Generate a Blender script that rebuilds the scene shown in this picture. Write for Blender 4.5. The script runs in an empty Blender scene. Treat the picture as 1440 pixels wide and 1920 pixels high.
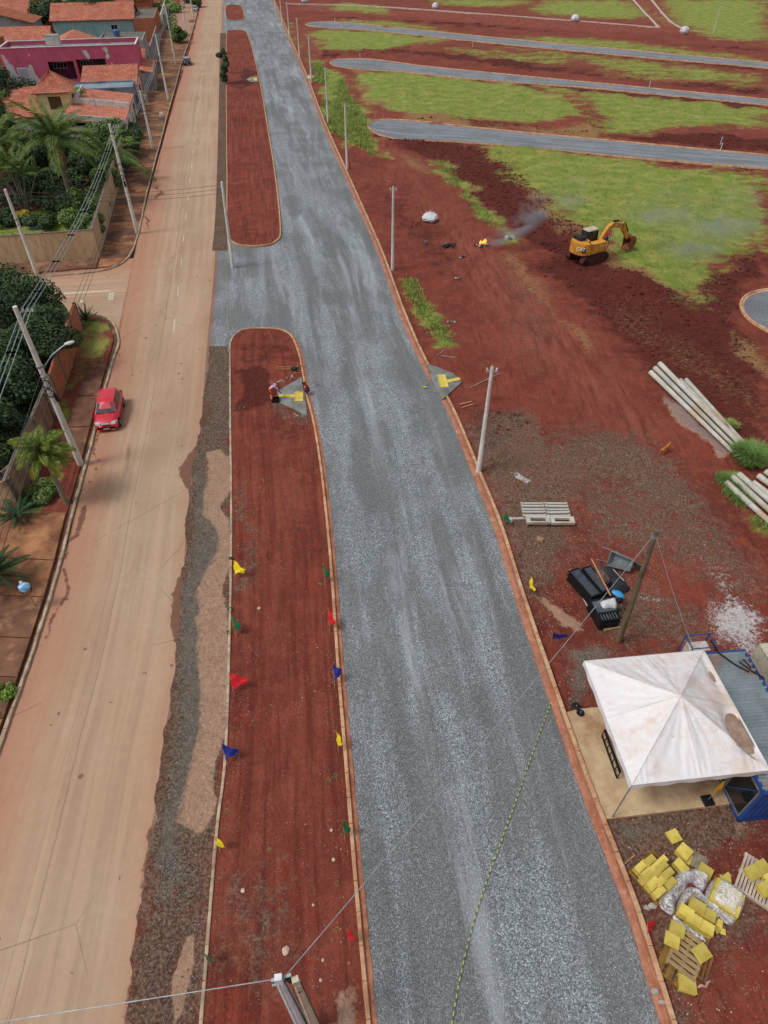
import bpy, math, random
import numpy as np
from mathutils import Vector, Matrix, Euler
R = math.radians
random.seed(7); rng = np.random.default_rng(7)
sc = bpy.context.scene
col = sc.collection

# ------------------------------------------------------------------ camera, sky, sun, exposure
CAM_H, FPX, PITCH = 26.0, 1203.0, R(43.5)
cam_d = bpy.data.cameras.new('camera'); cam = bpy.data.objects.new('camera', cam_d); col.objects.link(cam)
cam.location = (0, 0, CAM_H); cam.rotation_euler = (R(90) - PITCH, 0, 0)
cam_d.sensor_fit = 'VERTICAL'; cam_d.angle = 2 * math.atan(960 / FPX); cam_d.clip_start = .1; cam_d.clip_end = 9000
sc.camera = cam
world = bpy.data.worlds.new('World'); sc.world = world; world.use_nodes = True
wn = world.node_tree; bg = wn.nodes['Background']
SUN_EL, SUN_AZ = R(58), R(250)          # azimuth clockwise from +Y
sky = wn.nodes.new('ShaderNodeTexSky'); sky.sky_type = 'NISHITA'; sky.sun_disc = False
sky.sun_elevation = SUN_EL; sky.sun_rotation = SUN_AZ; sky.dust_density = 3.0; sky.ozone_density = 1.0; sky.air_density = 1.2
hs = wn.nodes.new('ShaderNodeHueSaturation'); hs.inputs['Saturation'].default_value = .30   # cloud-veiled sky
wn.links.new(sky.outputs[0], hs.inputs['Color']); wn.links.new(hs.outputs[0], bg.inputs[0]); bg.inputs[1].default_value = .12
sun_d = bpy.data.lights.new('sun', 'SUN'); sun_d.energy = 1.4; sun_d.angle = R(14); sun_d.color = (1, .975, .94)
sun = bpy.data.objects.new('sun', sun_d); col.objects.link(sun)
sd = Vector((math.cos(SUN_EL) * math.sin(SUN_AZ), math.cos(SUN_EL) * math.cos(SUN_AZ), math.sin(SUN_EL)))
sun.rotation_euler = sd.to_track_quat('Z', 'Y').to_euler()
sc.view_settings.view_transform = 'Standard'; sc.view_settings.look = 'None'; sc.view_settings.exposure = 0.0; sc.view_settings.gamma = 1
sc.cycles.max_bounces = 6; sc.cycles.diffuse_bounces = 3; sc.cycles.transparent_max_bounces = 12
sc.cycles.caustics_reflective = False; sc.cycles.caustics_refractive = False

# ------------------------------------------------------------------ helpers
SP, CP = math.sin(PITCH), math.cos(PITCH)
def G(px, py, z=0.0):
    """survey point: the place at height z seen at a point of the 1440x1920 photograph"""
    u = 960 - py; down = FPX * SP - u * CP; fwd = FPX * CP + u * SP; t = (CAM_H - z) / down
    return Vector(((px - 720) * t, fwd * t, z))
def Gn(p, z=0.0):
    p = np.asarray(p, float); u = 960 - p[..., 1]; down = FPX * SP - u * CP; fwd = FPX * CP + u * SP; t = (CAM_H - z) / down
    return np.stack([(p[..., 0] - 720) * t, fwd * t], -1)
def ztop(base, toppy):
    """height above the ground of a point over `base` (world) seen at row toppy"""
    u = 960 - toppy; down = FPX * SP - u * CP; fwd = FPX * CP + u * SP
    return CAM_H - base[1] * down / fwd
def crom(pts, step=4.0, closed=False):
    """Catmull-Rom curve through 2D points, resampled evenly"""
    P = np.asarray(pts, float); n = len(P); out = []
    for i in range(n if closed else n - 1):
        if closed: p0, p1, p2, p3 = P[(i-1) % n], P[i], P[(i+1) % n], P[(i+2) % n]
        else: p0, p1, p2, p3 = P[max(i-1, 0)], P[i], P[i+1], P[min(i+2, n-1)]
        k = max(2, int(np.linalg.norm(p2-p1) / 2)); t = np.linspace(0, 1, k, endpoint=False)[:, None]
        out.append(.5 * ((2*p1) + (-p0+p2)*t + (2*p0-5*p1+4*p2-p3)*t**2 + (-p0+3*p1-3*p2+p3)*t**3))
    C = np.vstack(out + [P[:1] if closed else P[-1:]])
    d = np.r_[0, np.cumsum(np.linalg.norm(np.diff(C, axis=0), axis=1))]
    m = max(2, int(d[-1] / step) + 1); s = np.linspace(0, d[-1], m)
    return np.stack([np.interp(s, d, C[:, 0]), np.interp(s, d, C[:, 1])], 1)
def resn(P, n):
    d = np.r_[0, np.cumsum(np.linalg.norm(np.diff(P, axis=0), axis=1))]; s = np.linspace(0, d[-1], n)
    return np.stack([np.interp(s, d, P[:, 0]), np.interp(s, d, P[:, 1])], 1)

def hash2(ix, iy, seed):
    h = (ix * 374761393 + iy * 668265263 + seed * 974634777) & 0xFFFFFFFF
    h = ((h ^ (h >> 13)) * 1274126177) & 0xFFFFFFFF
    return ((h ^ (h >> 16)) & 0xFFFF) / 65535.0
def vnoise(x, y, seed=0):
    ix = np.floor(x).astype(np.int64); iy = np.floor(y).astype(np.int64); fx = x - ix; fy = y - iy
    fx = fx*fx*(3-2*fx); fy = fy*fy*(3-2*fy)
    a = hash2(ix, iy, seed); b = hash2(ix+1, iy, seed); c = hash2(ix, iy+1, seed); d = hash2(ix+1, iy+1, seed)
    return (a*(1-fx)+b*fx)*(1-fy) + (c*(1-fx)+d*fx)*fy
def fbm(x, y, seed=0, oct=4):
    s = 0; a = .5; 
    for i in range(oct): s = s + a * vnoise(x, y, seed+i*17); x = x*2.03; y = y*2.03; a *= .5
    return s / (1 - .5**oct)
def sdist(P, poly):
    """signed distance (inside positive) of points P to polygon"""
    x, y = P[:, 0], P[:, 1]; d = np.full(len(P), 1e18); ins = np.zeros(len(P), bool)
    n = len(poly)
    for i in range(n):
        a = poly[i]; b = poly[(i+1) % n]; e = b - a; L = e @ e + 1e-12
        wx = x - a[0]; wy = y - a[1]; t = np.clip((wx*e[0]+wy*e[1])/L, 0, 1)
        dd = (wx-e[0]*t)**2 + (wy-e[1]*t)**2; d = np.minimum(d, dd)
        c = ((a[1] > y) != (b[1] > y))
        if abs(b[1]-a[1]) > 1e-12: ins ^= c & (x < (b[0]-a[0])*(y-a[1])/(b[1]-a[1]) + a[0])
    d = np.sqrt(d); return np.where(ins, d, -d)
def ldist(P, line):
    x, y = P[:, 0], P[:, 1]; d = np.full(len(P), 1e18)
    for i in range(len(line)-1):
        a = line[i]; b = line[i+1]; e = b-a; L = e @ e + 1e-12
        wx = x - a[0]; wy = y - a[1]; t = np.clip((wx*e[0]+wy*e[1])/L, 0, 1)
        d = np.minimum(d, (wx-e[0]*t)**2 + (wy-e[1]*t)**2)
    return np.sqrt(d)

# --- nodes / materials
def lin(c):
    if isinstance(c, str): c = [int(c[i:i+2], 16) for i in (0, 2, 4)]
    return tuple(((v/255)/12.92 if v/255 <= .04045 else ((v/255+.055)/1.055)**2.4) for v in c[:3]) + (1,)
class NT:
    def __init__(s, name):
        s.m = bpy.data.materials.new(name); s.m.use_nodes = True; s.t = s.m.node_tree; s.b = s.t.nodes['Principled BSDF']
        s.tc = s.t.nodes.new('ShaderNodeTexCoord'); s.co = s.tc.outputs['Object']
    def n(s, k, **kw):
        nd = s.t.nodes.new('ShaderNode' + k)
        for a, v in kw.items(): setattr(nd, a, v)
        return nd
    def put(s, sock, v):
        if isinstance(v, (int, float)): sock.default_value = v
        elif isinstance(v, tuple): sock.default_value = v
        else: s.t.links.new(v, sock)
    def noise(s, scale, detail=3, rough=.55, co=None, dist=0):
        nd = s.n('TexNoise'); s.put(nd.inputs['Vector'], co or s.co); nd.inputs['Scale'].default_value = scale
        nd.inputs['Detail'].default_value = detail; nd.inputs['Roughness'].default_value = rough; nd.inputs['Distortion'].default_value = dist
        return nd.outputs['Fac']
    def vor(s, scale, out='Distance', co=None, rnd=1.0):
        nd = s.n('TexVoronoi'); s.put(nd.inputs['Vector'], co or s.co); nd.inputs['Scale'].default_value = scale; nd.inputs['Randomness'].default_value = rnd
        return nd.outputs[out]
    def map(s, scale, rot=0, co=None):
        nd = s.n('Mapping'); s.put(nd.inputs['Vector'], co or s.co); nd.inputs['Scale'].default_value = scale; nd.inputs['Rotation'].default_value = (0, 0, rot)
        return nd.outputs[0]
    def math(s, op, a, b=0.0, clamp=False):
        nd = s.n('Math', operation=op, use_clamp=clamp); s.put(nd.inputs[0], a); s.put(nd.inputs[1], b); return nd.outputs[0]
    def ss(s, v, lo, hi):
        nd = s.n('MapRange', interpolation_type='SMOOTHSTEP'); s.put(nd.inputs['Value'], v); nd.inputs['From Min'].default_value = lo; nd.inputs['From Max'].default_value = hi
        return nd.outputs[0]
    def mix(s, f, a, b, mode='MIX'):
        nd = s.n('Mix', data_type='RGBA', blend_type=mode); s.put(nd.inputs[0], f); s.put(nd.inputs[6], a); s.put(nd.inputs[7], b); return nd.outputs[2]
    def attr(s, name): return s.n('Attribute', attribute_name=name).outputs['Fac']
    def vary(s, col_, f, lo, hi):
        """multiply a colour by a value running lo..hi with f"""
        nd = s.n('MapRange'); s.put(nd.inputs['Value'], f); nd.inputs['From Min'].default_value = .25; nd.inputs['From Max'].default_value = .75
        nd.inputs['To Min'].default_value = lo; nd.inputs['To Max'].default_value = hi
        vm = s.n('VectorMath', operation='SCALE'); s.put(vm.inputs[0], col_); s.put(vm.inputs['Scale'], nd.outputs[0]); return vm.outputs[0]
    def done(s, colour, rough=.85, bump=None, bs=.5, bd=.02, spec=.3, metal=0.0):
        s.put(s.b.inputs['Base Color'], colour); s.put(s.b.inputs['Roughness'], rough); s.b.inputs['Metallic'].default_value = metal
        s.b.inputs['Specular IOR Level'].default_value = spec
        if bump is not None:
            bn = s.n('Bump'); s.put(bn.inputs['Height'], bump); bn.inputs['Strength'].default_value = bs; bn.inputs['Distance'].default_value = bd
            s.t.links.new(bn.outputs[0], s.b.inputs['Normal'])
        return s.m
MATS = {}
def mat(name, c1, c2=None, scale=3, rough=.8, bump=.3, bd=.01, metal=0.0, spec=.3, stretch=None, fine=None, rnd=.12, dirt=None):
    """weathered procedural material: two tones in noise, fine grain, per-object tone, optional dirt tone"""
    if name in MATS: return MATS[name]
    s = NT(name); co = s.map(stretch) if stretch else s.co
    c1 = lin(c1); c2 = lin(c2) if c2 else tuple(v*.72 for v in c1[:3]) + (1,)
    n1 = s.noise(scale, 5, .6, co); c = s.mix(s.ss(n1, .3, .7), c1, c2)
    if dirt: c = s.mix(s.math('MULTIPLY', s.ss(s.noise(scale*.45+.2, 4, .7), .48, .68), .75), c, lin(dirt))
    n2 = s.noise(fine or scale*9, 3, .6, co); c = s.vary(c, n2, .88, 1.1)
    oi = s.n('ObjectInfo').outputs['Random']; mr = s.n('MapRange'); s.put(mr.inputs[0], oi); mr.inputs['To Min'].default_value = 1-rnd; mr.inputs['To Max'].default_value = 1+rnd*.6
    vm = s.n('VectorMath', operation='SCALE'); s.put(vm.inputs[0], c); s.put(vm.inputs['Scale'], mr.outputs[0])
    MATS[name] = s.done(vm.outputs[0], rough, s.math('ADD', n1, s.math('MULTIPLY', n2, .5)), bump, bd, spec, metal); return MATS[name]

# --- mesh builder
class MB:
    def __init__(s): s.v = []; s.f = []
    def add(s, vs, fs):
        o = len(s.v); s.v += [tuple(v) for v in vs]; s.f += [tuple(i+o for i in f) for f in fs]; return s
    def box(s, c, d, rz=0, rx=0, ry=0, taper=1.0):
        m = Euler((rx, ry, rz)).to_matrix(); vs = []
        for k in (-1, 1):
            t = taper if k > 0 else 1
            for i, j in ((-1,-1), (1,-1), (1,1), (-1,1)):
                vs.append(Vector(c) + m @ Vector((i*d[0]/2*t, j*d[1]/2*t, k*d[2]/2)))
        return s.add(vs, [(0,3,2,1), (4,5,6,7), (0,1,5,4), (1,2,6,5), (2,3,7,6), (3,0,4,7)])
    def bar(s, a, b, w, h=None, up=(0,0,1)):
        a = Vector(a); b = Vector(b); h = h or w; d = (b-a).normalized(); x = d.cross(Vector(up))
        if x.length < 1e-4: x = d.cross(Vector((1,0,0)))
        x.normalize(); y = x.cross(d); vs = []
        for p in (a, b):
            for i, j in ((-1,-1), (1,-1), (1,1), (-1,1)): vs.append(p + x*i*w/2 + y*j*h/2)
        return s.add(vs, [(0,3,2,1), (4,5,6,7), (0,1,5,4), (1,2,6,5), (2,3,7,6), (3,0,4,7)])
    def tube(s, pts, rad, n=8, cap=True):
        pts = [Vector(p) for p in pts]; m = len(pts)
        rad = list(rad) if hasattr(rad, '__len__') else [rad]*m; vs = []; fs = []; x = None
        for i, p in enumerate(pts):
            d = (pts[min(i+1, m-1)] - pts[max(i-1, 0)]).normalized()
            if x is None:
                x = d.cross(Vector((0,0,1)))
                if x.length < 1e-3: x = Vector((1,0,0))
            x = (x - d*x.dot(d)).normalized(); y = d.cross(x)
            for k in range(n): a = 2*math.pi*k/n; vs.append(p + (x*math.cos(a) + y*math.sin(a))*rad[i])
        for i in range(m-1):
            for k in range(n): k2 = (k+1) % n; fs.append((i*n+k, i*n+k2, (i+1)*n+k2, (i+1)*n+k))
        if cap: fs.append(tuple(range(n-1, -1, -1))); fs.append(tuple((m-1)*n+k for k in range(n)))
        return s.add(vs, fs)
    def prism(s, poly, z0, z1, top=None):
        n = len(poly); top = top or poly
        vs = [(p[0], p[1], z0) for p in poly] + [(p[0], p[1], z1) for p in top]
        a = sum(poly[i][0]*poly[(i+1) % n][1] - poly[(i+1) % n][0]*poly[i][1] for i in range(n))
        fs = [tuple(range(n-1, -1, -1)), tuple(range(n, 2*n))] + [(i, (i+1) % n, n+(i+1) % n, n+i) for i in range(n)]
        if a < 0: fs = [f[::-1] for f in fs]
        return s.add(vs, fs)
    def ell(s, c, r, nu=10, nv=7, jit=0, m=None):
        vs = []; fs = []; c = Vector(c)
        for j in range(nv+1):
            th = math.pi*j/nv
            for i in range(nu):
                ph = 2*math.pi*i/nu; q = 1 + (random.uniform(-jit, jit) if 0 < j < nv else 0)
                v = Vector((math.sin(th)*math.cos(ph)*r[0]*q, math.sin(th)*math.sin(ph)*r[1]*q, math.cos(th)*r[2]*q))
                vs.append(c + (m @ v if m else v))
        for j in range(nv):
            for i in range(nu): i2 = (i+1) % nu; fs.append((j*nu+i, (j+1)*nu+i, (j+1)*nu+i2, j*nu+i2))
        return s.add(vs, fs)
    def build(s, name, m, parent=None, smooth=False, kind=None):
        me = bpy.data.meshes.new(name); me.from_pydata(s.v, [], s.f); me.materials.append(m)
        if smooth: me.polygons.foreach_set('use_smooth', [True]*len(me.polygons))
        me.update(); o = bpy.data.objects.new(name, me); col.objects.link(o)
        if parent: o.parent = parent
        if kind: o['kind'] = kind
        return o
def npmesh(name, v, f, m, attrs=None, smooth=True, parent=None, kind=None):
    """quads / tris from numpy arrays"""
    me = bpy.data.meshes.new(name); v = np.asarray(v, np.float32); f = np.asarray(f, np.int32); k = f.shape[1]
    me.vertices.add(len(v)); me.vertices.foreach_set('co', v.ravel()); me.loops.add(f.size); me.loops.foreach_set('vertex_index', f.ravel())
    me.polygons.add(len(f)); me.polygons.foreach_set('loop_start', np.arange(0, f.size, k, dtype=np.int32)); me.polygons.foreach_set('loop_total', np.full(len(f), k, np.int32))
    me.update(calc_edges=True); me.polygons.foreach_set('use_smooth', np.full(len(f), smooth)); me.materials.append(m)
    for a, val in (attrs or {}).items():
        at = me.attributes.new(a, 'FLOAT', 'POINT'); at.data.foreach_set('value', np.asarray(val, np.float32))
    o = bpy.data.objects.new(name, me); col.objects.link(o)
    if parent: o.parent = parent
    if kind: o['kind'] = kind
    return o
def tag(o, label, cat, group=None, kind=None):
    o['label'] = label; o['category'] = cat
    if group: o['group'] = group
    if kind: o['kind'] = kind
    return o
def E(name, loc, rz=0, label=None, cat=None, group=None):
    o = bpy.data.objects.new(name, None); col.objects.link(o); o.location = loc; o.rotation_euler = (0, 0, rz); o.empty_display_size = .3
    if label: tag(o, label, cat, group)
    return o
def dup(o, loc=None, rz=None, label=None, scale=None, parent=None, group=None):
    def rec(s, par):
        c = s.copy(); col.objects.link(c); c.parent = par
        for ch in s.children: rec(ch, c)
        return c
    c = rec(o, parent)
    if loc is not None: c.location = loc
    if rz is not None: c.rotation_euler = (0, 0, rz)
    if scale is not None: c.scale = (scale,)*3 if not hasattr(scale, '__len__') else scale
    if label: c['label'] = label
    if group: c['group'] = group
    return c

# ------------------------------------------------------------------ ground masks (surveyed outlines)
def L(kind, pts, feather, strength=1.0, line=None):
    return (kind, Gn(pts), feather, strength, line)
LAY = [
 # lawns of the plots
 L('grass', [(905,280),(1000,283),(1100,292),(1240,308),(1440,325),(1440,470),(1385,480),(1320,505),(1335,520),(1290,562),(1240,535),(1180,505),(1150,480),(1080,435),(1040,400),(990,355),(950,315)], 2.2, .92),
 L('grass', [(590,60),(640,56),(740,62),(775,70),(830,66),(840,76),(760,84),(735,92),(650,96),(600,92)], 3.0),
 L('grass', [(655,138),(760,134),(900,150),(1000,165),(1070,188),(1095,212),(1030,230),(960,228),(860,222),(780,212),(720,205),(690,175)], 2.2),
 L('grass', [(1000,160),(1100,172),(1280,190),(1440,205),(1440,240),(1300,236),(1180,248),(1120,252),(1130,225),(1105,190)], 2.6, .95),
 L('grass', [(620,5),(700,8),(730,20),(720,30),(660,20),(615,18)], 4, .9),
 L('grass', [(620,34),(760,40),(860,60),(900,66),(840,66),(740,52),(640,44)], 3, .72),
 L('grass', [(800,0),(1000,0),(980,10),(900,14),(820,8)], 5, .9),
 L('grass', [(1020,0),(1180,0),(1225,30),(1200,38),(1080,34),(990,22)], 5, .85),
 L('grass', [(1240,0),(1440,0),(1440,80),(1330,70),(1270,45)], 5, .95),
 L('grass', [(910,76),(1100,90),(1300,108),(1440,120),(1440,108),(1300,92),(1130,72),(1000,66)], 3, .66),
 L('grass', [(900,84),(1060,95),(1280,118),(1440,140),(1440,165),(1280,155),(1150,150),(1100,122),(960,95)], 3, .60),
 L('grass', [(820,85),(920,92),(1090,110),(1060,128),(930,110),(850,105)], 3, .60),
 # green verge under the pole row
 L('grass', [(585,110),(604,118),(640,150),(662,190),(690,240),(712,290),(706,300),(670,275),(640,262),(618,240),(606,190),(592,150)], 1.2, 1.0),
 L('grass', [(-60,395),(120,395),(190,440),(190,480),(-60,500)], .6, 1.0), L('dark', [(-400,60),(250,60),(262,290),(185,480),(-400,520)], 3, .7), L('dark', [(-600,600),(150,590),(110,750),(40,960),(-600,990)], 1, .9),
 L('grass', [(520,12),(545,40),(575,100),(590,110),(582,120),(560,90),(536,50)], 1.5, .75),
 L('grass', [(815,296),(850,312),(880,350),(925,400),(985,470),(960,468),(905,412),(860,365),(826,325)], 1.1, .85),
 L('grass', [(757,520),(785,530),(800,565),(835,625),(845,650),(820,655),(800,622),(780,575)], .7, 1.0),
 L('grass', [(1335,890),(1370,900),(1410,935),(1440,960),(1440,1000),(1400,985),(1365,945)], .9, .62), L('tan', [(330,0),(376,0),(358,90),(338,135),(318,150),(300,60)], 3, .8),
 L('grass', [(1300,480),(1340,500),(1330,530),(1290,560),(1270,530)], 1.0, 1.0),
 L('straw', [(650,120),(720,150),(790,210),(900,235),(1050,245),(1120,235),(1140,262),(1000,250),(860,240),(760,225),(690,190)], 2.0, .95),
 L('straw', [(980,340),(1080,430),(1180,500),(1290,565),(1240,560),(1120,490),(1000,390),(960,350)], 1.6, .8),
 L('straw', [(1060,600),(1085,620),(1090,660),(1070,640)], 1.2, .9), L('straw', [(1380,620),(1440,660),(1440,700),(1400,670)], 1.0, 1.0),
 L('straw', [(960,470),(1040,560),(1060,600),(1010,560),(950,490)], 1.6, .8),
 L('straw', [(700,280),(800,300),(850,330),(760,320)], 2.0, .6),
 L('straw', [(1180,560),(1440,740),(1440,800),(1250,680),(1150,600)], 3.5, .5),
 # freshly turned, darker, damp earth
 L('dark', [(700,245),(860,272),(920,285),(1000,350),(1060,415),(1130,480),(1100,500),(1020,470),(950,420),(880,350),(830,300),(740,278)], 2.2),
 L('dark', [(1050,470),(1130,490),(1200,520),(1290,565),(1360,600),(1440,740),(1440,860),(1330,790),(1220,700),(1150,630),(1080,560),(1010,500)], 2.5, .95),
 L('dark', [(1290,560),(1340,510),(1390,480),(1440,470),(1440,530),(1400,560),(1395,600),(1440,660),(1440,740),(1350,680)], 1.8, .8),
 L('dark', [(640,98),(760,100),(1000,132),(1440,178),(1440,165),(1200,150),(960,112),(860,98),(700,92)], 3.0, .9),
 L('dark', [(600,96),(640,104),(625,112),(600,106)], 1.5, .9),
 L('dark', [(720,215),(900,238),(1100,255),(1440,288),(1440,262),(1300,250),(1140,255),(960,236)], 2.0, .95),
 L('dark', [(560,30),(900,50),(1440,100),(1440,92),(1200,80),(900,44),(700,34)], 3.5, .9),
 L('dark', [(700,128),(900,150),(1200,182),(1440,205),(1440,196),(1100,166),(800,137)], 1.4, .9),
 L('dark', [(760,266),(900,276),(1100,292),(1440,322),(1440,317),(1200,298),(900,270)], .9, .9),
 L('dark', [(640,60),(760,62),(900,82),(1440,135),(1440,128),(1100,98),(760,66)], 2, .8),
 L('dark', [(640,620),(960,760),(1000,780)], .1, .0),
 L('dark', [(700,490),(760,520),(840,660),(900,690),(1000,780),(900,790),(840,690),(780,600),(720,500)], 1.6, .45),
 L('dark', [(660,330),(720,340),(860,440),(900,520),(840,560),(760,480),(700,420)], 3.0, .5),
 L('dark', [(850,760),(960,770),(1000,800),(960,860),(930,900),(900,890),(880,800)], 1.0, .6),
 # packed, lighter haul tracks
 L('track', [(700,275),(760,290),(860,400),(960,480),(1060,570),(1180,700),(1290,820),(1200,850),(1080,790),(960,650),(860,540),(800,440),(740,330)], 3.0, .8),
 L('track', [(560,50),(580,100),(600,130),(640,170),(700,260),(720,285),(740,275),(700,210),(650,150),(610,105),(590,60)], 2.0, 1.0),
 L('track', [(1190,0),(1235,60),(1290,62),(1225,0)], 1.5, 1.0), L('track', [(550,10),(900,24),(1230,50),(1280,66),(1100,60),(800,34),(560,18)], 2.5, .9),
 # greyish stony yard
 L('gray', [(870,800),(905,775),(985,780),(1030,830),(1100,800),(1180,800),(1250,850),(1300,900),(1330,960),(1250,980),(1150,900),(1080,960),(1000,1060),(980,1120),(940,1000),(900,900)], 1.6, .80),
 L('gray', [(905,905),(1000,900),(1060,960),(1060,1030),(1020,1100),(975,1100),(940,1000)], 1.0, 1.0),
 L('gray', [(1135,1560),(1200,1500),(1440,1500),(1440,1570),(1300,1600),(1260,1700),(1180,1700),(1120,1560)], .6, 1.0),
 L('gray', [(1180,1700),(1440,1680),(1440,1760),(1340,1790),(1300,1860),(1320,1960),(1270,1960),(1200,1760)], .7, .75),
 L('gray', [(1140,1060),(1250,1090),(1320,1150),(1310,1210),(1100,1230),(1110,1180)], 1.3, .68), L('gray', [(1070,900),(1200,880),(1340,960),(1440,1060),(1440,1120),(1250,1050),(1090,1030)], 1.6, .66), L('gray', [(930,480),(1000,520),(1050,640),(1000,700),(940,600)], 2.5, .42),
 L('gray', [(1250,1040),(1350,1000),(1440,1100),(1440,1160),(1330,1130)], 1.4, .5),
 L('gravel', [(1040,1215),(1085,1195),(1130,1210),(1140,1245),(1095,1260),(1080,1330),(1062,1335),(1045,1280)], .55, .72),
 L('gravel', [(1150,1530),(1240,1520),(1250,1580),(1200,1610),(1150,1600)], .7, .55),
 L('white', [(1340,1065),(1352,1072),(1362,1110),(1400,1140),(1440,1165),(1440,1245),(1400,1230),(1360,1205),(1322,1190),(1315,1145),(1350,1120),(1342,1090)], .9, .66),
 L('white', [(970,888),(985,895),(1000,908),(990,912),(975,902)], .25, .8), L('white', [(1215,1105),(1250,1112),(1240,1120),(1218,1115)], .3, .6),
 L('white', [(820,655),(850,662),(850,680),(820,672)], .8, .3),
 L('tan', [(1000,1105),(1020,1110),(1070,1150),(1075,1170),(1040,1160),(1010,1130)], .6, .9), L('tan', [(940,1180),(985,1150),(1000,1200)], .5, .5),
 L('tan', [(1360,1540),(1440,1540),(1440,1600),(1370,1600)], .6, .5),
 L('tan', [(1236,735),(1290,770),(1350,825),(1380,852),(1340,858),(1275,800),(1240,755)], .5, .7), L('wet', [(1232,725),(1290,765),(1350,820),(1370,850),(1330,850),(1270,790),(1236,745)], .6, .62),
 L('white', [(835,240),(880,232),(885,240),(850,246)], .6, .0),
]
def road_poly():
    return Gn([(-400,1990),(-300,1400),(0,560),(100,400),(378,0),(516,0),(580,150),(650,320),(760,590),(850,770),(940,990),(1050,1320),(1190,1700),(1290,1990)])
def paint(P, names=('grass','dark','track','gray','gravel','white','tan','wet','straw'), layers=None):
    D = np.hypot(P[:, 0], P[:, 1]) ; w = .03 * D + .3
    Q = P + np.stack([fbm(P[:,0]/3.1, P[:,1]/3.1, 3, 3)-.5, fbm(P[:,0]/3.1, P[:,1]/3.1, 9, 3)-.5], 1) * np.minimum(w, 5)[:, None] * 1.6
    A = {k: np.zeros(len(P)) for k in names}
    for k, poly, fe, st, _ in (LAY if layers is None else layers):
        if st <= 0 or k not in A: continue
        lo = poly.min(0)-fe*2-3; hi = poly.max(0)+fe*2+3; sel = np.where((Q[:,0] > lo[0]) & (Q[:,0] < hi[0]) & (Q[:,1] > lo[1]) & (Q[:,1] < hi[1]))[0]
        if not len(sel): continue
        d = sdist(Q[sel], poly); fe = fe*(1.9 if k == 'grass' and layers is None else 1); val = np.clip(.5 + d/(2*fe), 0, 1)*st
        A[k][sel] = np.maximum(A[k][sel], val)
    return A
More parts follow.
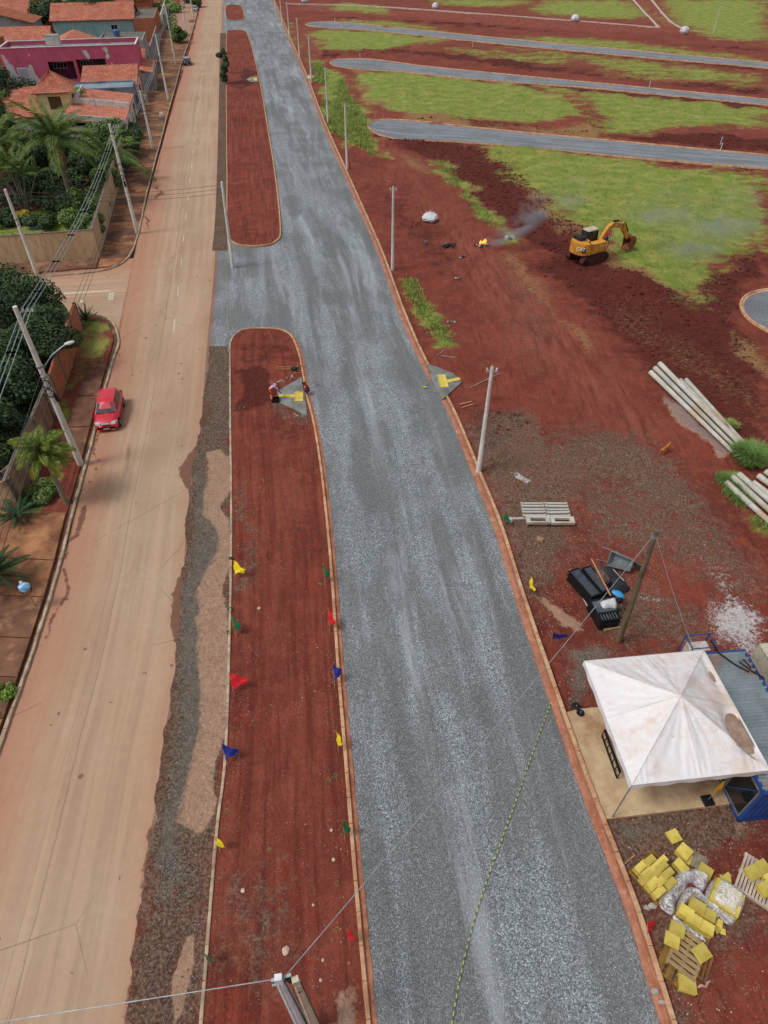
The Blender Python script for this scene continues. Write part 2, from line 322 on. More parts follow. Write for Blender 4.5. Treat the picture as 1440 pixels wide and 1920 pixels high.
# ------------------------------------------------------------------ earth material
def earth(name='red_earth'):
    s = NT(name); P = s.co
    big = s.noise(.16, 5, .6); mid = s.noise(1.1, 5, .65); fine = s.noise(9, 4, .7); vf = s.noise(38, 2, .6)
    c = s.mix(s.ss(big, .32, .7), lin((132,66,52)), lin((106,49,39)))
    c = s.mix(s.math('MULTIPLY', s.ss(mid, .42, .72), .6), c, lin((150,82,62)))
    tr = s.noise(.7, 5, .7, s.map((2.2, .35, 1), R(33)))      # tyre-dragged streaks
    c = s.mix(s.math('MULTIPLY', s.ss(tr, .5, .75), .35), c, lin((96,42,34)))
    c = s.mix(s.math('MULTIPLY', s.ss(s.noise(.45, 6, .7), .50, .68), .55), c, lin((146,60,42)))
    cx = s.n('CombineXYZ'); s.put(cx.inputs[0], s.math('MULTIPLY', s.attr('u'), 16.0)); s.put(cx.inputs[1], s.math('MULTIPLY', s.attr('vm'), .12)); gs = s.noise(1.0, 5, .65, cx.outputs[0], .15)
    has = s.math('GREATER_THAN', s.attr('u'), .0001); c = s.mix(s.math('MULTIPLY', has, s.math('MULTIPLY', s.ss(gs, .50, .60), .5)), c, lin((92,38,30))); c = s.mix(s.math('MULTIPLY', has, s.math('MULTIPLY', s.ss(gs, .46, .36), .4)), c, lin((152,82,64)))
    rut = s.noise(1.0, 5, .7, s.map((3.2, .28, 1), R(38)), .25); c = s.mix(s.math('MULTIPLY', s.math('SUBTRACT', 1.0, has), s.math('MULTIPLY', s.ss(rut, .54, .64), .5)), c, lin((88,38,31)))
    def lay(c, nm, colr, amp=.8, n=None, sharp=.12, k=1.0):
        f = s.math('ADD', s.attr(nm), s.math('MULTIPLY', s.math('SUBTRACT', n or mid, .5), amp))
        f = s.math('MULTIPLY', s.ss(f, .5-sharp, .5+sharp), k); return s.mix(f, c, colr), f
    c, _ = lay(c, 'track', s.mix(s.ss(tr, .35, .65), lin((152,84,68)), lin((116,56,44))), .9, tr, .25, .8)
    c, _ = lay(c, 'mud', s.mix(s.ss(fine, .35, .65), lin((82,62,50)), lin((118,92,74))), .25, None, .12, .92)
    dk = s.mix(s.ss(fine, .35, .7), lin((66,27,23)), lin((100,42,33)))
    c, _ = lay(c, 'dark', dk, 1.3, s.noise(.8, 6, .75), .22, .85)
    gr = s.mix(s.ss(fine, .4, .62), lin((84,70,58)), lin((128,112,95)))
    c, _ = lay(c, 'gray', gr, 2.2, s.noise(1.5, 6, .72), .3, .72)
    c, _ = lay(c, 'tan', s.mix(s.noise(.9, 5, .7), lin((162,126,104)), lin((194,158,132))), .9, s.noise(2.6, 6, .75), .12, .85)
    # stones strewn over the soil
    pv = s.n('TexVoronoi'); s.put(pv.inputs['Vector'], P); pv.inputs['Scale'].default_value = 11
    st = s.math('MULTIPLY', s.math('LESS_THAN', pv.outputs['Distance'], .3), s.ss(s.math('ADD', s.noise(.7, 4, .7), s.math('MULTIPLY', s.attr('gray'), .25)), .5, .68))
    st = s.math('MULTIPLY', st, s.math('GREATER_THAN', s.n('SeparateColor').outputs[0] if False else s.noise(47, 0), .42))
    c = s.mix(s.math('MULTIPLY', st, .6), c, s.mix(s.noise(13, 0), lin((120,84,66)), lin((198,176,158))))
    v2 = s.n('TexVoronoi'); s.put(v2.inputs['Vector'], P); v2.inputs['Scale'].default_value = 24
    gv = s.mix(s.ss(s.noise(29, 2, .8), .3, .7), lin((60,53,46)), lin((150,140,126))); gv = s.vary(gv, s.noise(2.2, 6, .8), .6, 1.25)
    c, gf = lay(c, 'gravel', gv, 1.3, s.noise(1.6, 7, .8), .2, .9)
    c, wf = lay(c, 'white', s.mix(s.ss(s.noise(24, 2, .8), .3, .65), lin((150,140,140)), lin((228,224,224))), 1.9, s.noise(4.5, 6, .8), .2, .9)
    c, _ = lay(c, 'straw', s.mix(s.ss(fine, .35, .65), lin((120,86,54)), lin((182,152,102))), 1.7, s.noise(1.9, 6, .75, s.map((1, 2.4, 1), R(25))), .25, .65)
    wt, wfac = lay(c, 'wet', lin((138,122,120)), .5, None, .2, .9); c = wt
    g1 = s.mix(s.ss(s.noise(.45, 5, .65), .35, .68), lin((114,142,52)), lin((160,164,84)))
    g1 = s.mix(s.math('MULTIPLY', s.ss(fine, .42, .75), .8), g1, lin((84,100,44))); g1 = s.mix(s.math('MULTIPLY', s.ss(s.noise(.3, 6, .75, s.map((1,2.2,1), R(-15))), .5, .72), .55), g1, lin((150,120,84))); g1 = s.vary(g1, vf, .8, 1.25)
    gn = s.math('ADD', s.math('MULTIPLY', s.noise(.14, 7, .78, s.map((1,1.8,1), R(-12))), .6), s.math('MULTIPLY', s.noise(.9, 7, .8), .4)); c, g = lay(c, 'grass', g1, 2.5, gn, .2, .9)
    c = s.vary(c, vf, .72, 1.3); c = s.vary(c, fine, .76, 1.24); c = s.vary(c, s.noise(3.0, 5, .75), .86, 1.14)
    h = s.math('ADD', s.math('MULTIPLY', s.noise(2.2, 6, .7), 1.0), s.math('ADD', s.math('MULTIPLY', fine, .35), s.math('MULTIPLY', st, .3)))
    rough = s.math('SUBTRACT', .95, s.math('MULTIPLY', wfac, .65))
    return s.done(c, rough, h, 1.0, .16, .22)
EARTH = earth()
def gravel_mat(name, a, b, along=True):
    s = NT(name); u = s.attr('u')
    cx = s.n('CombineXYZ'); s.put(cx.inputs[0], s.math('MULTIPLY', u, 9.0)); s.put(cx.inputs[1], s.math('MULTIPLY', s.attr('vm'), .045))
    streak = s.noise(1.0, 6, .62, cx.outputs[0], .6); patch = s.noise(.22, 5, .6)
    v = s.n('TexVoronoi'); s.put(v.inputs['Vector'], s.co); v.inputs['Scale'].default_value = 25
    cell = s.n('SeparateColor'); s.put(cell.inputs[0], v.outputs['Color'])
    c = s.mix(s.ss(cell.outputs[0], .0, 1.0), lin(a), lin(b))
    c = s.mix(s.math('MULTIPLY', s.math('GREATER_THAN', cell.outputs[1], .88), .6), c, lin((222,226,230)))
    c = s.mix(s.math('MULTIPLY', s.math('LESS_THAN', cell.outputs[2], .13), .5), c, lin((56,58,60)))
    v2 = s.n('TexVoronoi'); s.put(v2.inputs['Vector'], s.co); v2.inputs['Scale'].default_value = 5.5
    c = s.vary(c, s.noise(5, 5, .8), .82, 1.16)
    tone = s.math('ADD', s.math('MULTIPLY', streak, .65), s.math('MULTIPLY', patch, .35))
    c = s.mix(s.math('MULTIPLY', s.ss(tone, .44, .56), .62), c, lin((100,103,102)))
    wb_ = s.noise(2.2, 4, .5, cx.outputs[0], .2); c = s.vary(c, wb_, .80, 1.12)
    dp = s.math('MULTIPLY', s.ss(s.noise(.09, 4, .6), .56, .70), .35); c = s.mix(dp, c, lin((92,92,88)))      # fines packed by wheels
    c = s.mix(s.math('MULTIPLY', s.ss(s.noise(.9, 6, .7, cx.outputs[0], .4), .53, .66), .42), c, lin((186,190,194)))
    e = s.math('ABSOLUTE', s.math('SUBTRACT', u, .5)); c = s.mix(s.math('MULTIPLY', s.ss(s.math('ADD', e, s.math('MULTIPLY', s.noise(1.5, 4), .03)), .478, .515), .7), c, lin((150,98,74)))
    h = s.math('SUBTRACT', s.math('MULTIPLY', s.noise(1.2, 4), .5), v.outputs['Distance'])
    return s.done(c, .8, h, .85, .035, .35)
GRAVEL = gravel_mat('crushed_stone', (102,106,109), (160,165,168))
GRAVEL2 = gravel_mat('crushed_stone_side', (92,98,106), (160,166,174))
def asphalt_mat():
    s = NT('dusty_asphalt'); u = s.attr('u'); vm = s.attr('vm')
    cx = s.n('CombineXYZ'); s.put(cx.inputs[0], s.math('MULTIPLY', u, 16.0)); s.put(cx.inputs[1], s.math('MULTIPLY', vm, .05))
    st = s.noise(1.0, 6, .6, cx.outputs[0], .3); big = s.noise(.12, 5, .6)
    c = s.mix(s.ss(st, .35, .65), lin((184,153,125)), lin((168,138,112)))
    c = s.mix(s.math('MULTIPLY', s.ss(big, .4, .7), .5), c, lin((190,165,140)))
    edge = s.ss(s.math('ADD', u, s.math('MULTIPLY', s.math('SUBTRACT', s.noise(.5, 5, .7), .5), .3)), .42, .04)
    c = s.mix(s.math('MULTIPLY', edge, .72), c, lin((176,122,96)))
    edge2 = s.ss(s.math('ADD', u, s.math('MULTIPLY', s.math('SUBTRACT', s.noise(.8, 5, .7), .5), .22)), .80, 1.0)
    c = s.mix(s.math('MULTIPLY', edge2, .6), c, lin((178,128,100)))
    for pos, wd, k in ((.462, .0022, .5), (.40, .0015, .35), (.60, .0012, .2)):      # longitudinal joint and cracks
        d = s.math('ABSOLUTE', s.math('SUBTRACT', s.math('ADD', u, s.math('MULTIPLY', s.math('SUBTRACT', s.noise(.25, 4), .5), .035)), pos))
        c = s.mix(s.math('MULTIPLY', s.ss(d, wd*2, 0), k), c, lin((78,66,58)))
    sp = s.math('MULTIPLY', s.math('LESS_THAN', s.vor(.75), .085), s.math('GREATER_THAN', s.noise(2.0, 1), .45))
    c = s.mix(s.math('MULTIPLY', sp, .65), c, lin((96,66,50)))
    wet = s.ss(s.math('ADD', s.noise(.6, 6, .75, cx.outputs[0]), s.math('MULTIPLY', s.ss(u, .12, .0), .16)), .66, .74)
    c = s.mix(s.math('MULTIPLY', wet, .5), c, lin((112,70,52)))
    c = s.vary(c, s.noise(30, 3, .7), .93, 1.07); c = s.vary(c, s.noise(3, 5, .7), .93, 1.06)
    vc = s.n('TexVoronoi', feature='DISTANCE_TO_EDGE'); s.put(vc.inputs['Vector'], s.mix(.12, s.co, s.n('TexNoise').outputs['Color'])); vc.inputs['Scale'].default_value = .22
    c = s.mix(s.math('MULTIPLY', s.ss(vc.outputs['Distance'], .006, 0), s.math('MULTIPLY', s.ss(s.noise(.13, 3), .5, .6), .55)), c, lin((96,74,60)))
    c = s.mix(s.math('MULTIPLY', s.ss(s.noise(.33, 6, .75, s.map((2.2,.5,1), R(12))), .56, .68), .3), c, lin((150,112,88)))
    # stains painted by run-off (mask made in world coordinates)
    f = s.math('ADD', s.attr('stain'), s.math('MULTIPLY', s.math('SUBTRACT', s.noise(1.7, 5, .7), .5), .9))
    c = s.mix(s.math('MULTIPLY', s.ss(f, .42, .56), .85), c, s.mix(s.noise(3.0), lin((92,56,44)), lin((122,80,60))))
    return s.done(c, .82, s.noise(26, 4, .7), .3, .01, .3)
ASPH = asphalt_mat()

# ------------------------------------------------------------------ ground sheet
def grid_faces(nr, nc):
    i = np.arange(nr-1)[:, None]; j = np.arange(nc-1)[None]; a = i*nc+j
    return np.stack([a, a+1, a+nc+1, a+nc], -1).reshape(-1, 4)
Ys = [-3000, -700, -150, -50, -25, -14]; y = -10.0
while y < 320: Ys.append(y); y += max(.10, 3.3*(y*y+CAM_H**2)/(FPX*CAM_H))
while y < 4000: Ys.append(y); y *= 1.12
Ys = np.array(Ys); sv = np.r_[-40, -12, -5, -2.2, -1.5, np.linspace(-1.12, 1.12, 520), 1.5, 2.2, 5, 12, 40]
WG = 19 + .64*np.maximum(Ys, -12)
X = sv[None]*WG[:, None]; Yg = np.repeat(Ys[:, None], len(sv), 1)
P = np.stack([X.ravel(), Yg.ravel()], 1)
A = paint(P)
near = (P[:, 1] > -12) & (P[:, 1] < 330) & (np.abs(P[:, 0]) < 250)
Z = np.zeros(len(P)); x_, y_ = P[:, 0], P[:, 1]
Z += (fbm(x_/9, y_/9, 31, 4)-.5)*.5*near
Z += (fbm(x_/1.3, y_/1.3, 41, 4)-.5)*(.10 + .40*np.clip(A['dark'], 0, 1))*near
Z += A['grass']*.04
ua = x_*math.cos(R(40)) - y_*math.sin(R(40))
Z += A['track']*.05*np.sin(ua*3.0 + 2*fbm(x_/6, y_/6, 5, 2))
def heap(px, py, rx, ry, h, rot=0, seed=1):
    global Z
    c = G(px, py); dx = x_-c.x; dy = y_-c.y; a = dx*math.cos(rot)+dy*math.sin(rot); b = -dx*math.sin(rot)+dy*math.cos(rot)
    r = np.sqrt((a/rx)**2+(b/ry)**2); sel = r < 1.6
    f = np.exp(-(r[sel]*1.35)**2) * (.7+.6*fbm(x_[sel]/.9, y_[sel]/.9, seed, 4)); Z[sel] += h*f
heap(1170, 535, 4.2, 2.4, 1.2, R(-28), 3); heap(1080, 440, 5, 2.2, .7, R(-40), 5); heap(1010, 370, 6, 2.5, .7, R(-50), 6)
heap(1225, 560, 4, 2, .6, R(-30), 8); heap(960, 285, 9, 2.4, .7, R(-12), 9); heap(760, 218, 9, 2, .6, R(-8), 11); heap(870, 232, 12, 2, .7, R(-10), 12)
heap(770, 270, 8, 2, .6, R(-5), 13); heap(1000, 640, 3, 1.5, .25, R(-40), 15); heap(1090, 230, 5, 3, .8, 0, 17); heap(640, 98, 9, 3, .5, 0, 18)
def streetpoly(a, b): return np.vstack([Gn(a), Gn(b)[::-1]])
CUL = [  # the crushed-stone side streets: far edge, near edge (both start at the round end)
 ([(691,238),(696,230),(720,225),(780,228),(900,241),(1000,251),(1150,265),(1300,279),(1440,292),(1560,304)], [(691,238),(700,247),(722,256),(760,263),(850,266),(1000,278),(1200,297),(1440,317),(1560,327)]),
 ([(620,118),(624,114),(640,111),(700,112),(800,125),(1000,145),(1200,164),(1440,187),(1560,199)], [(620,118),(626,123),(650,128),(700,132),(760,136),(900,150),(1100,165),(1300,184),(1440,198),(1560,210)]),
 ([(573,46),(580,43),(600,41),(640,42),(760,54),(1000,78),(1200,96),(1440,118),(1560,129)], [(573,46),(580,49),(620,54),(700,58),(900,79),(1150,103),(1440,128),(1560,139)]),
]
rp = road_poly(); m = sdist(P, rp); flat = np.clip((m+.6)/.6, 0, 1)
for a, b in CUL: flat = np.maximum(flat, np.clip((sdist(P, streetpoly(a, b))+1.2)/1.2, 0, 1))
cE = G(1509, 592); circ = np.hypot(x_-cE.x, y_-cE.y); flat = np.maximum(flat, np.clip((5.6-circ)/.8, 0, 1))
yard = Gn([(1040,1150),(1440,1120),(1600,1150),(1700,1990),(1180,1990),(1120,1560)]); flat = np.maximum(flat, .92*np.clip((sdist(P, yard)+1)/1, 0, 1))
pole_yard = Gn([(1190,660),(1440,820),(1600,1050),(1440,1120),(1330,900),(1180,720)]); flat = np.maximum(flat, .8*np.clip((sdist(P, pole_yard)+1), 0, 1))
left = Gn([(378,0),(262,440),(140,940),(0,1390),(-200,1990),(-2500,1990),(-2500,0)]); flat = np.maximum(flat, .9*np.clip(sdist(P, left)+1, 0, 1)*near)
Z = Z*(1-flat) - .075*flat
rdm = np.clip((m-.3)/.3, 0, 1); Z -= .1*rdm
XG, YG = x_, y_
ground = npmesh('ground', np.stack([x_, y_, Z], 1), grid_faces(len(Ys), len(sv)), EARTH, A, kind='structure')
from mathutils.bvhtree import BVHTree
def gz(x, y):
    """height of the ground sheet at a place"""
    r = np.searchsorted(Ys, y)-1; r = int(np.clip(r, 0, len(Ys)-2)); k = 0 if (y-Ys[r]) < (Ys[r+1]-y) else 1
    c = int(np.clip(np.searchsorted(sv, x/WG[r+k]), 0, len(sv)-1)); return float(Z[(r+k)*len(sv)+c])

# ------------------------------------------------------------------ paved sheets
def sheet(name, ea, eb, nr, nc, z, m, names=None, layers=None, bulge=0, wob=0, kind='structure', warp=0):
    """sheet between two surveyed edges; u runs across, vm along in metres"""
    a = Gn(resn(crom(ea, 3), nr)); b = Gn(resn(crom(eb, 3), nr)); t = np.linspace(0, 1, nc)[None, :, None]
    V = a[:, None]*(1-t) + b[:, None]*t; mid = V[:, nc//2]; vm = np.r_[0, np.cumsum(np.linalg.norm(np.diff(mid, axis=0), axis=1))]
    if warp:
        w = (fbm(mid[:,0]*1.1, mid[:,1]*1.1, 77, 5)-.5)*warp; V[:, :, 0] += w[:, None]
    Pq = V.reshape(-1, 2); zz = z + np.zeros(len(Pq)); uu = np.tile(np.linspace(0, 1, nc), nr)
    zz += bulge*(1-(2*uu-1)**2) + (.012*np.sin(uu*46)*(fbm(uu*6, np.repeat(vm, nc)/9, 3, 2)) if name == 'median_strip' else 0)
    if wob: zz += (fbm(Pq[:,0]/1.5, Pq[:,1]/1.5, 21, 4)-.5)*wob*np.clip(np.minimum(uu, 1-uu)*8, 0, 1)
    at = {'u': uu, 'vm': np.repeat(vm, nc)}
    if layers is not None: at.update(paint(Pq, names, layers))
    return npmesh(name, np.c_[Pq, zz], grid_faces(nr, nc)[:, ::-1], m, at, kind=kind)
AR = [(205,1990),(235,1920),(265,1690),(285,1540),(302,1400),(325,1260),(337,1130),(346,1000),(355,900),(372,810),(381,700),(388,620),(399,500),(404,400),(409,250),(412,100),(414,0)]
AL = [(-250,1990),(-185,1920),(0,1395),(100,1110),(160,885),(208,680),(240,530),(275,380),(330,180),(357,90),(378,0)]
ST = [L('stain', [(345,895),(352,940),(345,1000),(352,1035),(338,1080),(330,1130),(318,1180),(326,1230),(316,1330),(300,1420),(288,1500),(276,1600),(262,1690),(235,1990),(420,1990),(420,800),(370,830)], .45, 1),
      L('stain', [(155,960),(165,955),(168,965),(120,1060),(108,1130),(85,1210),(80,1200),(110,1080)], .3, .9), L('stain', [(265,420),(280,380),(290,340),(296,350),(282,400),(268,440)], .4, .8),
      L('stain', [(225,640),(232,660),(210,720),(200,760),(190,820),(170,880),(150,950),(130,1010),(150,900),(190,760),(215,680)], .35, .62)]
asph = sheet('asphalt_road', AL, [(a+(16 if b > 300 else 5), b) for a, b in AR], 700, 60, .0, ASPH, ('stain',), ST)
side = sheet('side_street', [(-500,505),(0,500),(300,480)], [(-500,660),(0,640),(300,640)], 60, 40, -.006, ASPH, ('stain',), [])
GRL = [(a+3, b) for a, b in AR]
GRR = [(1282,1990),(1258,1920),(1188,1700),(1108,1490),(1047,1320),(982,1130),(938,990),(898,890),(848,770),(798,680),(758,590),(718,480),(688,410),(648,320),(608,230),(578,150),(548,80),(514,0)]
grav = sheet('gravel_road', GRL, GRR, 760, 70, .012, GRAVEL, wob=.05)
# broken shoulder between asphalt and median
SHL = [ L('mud', [(240,1620),(262,1500),(290,1250),(315,1000),(322,880),(346,780),(376,640),(376,400),(390,60),(440,60),(440,1000),(432,1400),(400,1580)], .5, 1.0), L('gray', [(200,1990),(262,1640),(290,1500),(320,1250),(345,1000),(352,880),(376,780),(396,640),(440,640),(440,1000),(430,1400),(380,1990)], .3, .8),
 L('gravel', [(372,905),(392,880),(390,935),(395,1060),(380,1160),(374,1250),(364,1400),(350,1530),(345,1640),(300,1700),(300,1600),(312,1480),(322,1340),(332,1220),(346,1100),(356,1000)], .55, .78),
 L('gray', [(395,680),(430,660),(432,800),(420,840),(395,870),(365,900),(380,760)], .4, 1.0), L('gray', [(372,905),(392,880),(395,1060),(374,1250),(350,1530),(300,1700),(322,1340),(346,1100)], .4, 1.0),
 L('gray', [(412,60),(424,60),(426,470),(400,470)], .8, 1.0),
 L('tan', [(398,842),(430,836),(431,1000),(428,1200),(421,1400),(410,1530),(388,1570),(342,1535),(356,1400),(366,1250),(372,1160),(388,1060),(386,935)], .3, 1.0),
 L('tan', [(345,1750),(362,1740),(366,1800),(352,1900),(335,1930),(330,1830)], .15, .9),
 L('dark', [(300,1500),(345,1560),(385,1580),(378,1700),(372,1990),(230,1990),(262,1690)], .5, .55),
 L('dark', [(428,860),(434,860),(431,1200),(424,1420),(412,1560),(408,1530),(419,1400),(426,1200)], .08, .7)]
shl = sheet('road_shoulder', [(232,1990),(262,1700),(290,1520),(305,1400),(328,1250),(340,1120),(350,990),(360,890),(376,800),(386,710),(394,650)],
      [(374,1990),(392,1760),(408,1560),(425,1400),(431,1200),(433,1000),(431,800),(429,700),(428,650)], 520, 40, .03, EARTH, ('mud','gravel','gray','tan','dark'), SHL, wob=.05, warp=.5)
shl2 = sheet('road_shoulder', [(398,470),(404,400),(409,250),(412,100),(413,62)], [(426,470),(426,400),(424,250),(424,100),(424,62)], 200, 8, .03, EARTH, ('mud','gravel','gray','tan','dark'), SHL, wob=.04)
# medians
M2L = [(490,619),(462,620),(446,627),(436,640),(433,665),(434,800),(436,1000),(433,1200),(426,1420),(410,1560),(394,1760),(376,1990)]
M2R = [(490,619),(520,620),(540,628),(552,645),(563,680),(573,740),(588,800),(603,900),(618,1050),(632,1250),(648,1450),(664,1650),(694,1990)]
MLAY = [L('track', [(500,800),(540,800),(560,1100),(560,1500),(520,1500),(490,1100)], .8, .55), L('gray', [(440,900),(470,900),(475,1100),(445,1120)], .5, .55),
 L('gray', [(400,1600),(560,1620),(560,1850),(392,1850)], 1.0, .42), L('dark', [(440,700),(490,690),(520,730),(500,760),(450,770)], .5, .9), L('dark', [(436,640),(560,650),(560,690),(440,690)], .6, .5),
 L('tan', [(620,1860),(680,1840),(680,1990),(600,1990)], .6, .7), L('gray', [(590,720),(520,760),(530,790),(580,795)], .3, .5),
 L('gravel', [(555,700),(575,700),(576,790),(545,770)], .2, .3),
 L('dark', [(440,130),(480,130),(480,165),(440,165)], 1.5, .8), L('dark', [(425,60),(440,60),(470,280),(500,460),(426,460),(426,300)], 3.0, .45)]
med2 = sheet('median_strip', M2L, M2R, 620, 60, .13, EARTH, ('track','gray','dark','tan','straw','gravel'), MLAY, bulge=.05, wob=.11)
M1L = [(476,464),(452,462),(436,456),(427,444),(425,420),(425,330),(424,200),(424,100),(425,62),(428,58),(440,57)]
M1R = [(476,464),(505,461),(521,452),(527,438),(523,380),(514,310),(500,225),(488,155),(474,95),(464,64),(458,58),(440,57)]
med1 = sheet('median_strip', M1L[::-1], M1R[::-1], 300, 30, .13, EARTH, ('track','gray','dark','tan','straw','gravel'), MLAY, bulge=.05, wob=.09)
M0L = [(440,38),(427,38),(424,33),(423,18),(425,11),(435,9)]; M0R = [(440,38),(455,38),(458,33),(455,16),(450,11),(435,9)]
med0 = sheet('median_strip', M0L, M0R, 40, 12, .13, EARTH, ('dark',), MLAY, wob=.08)
# cul-de-sac streets
for a, b in CUL: sheet('gravel_street', a, b, 260, 16, .02, GRAVEL2, wob=.03)
mb = MB(); mb.v = [(0,0,0)] + [(5.0*math.cos(2*math.pi*i/48), 5.0*math.sin(2*math.pi*i/48), 0) for i in range(48)]; mb.f = [(0, 1+i, 1+(i+1) % 48) for i in range(48)]
te = mb.build('gravel_turning_circle', GRAVEL2, kind='structure'); at_ = te.data.attributes.new('u', 'FLOAT', 'POINT'); at_.data.foreach_set('value', [.5]*49); te.location = (cE.x, cE.y, .02)

# ------------------------------------------------------------------ kerbs
def kerb_mat(name, a, b, d):
    s = NT(name); n = s.noise(1.6, 6, .7); c = s.mix(s.ss(n, .35, .65), lin(a), lin(b)); c = s.mix(s.math('MULTIPLY', s.ss(s.noise(.6, 6, .75), .5, .66), .6), c, lin(d))
    c = s.mix(s.math('MULTIPLY', s.ss(s.noise(5, 5, .75), .56, .7), .5), c, lin((214,188,160))); c = s.vary(c, s.noise(24, 3, .7), .88, 1.1)
    return s.done(c, .88, s.math('ADD', n, s.noise(18, 4, .7)), .6, .02, .25)
KERB = kerb_mat('soil_stained_concrete', (208,170,132), (182,132,98), (146,90,68)); KERBG = kerb_mat('old_concrete', (196,176,152), (160,136,114), (126,94,74))
GUT = kerb_mat('soil_smeared_gutter', (186,126,98), (164,102,78), (128,72,56)); KERBW = kerb_mat('pale_concrete', (206,196,186), (186,166,150), (168,130,106))
KN = {'n': 0}
def sweep(name, line, prof, m, world=False, parent=None, kind='structure', jit=.012, piece=None, gap=.012):
    """a section (offset to the right of travel, height) carried along a line; piece = length of the precast pieces"""
    Lw = np.asarray(line, float) if world else Gn(crom(line, 3)); d0 = np.r_[0, np.cumsum(np.linalg.norm(np.diff(Lw, axis=0), axis=1))]; nj = int(min(d0[-1]/1.0, 400)); jn = (d0[-1] if nj < 400 else 400)*np.arange(1, max(nj, 1))/max(nj, 1) if name == 'kerb' and nj > 3 else np.zeros(0)
    s_all = np.unique(np.concatenate([d0, jn-.02, jn-.008, jn+.008, jn+.02])) if len(jn) else d0; Lw = np.stack([np.interp(s_all, d0, Lw[:, 0]), np.interp(s_all, d0, Lw[:, 1])], 1); dip = (np.min(np.abs(s_all[:, None]-jn[None]), 1) < .012) if len(jn) else np.zeros(len(s_all), bool)
    if piece:
        d = np.r_[0, np.cumsum(np.linalg.norm(np.diff(Lw, axis=0), axis=1))]; n = int(d[-1]/piece)
        s = np.linspace(0, d[-1], n*2+1) if n < 280 else None
        root = None
        V = []; F = []
    d = np.r_[0, np.cumsum(np.linalg.norm(np.diff(Lw, axis=0), axis=1))]
    T = np.gradient(Lw, axis=0); T /= np.linalg.norm(T, axis=1)[:, None]+1e-9; Nn = np.stack([T[:, 1], -T[:, 0]], 1)
    k = len(prof); n = len(Lw); V = np.zeros((n, k, 3))
    for j, (o, h) in enumerate(prof):
        w = (vnoise(d*1.7, np.full(n, j*3.3), 5)-.5)*jit
        V[:, j, :2] = Lw + Nn*(o+w[:, None]); V[:, j, 2] = h + (w*.5 if h > .02 else 0) - (np.where(dip, .05, 0) if h > .1 else 0)
    F = grid_faces(n, k); o = npmesh(name, V.reshape(-1, 3), F, m, smooth=False, parent=parent, kind=kind)
    ends = MB(); return o
KP = [(0, -.05), (0, .17), (.02, .185), (.13, .185), (.15, .165), (.15, -.05)]        # kerb
GP = [(.15, -.03), (.16, .045), (.42, .025), (.44, -.04)]                              # gutter
def kg(line, flip=False, kp=KP, gp=GP, km=KERB, gm=GUT, jit=.012):
    """kerb whose face looks to the right of travel, with its gutter beyond"""
    l = line[::-1] if flip else line
    sweep('kerb', l, kp, km, jit=jit)
    if gp: sweep('gutter', l, gp, gm, jit=jit*4)
kg(GRR[:], flip=True, kp=[(-.16,-.05), (-.16,.17), (-.14,.185), (-.02,.185), (0,.16), (0,-.05)], gp=None)
sweep('gutter', [(x-3, y) for x, y in GRR][::-1], [(-.02,.05), (.14,.06), (.27,.04), (.30,-.02)], GUT, jit=.07)
KPm = [(-.02, .0), (-.02, .18), (0, .19), (.11, .19), (.13, .17), (.13, -.02)]
kg(M2R, flip=True, kp=KPm, gp=[(.13,.02), (.14,.07), (.33,.045), (.37,-.02)])
sweep('kerb', M2L, [(-.01,0), (-.01,.18), (.01,.19), (.09,.19), (.11,.17), (.11,-.02)], KERBG)
kg(M1R, flip=True, kp=KPm, gp=[(.13,.02), (.14,.07), (.42,.045), (.46,-.02)]); sweep('kerb', M1L, [(0,0), (0,.19), (.12,.19), (.14,-.02)], KERB)
kg(M0R, flip=True, kp=KPm, gp=[(.13,.02), (.14,.07), (.42,.045), (.46,-.02)]); sweep('kerb', M0L, [(0,0), (0,.19), (.12,.19), (.14,-.02)], KERB)
for a, b in CUL:
    sweep('kerb', a, [(-.25,-.1), (-.22,.15), (-.05,.15), (.0,.0)], KERB, jit=.05); sweep('kerb', b[::-1], [(-.25,-.1), (-.22,.15), (-.05,.15), (.0,.0)], KERB, jit=.05)
ce = np.array([[cE.x+5.0*math.cos(t), cE.y+5.0*math.sin(t)] for t in np.linspace(0, -2*math.pi, 90)])
sweep('kerb', ce, [(-.32,-.1), (-.3,.16), (-.15,.17), (-.1,.06), (.05,.04), (.08,-.02)], KERB, world=True, jit=.05)
for ln in ([(535,8),(700,13),(900,27),(1100,42),(1225,52),(1230,48),(1206,22),(1183,-4)], [(1218,-4),(1243,28),(1262,46),(1292,60)]):
    sweep('kerb', ln, [(-.3,-.1), (-.3,.3), (.2,.3), (.2,-.1)], KERBW)
# centre dashes and stop-line marks
PAINT = mat('worn_road_paint', (214,206,188), (190,172,146), 4, .7)
dl = crom([(321,655),(336,530),(346,430),(356,340),(366,250),(374,180),(382,110),(390,50),(396,0)], 2); dw = Gn(dl)
dd = np.r_[0, np.cumsum(np.linalg.norm(np.diff(dw, axis=0), axis=1))]; s0 = 3.2; proto = None
while s0 < dd[-1]-2:
    a = [np.interp(s0, dd, dw[:, k]) for k in (0, 1)]; b = [np.interp(s0+2.0, dd, dw[:, k]) for k in (0, 1)]
    r_ = math.atan2(b[1]-a[1], b[0]-a[0])
    if proto is None:
        mb = MB(); mb.add([(-1.05,-.055,0),(1.0,-.05,0),(1.05,.055,0),(-1.0,.05,0)], [(0,1,2,3)]); proto = mb.build('lane_marking', PAINT, kind='structure'); o = proto
    else: o = proto.copy(); col.objects.link(o)
    o.location = ((a[0]+b[0])/2, (a[1]+b[1])/2, .006); o.rotation_euler = (0, 0, r_); s0 += 6.6
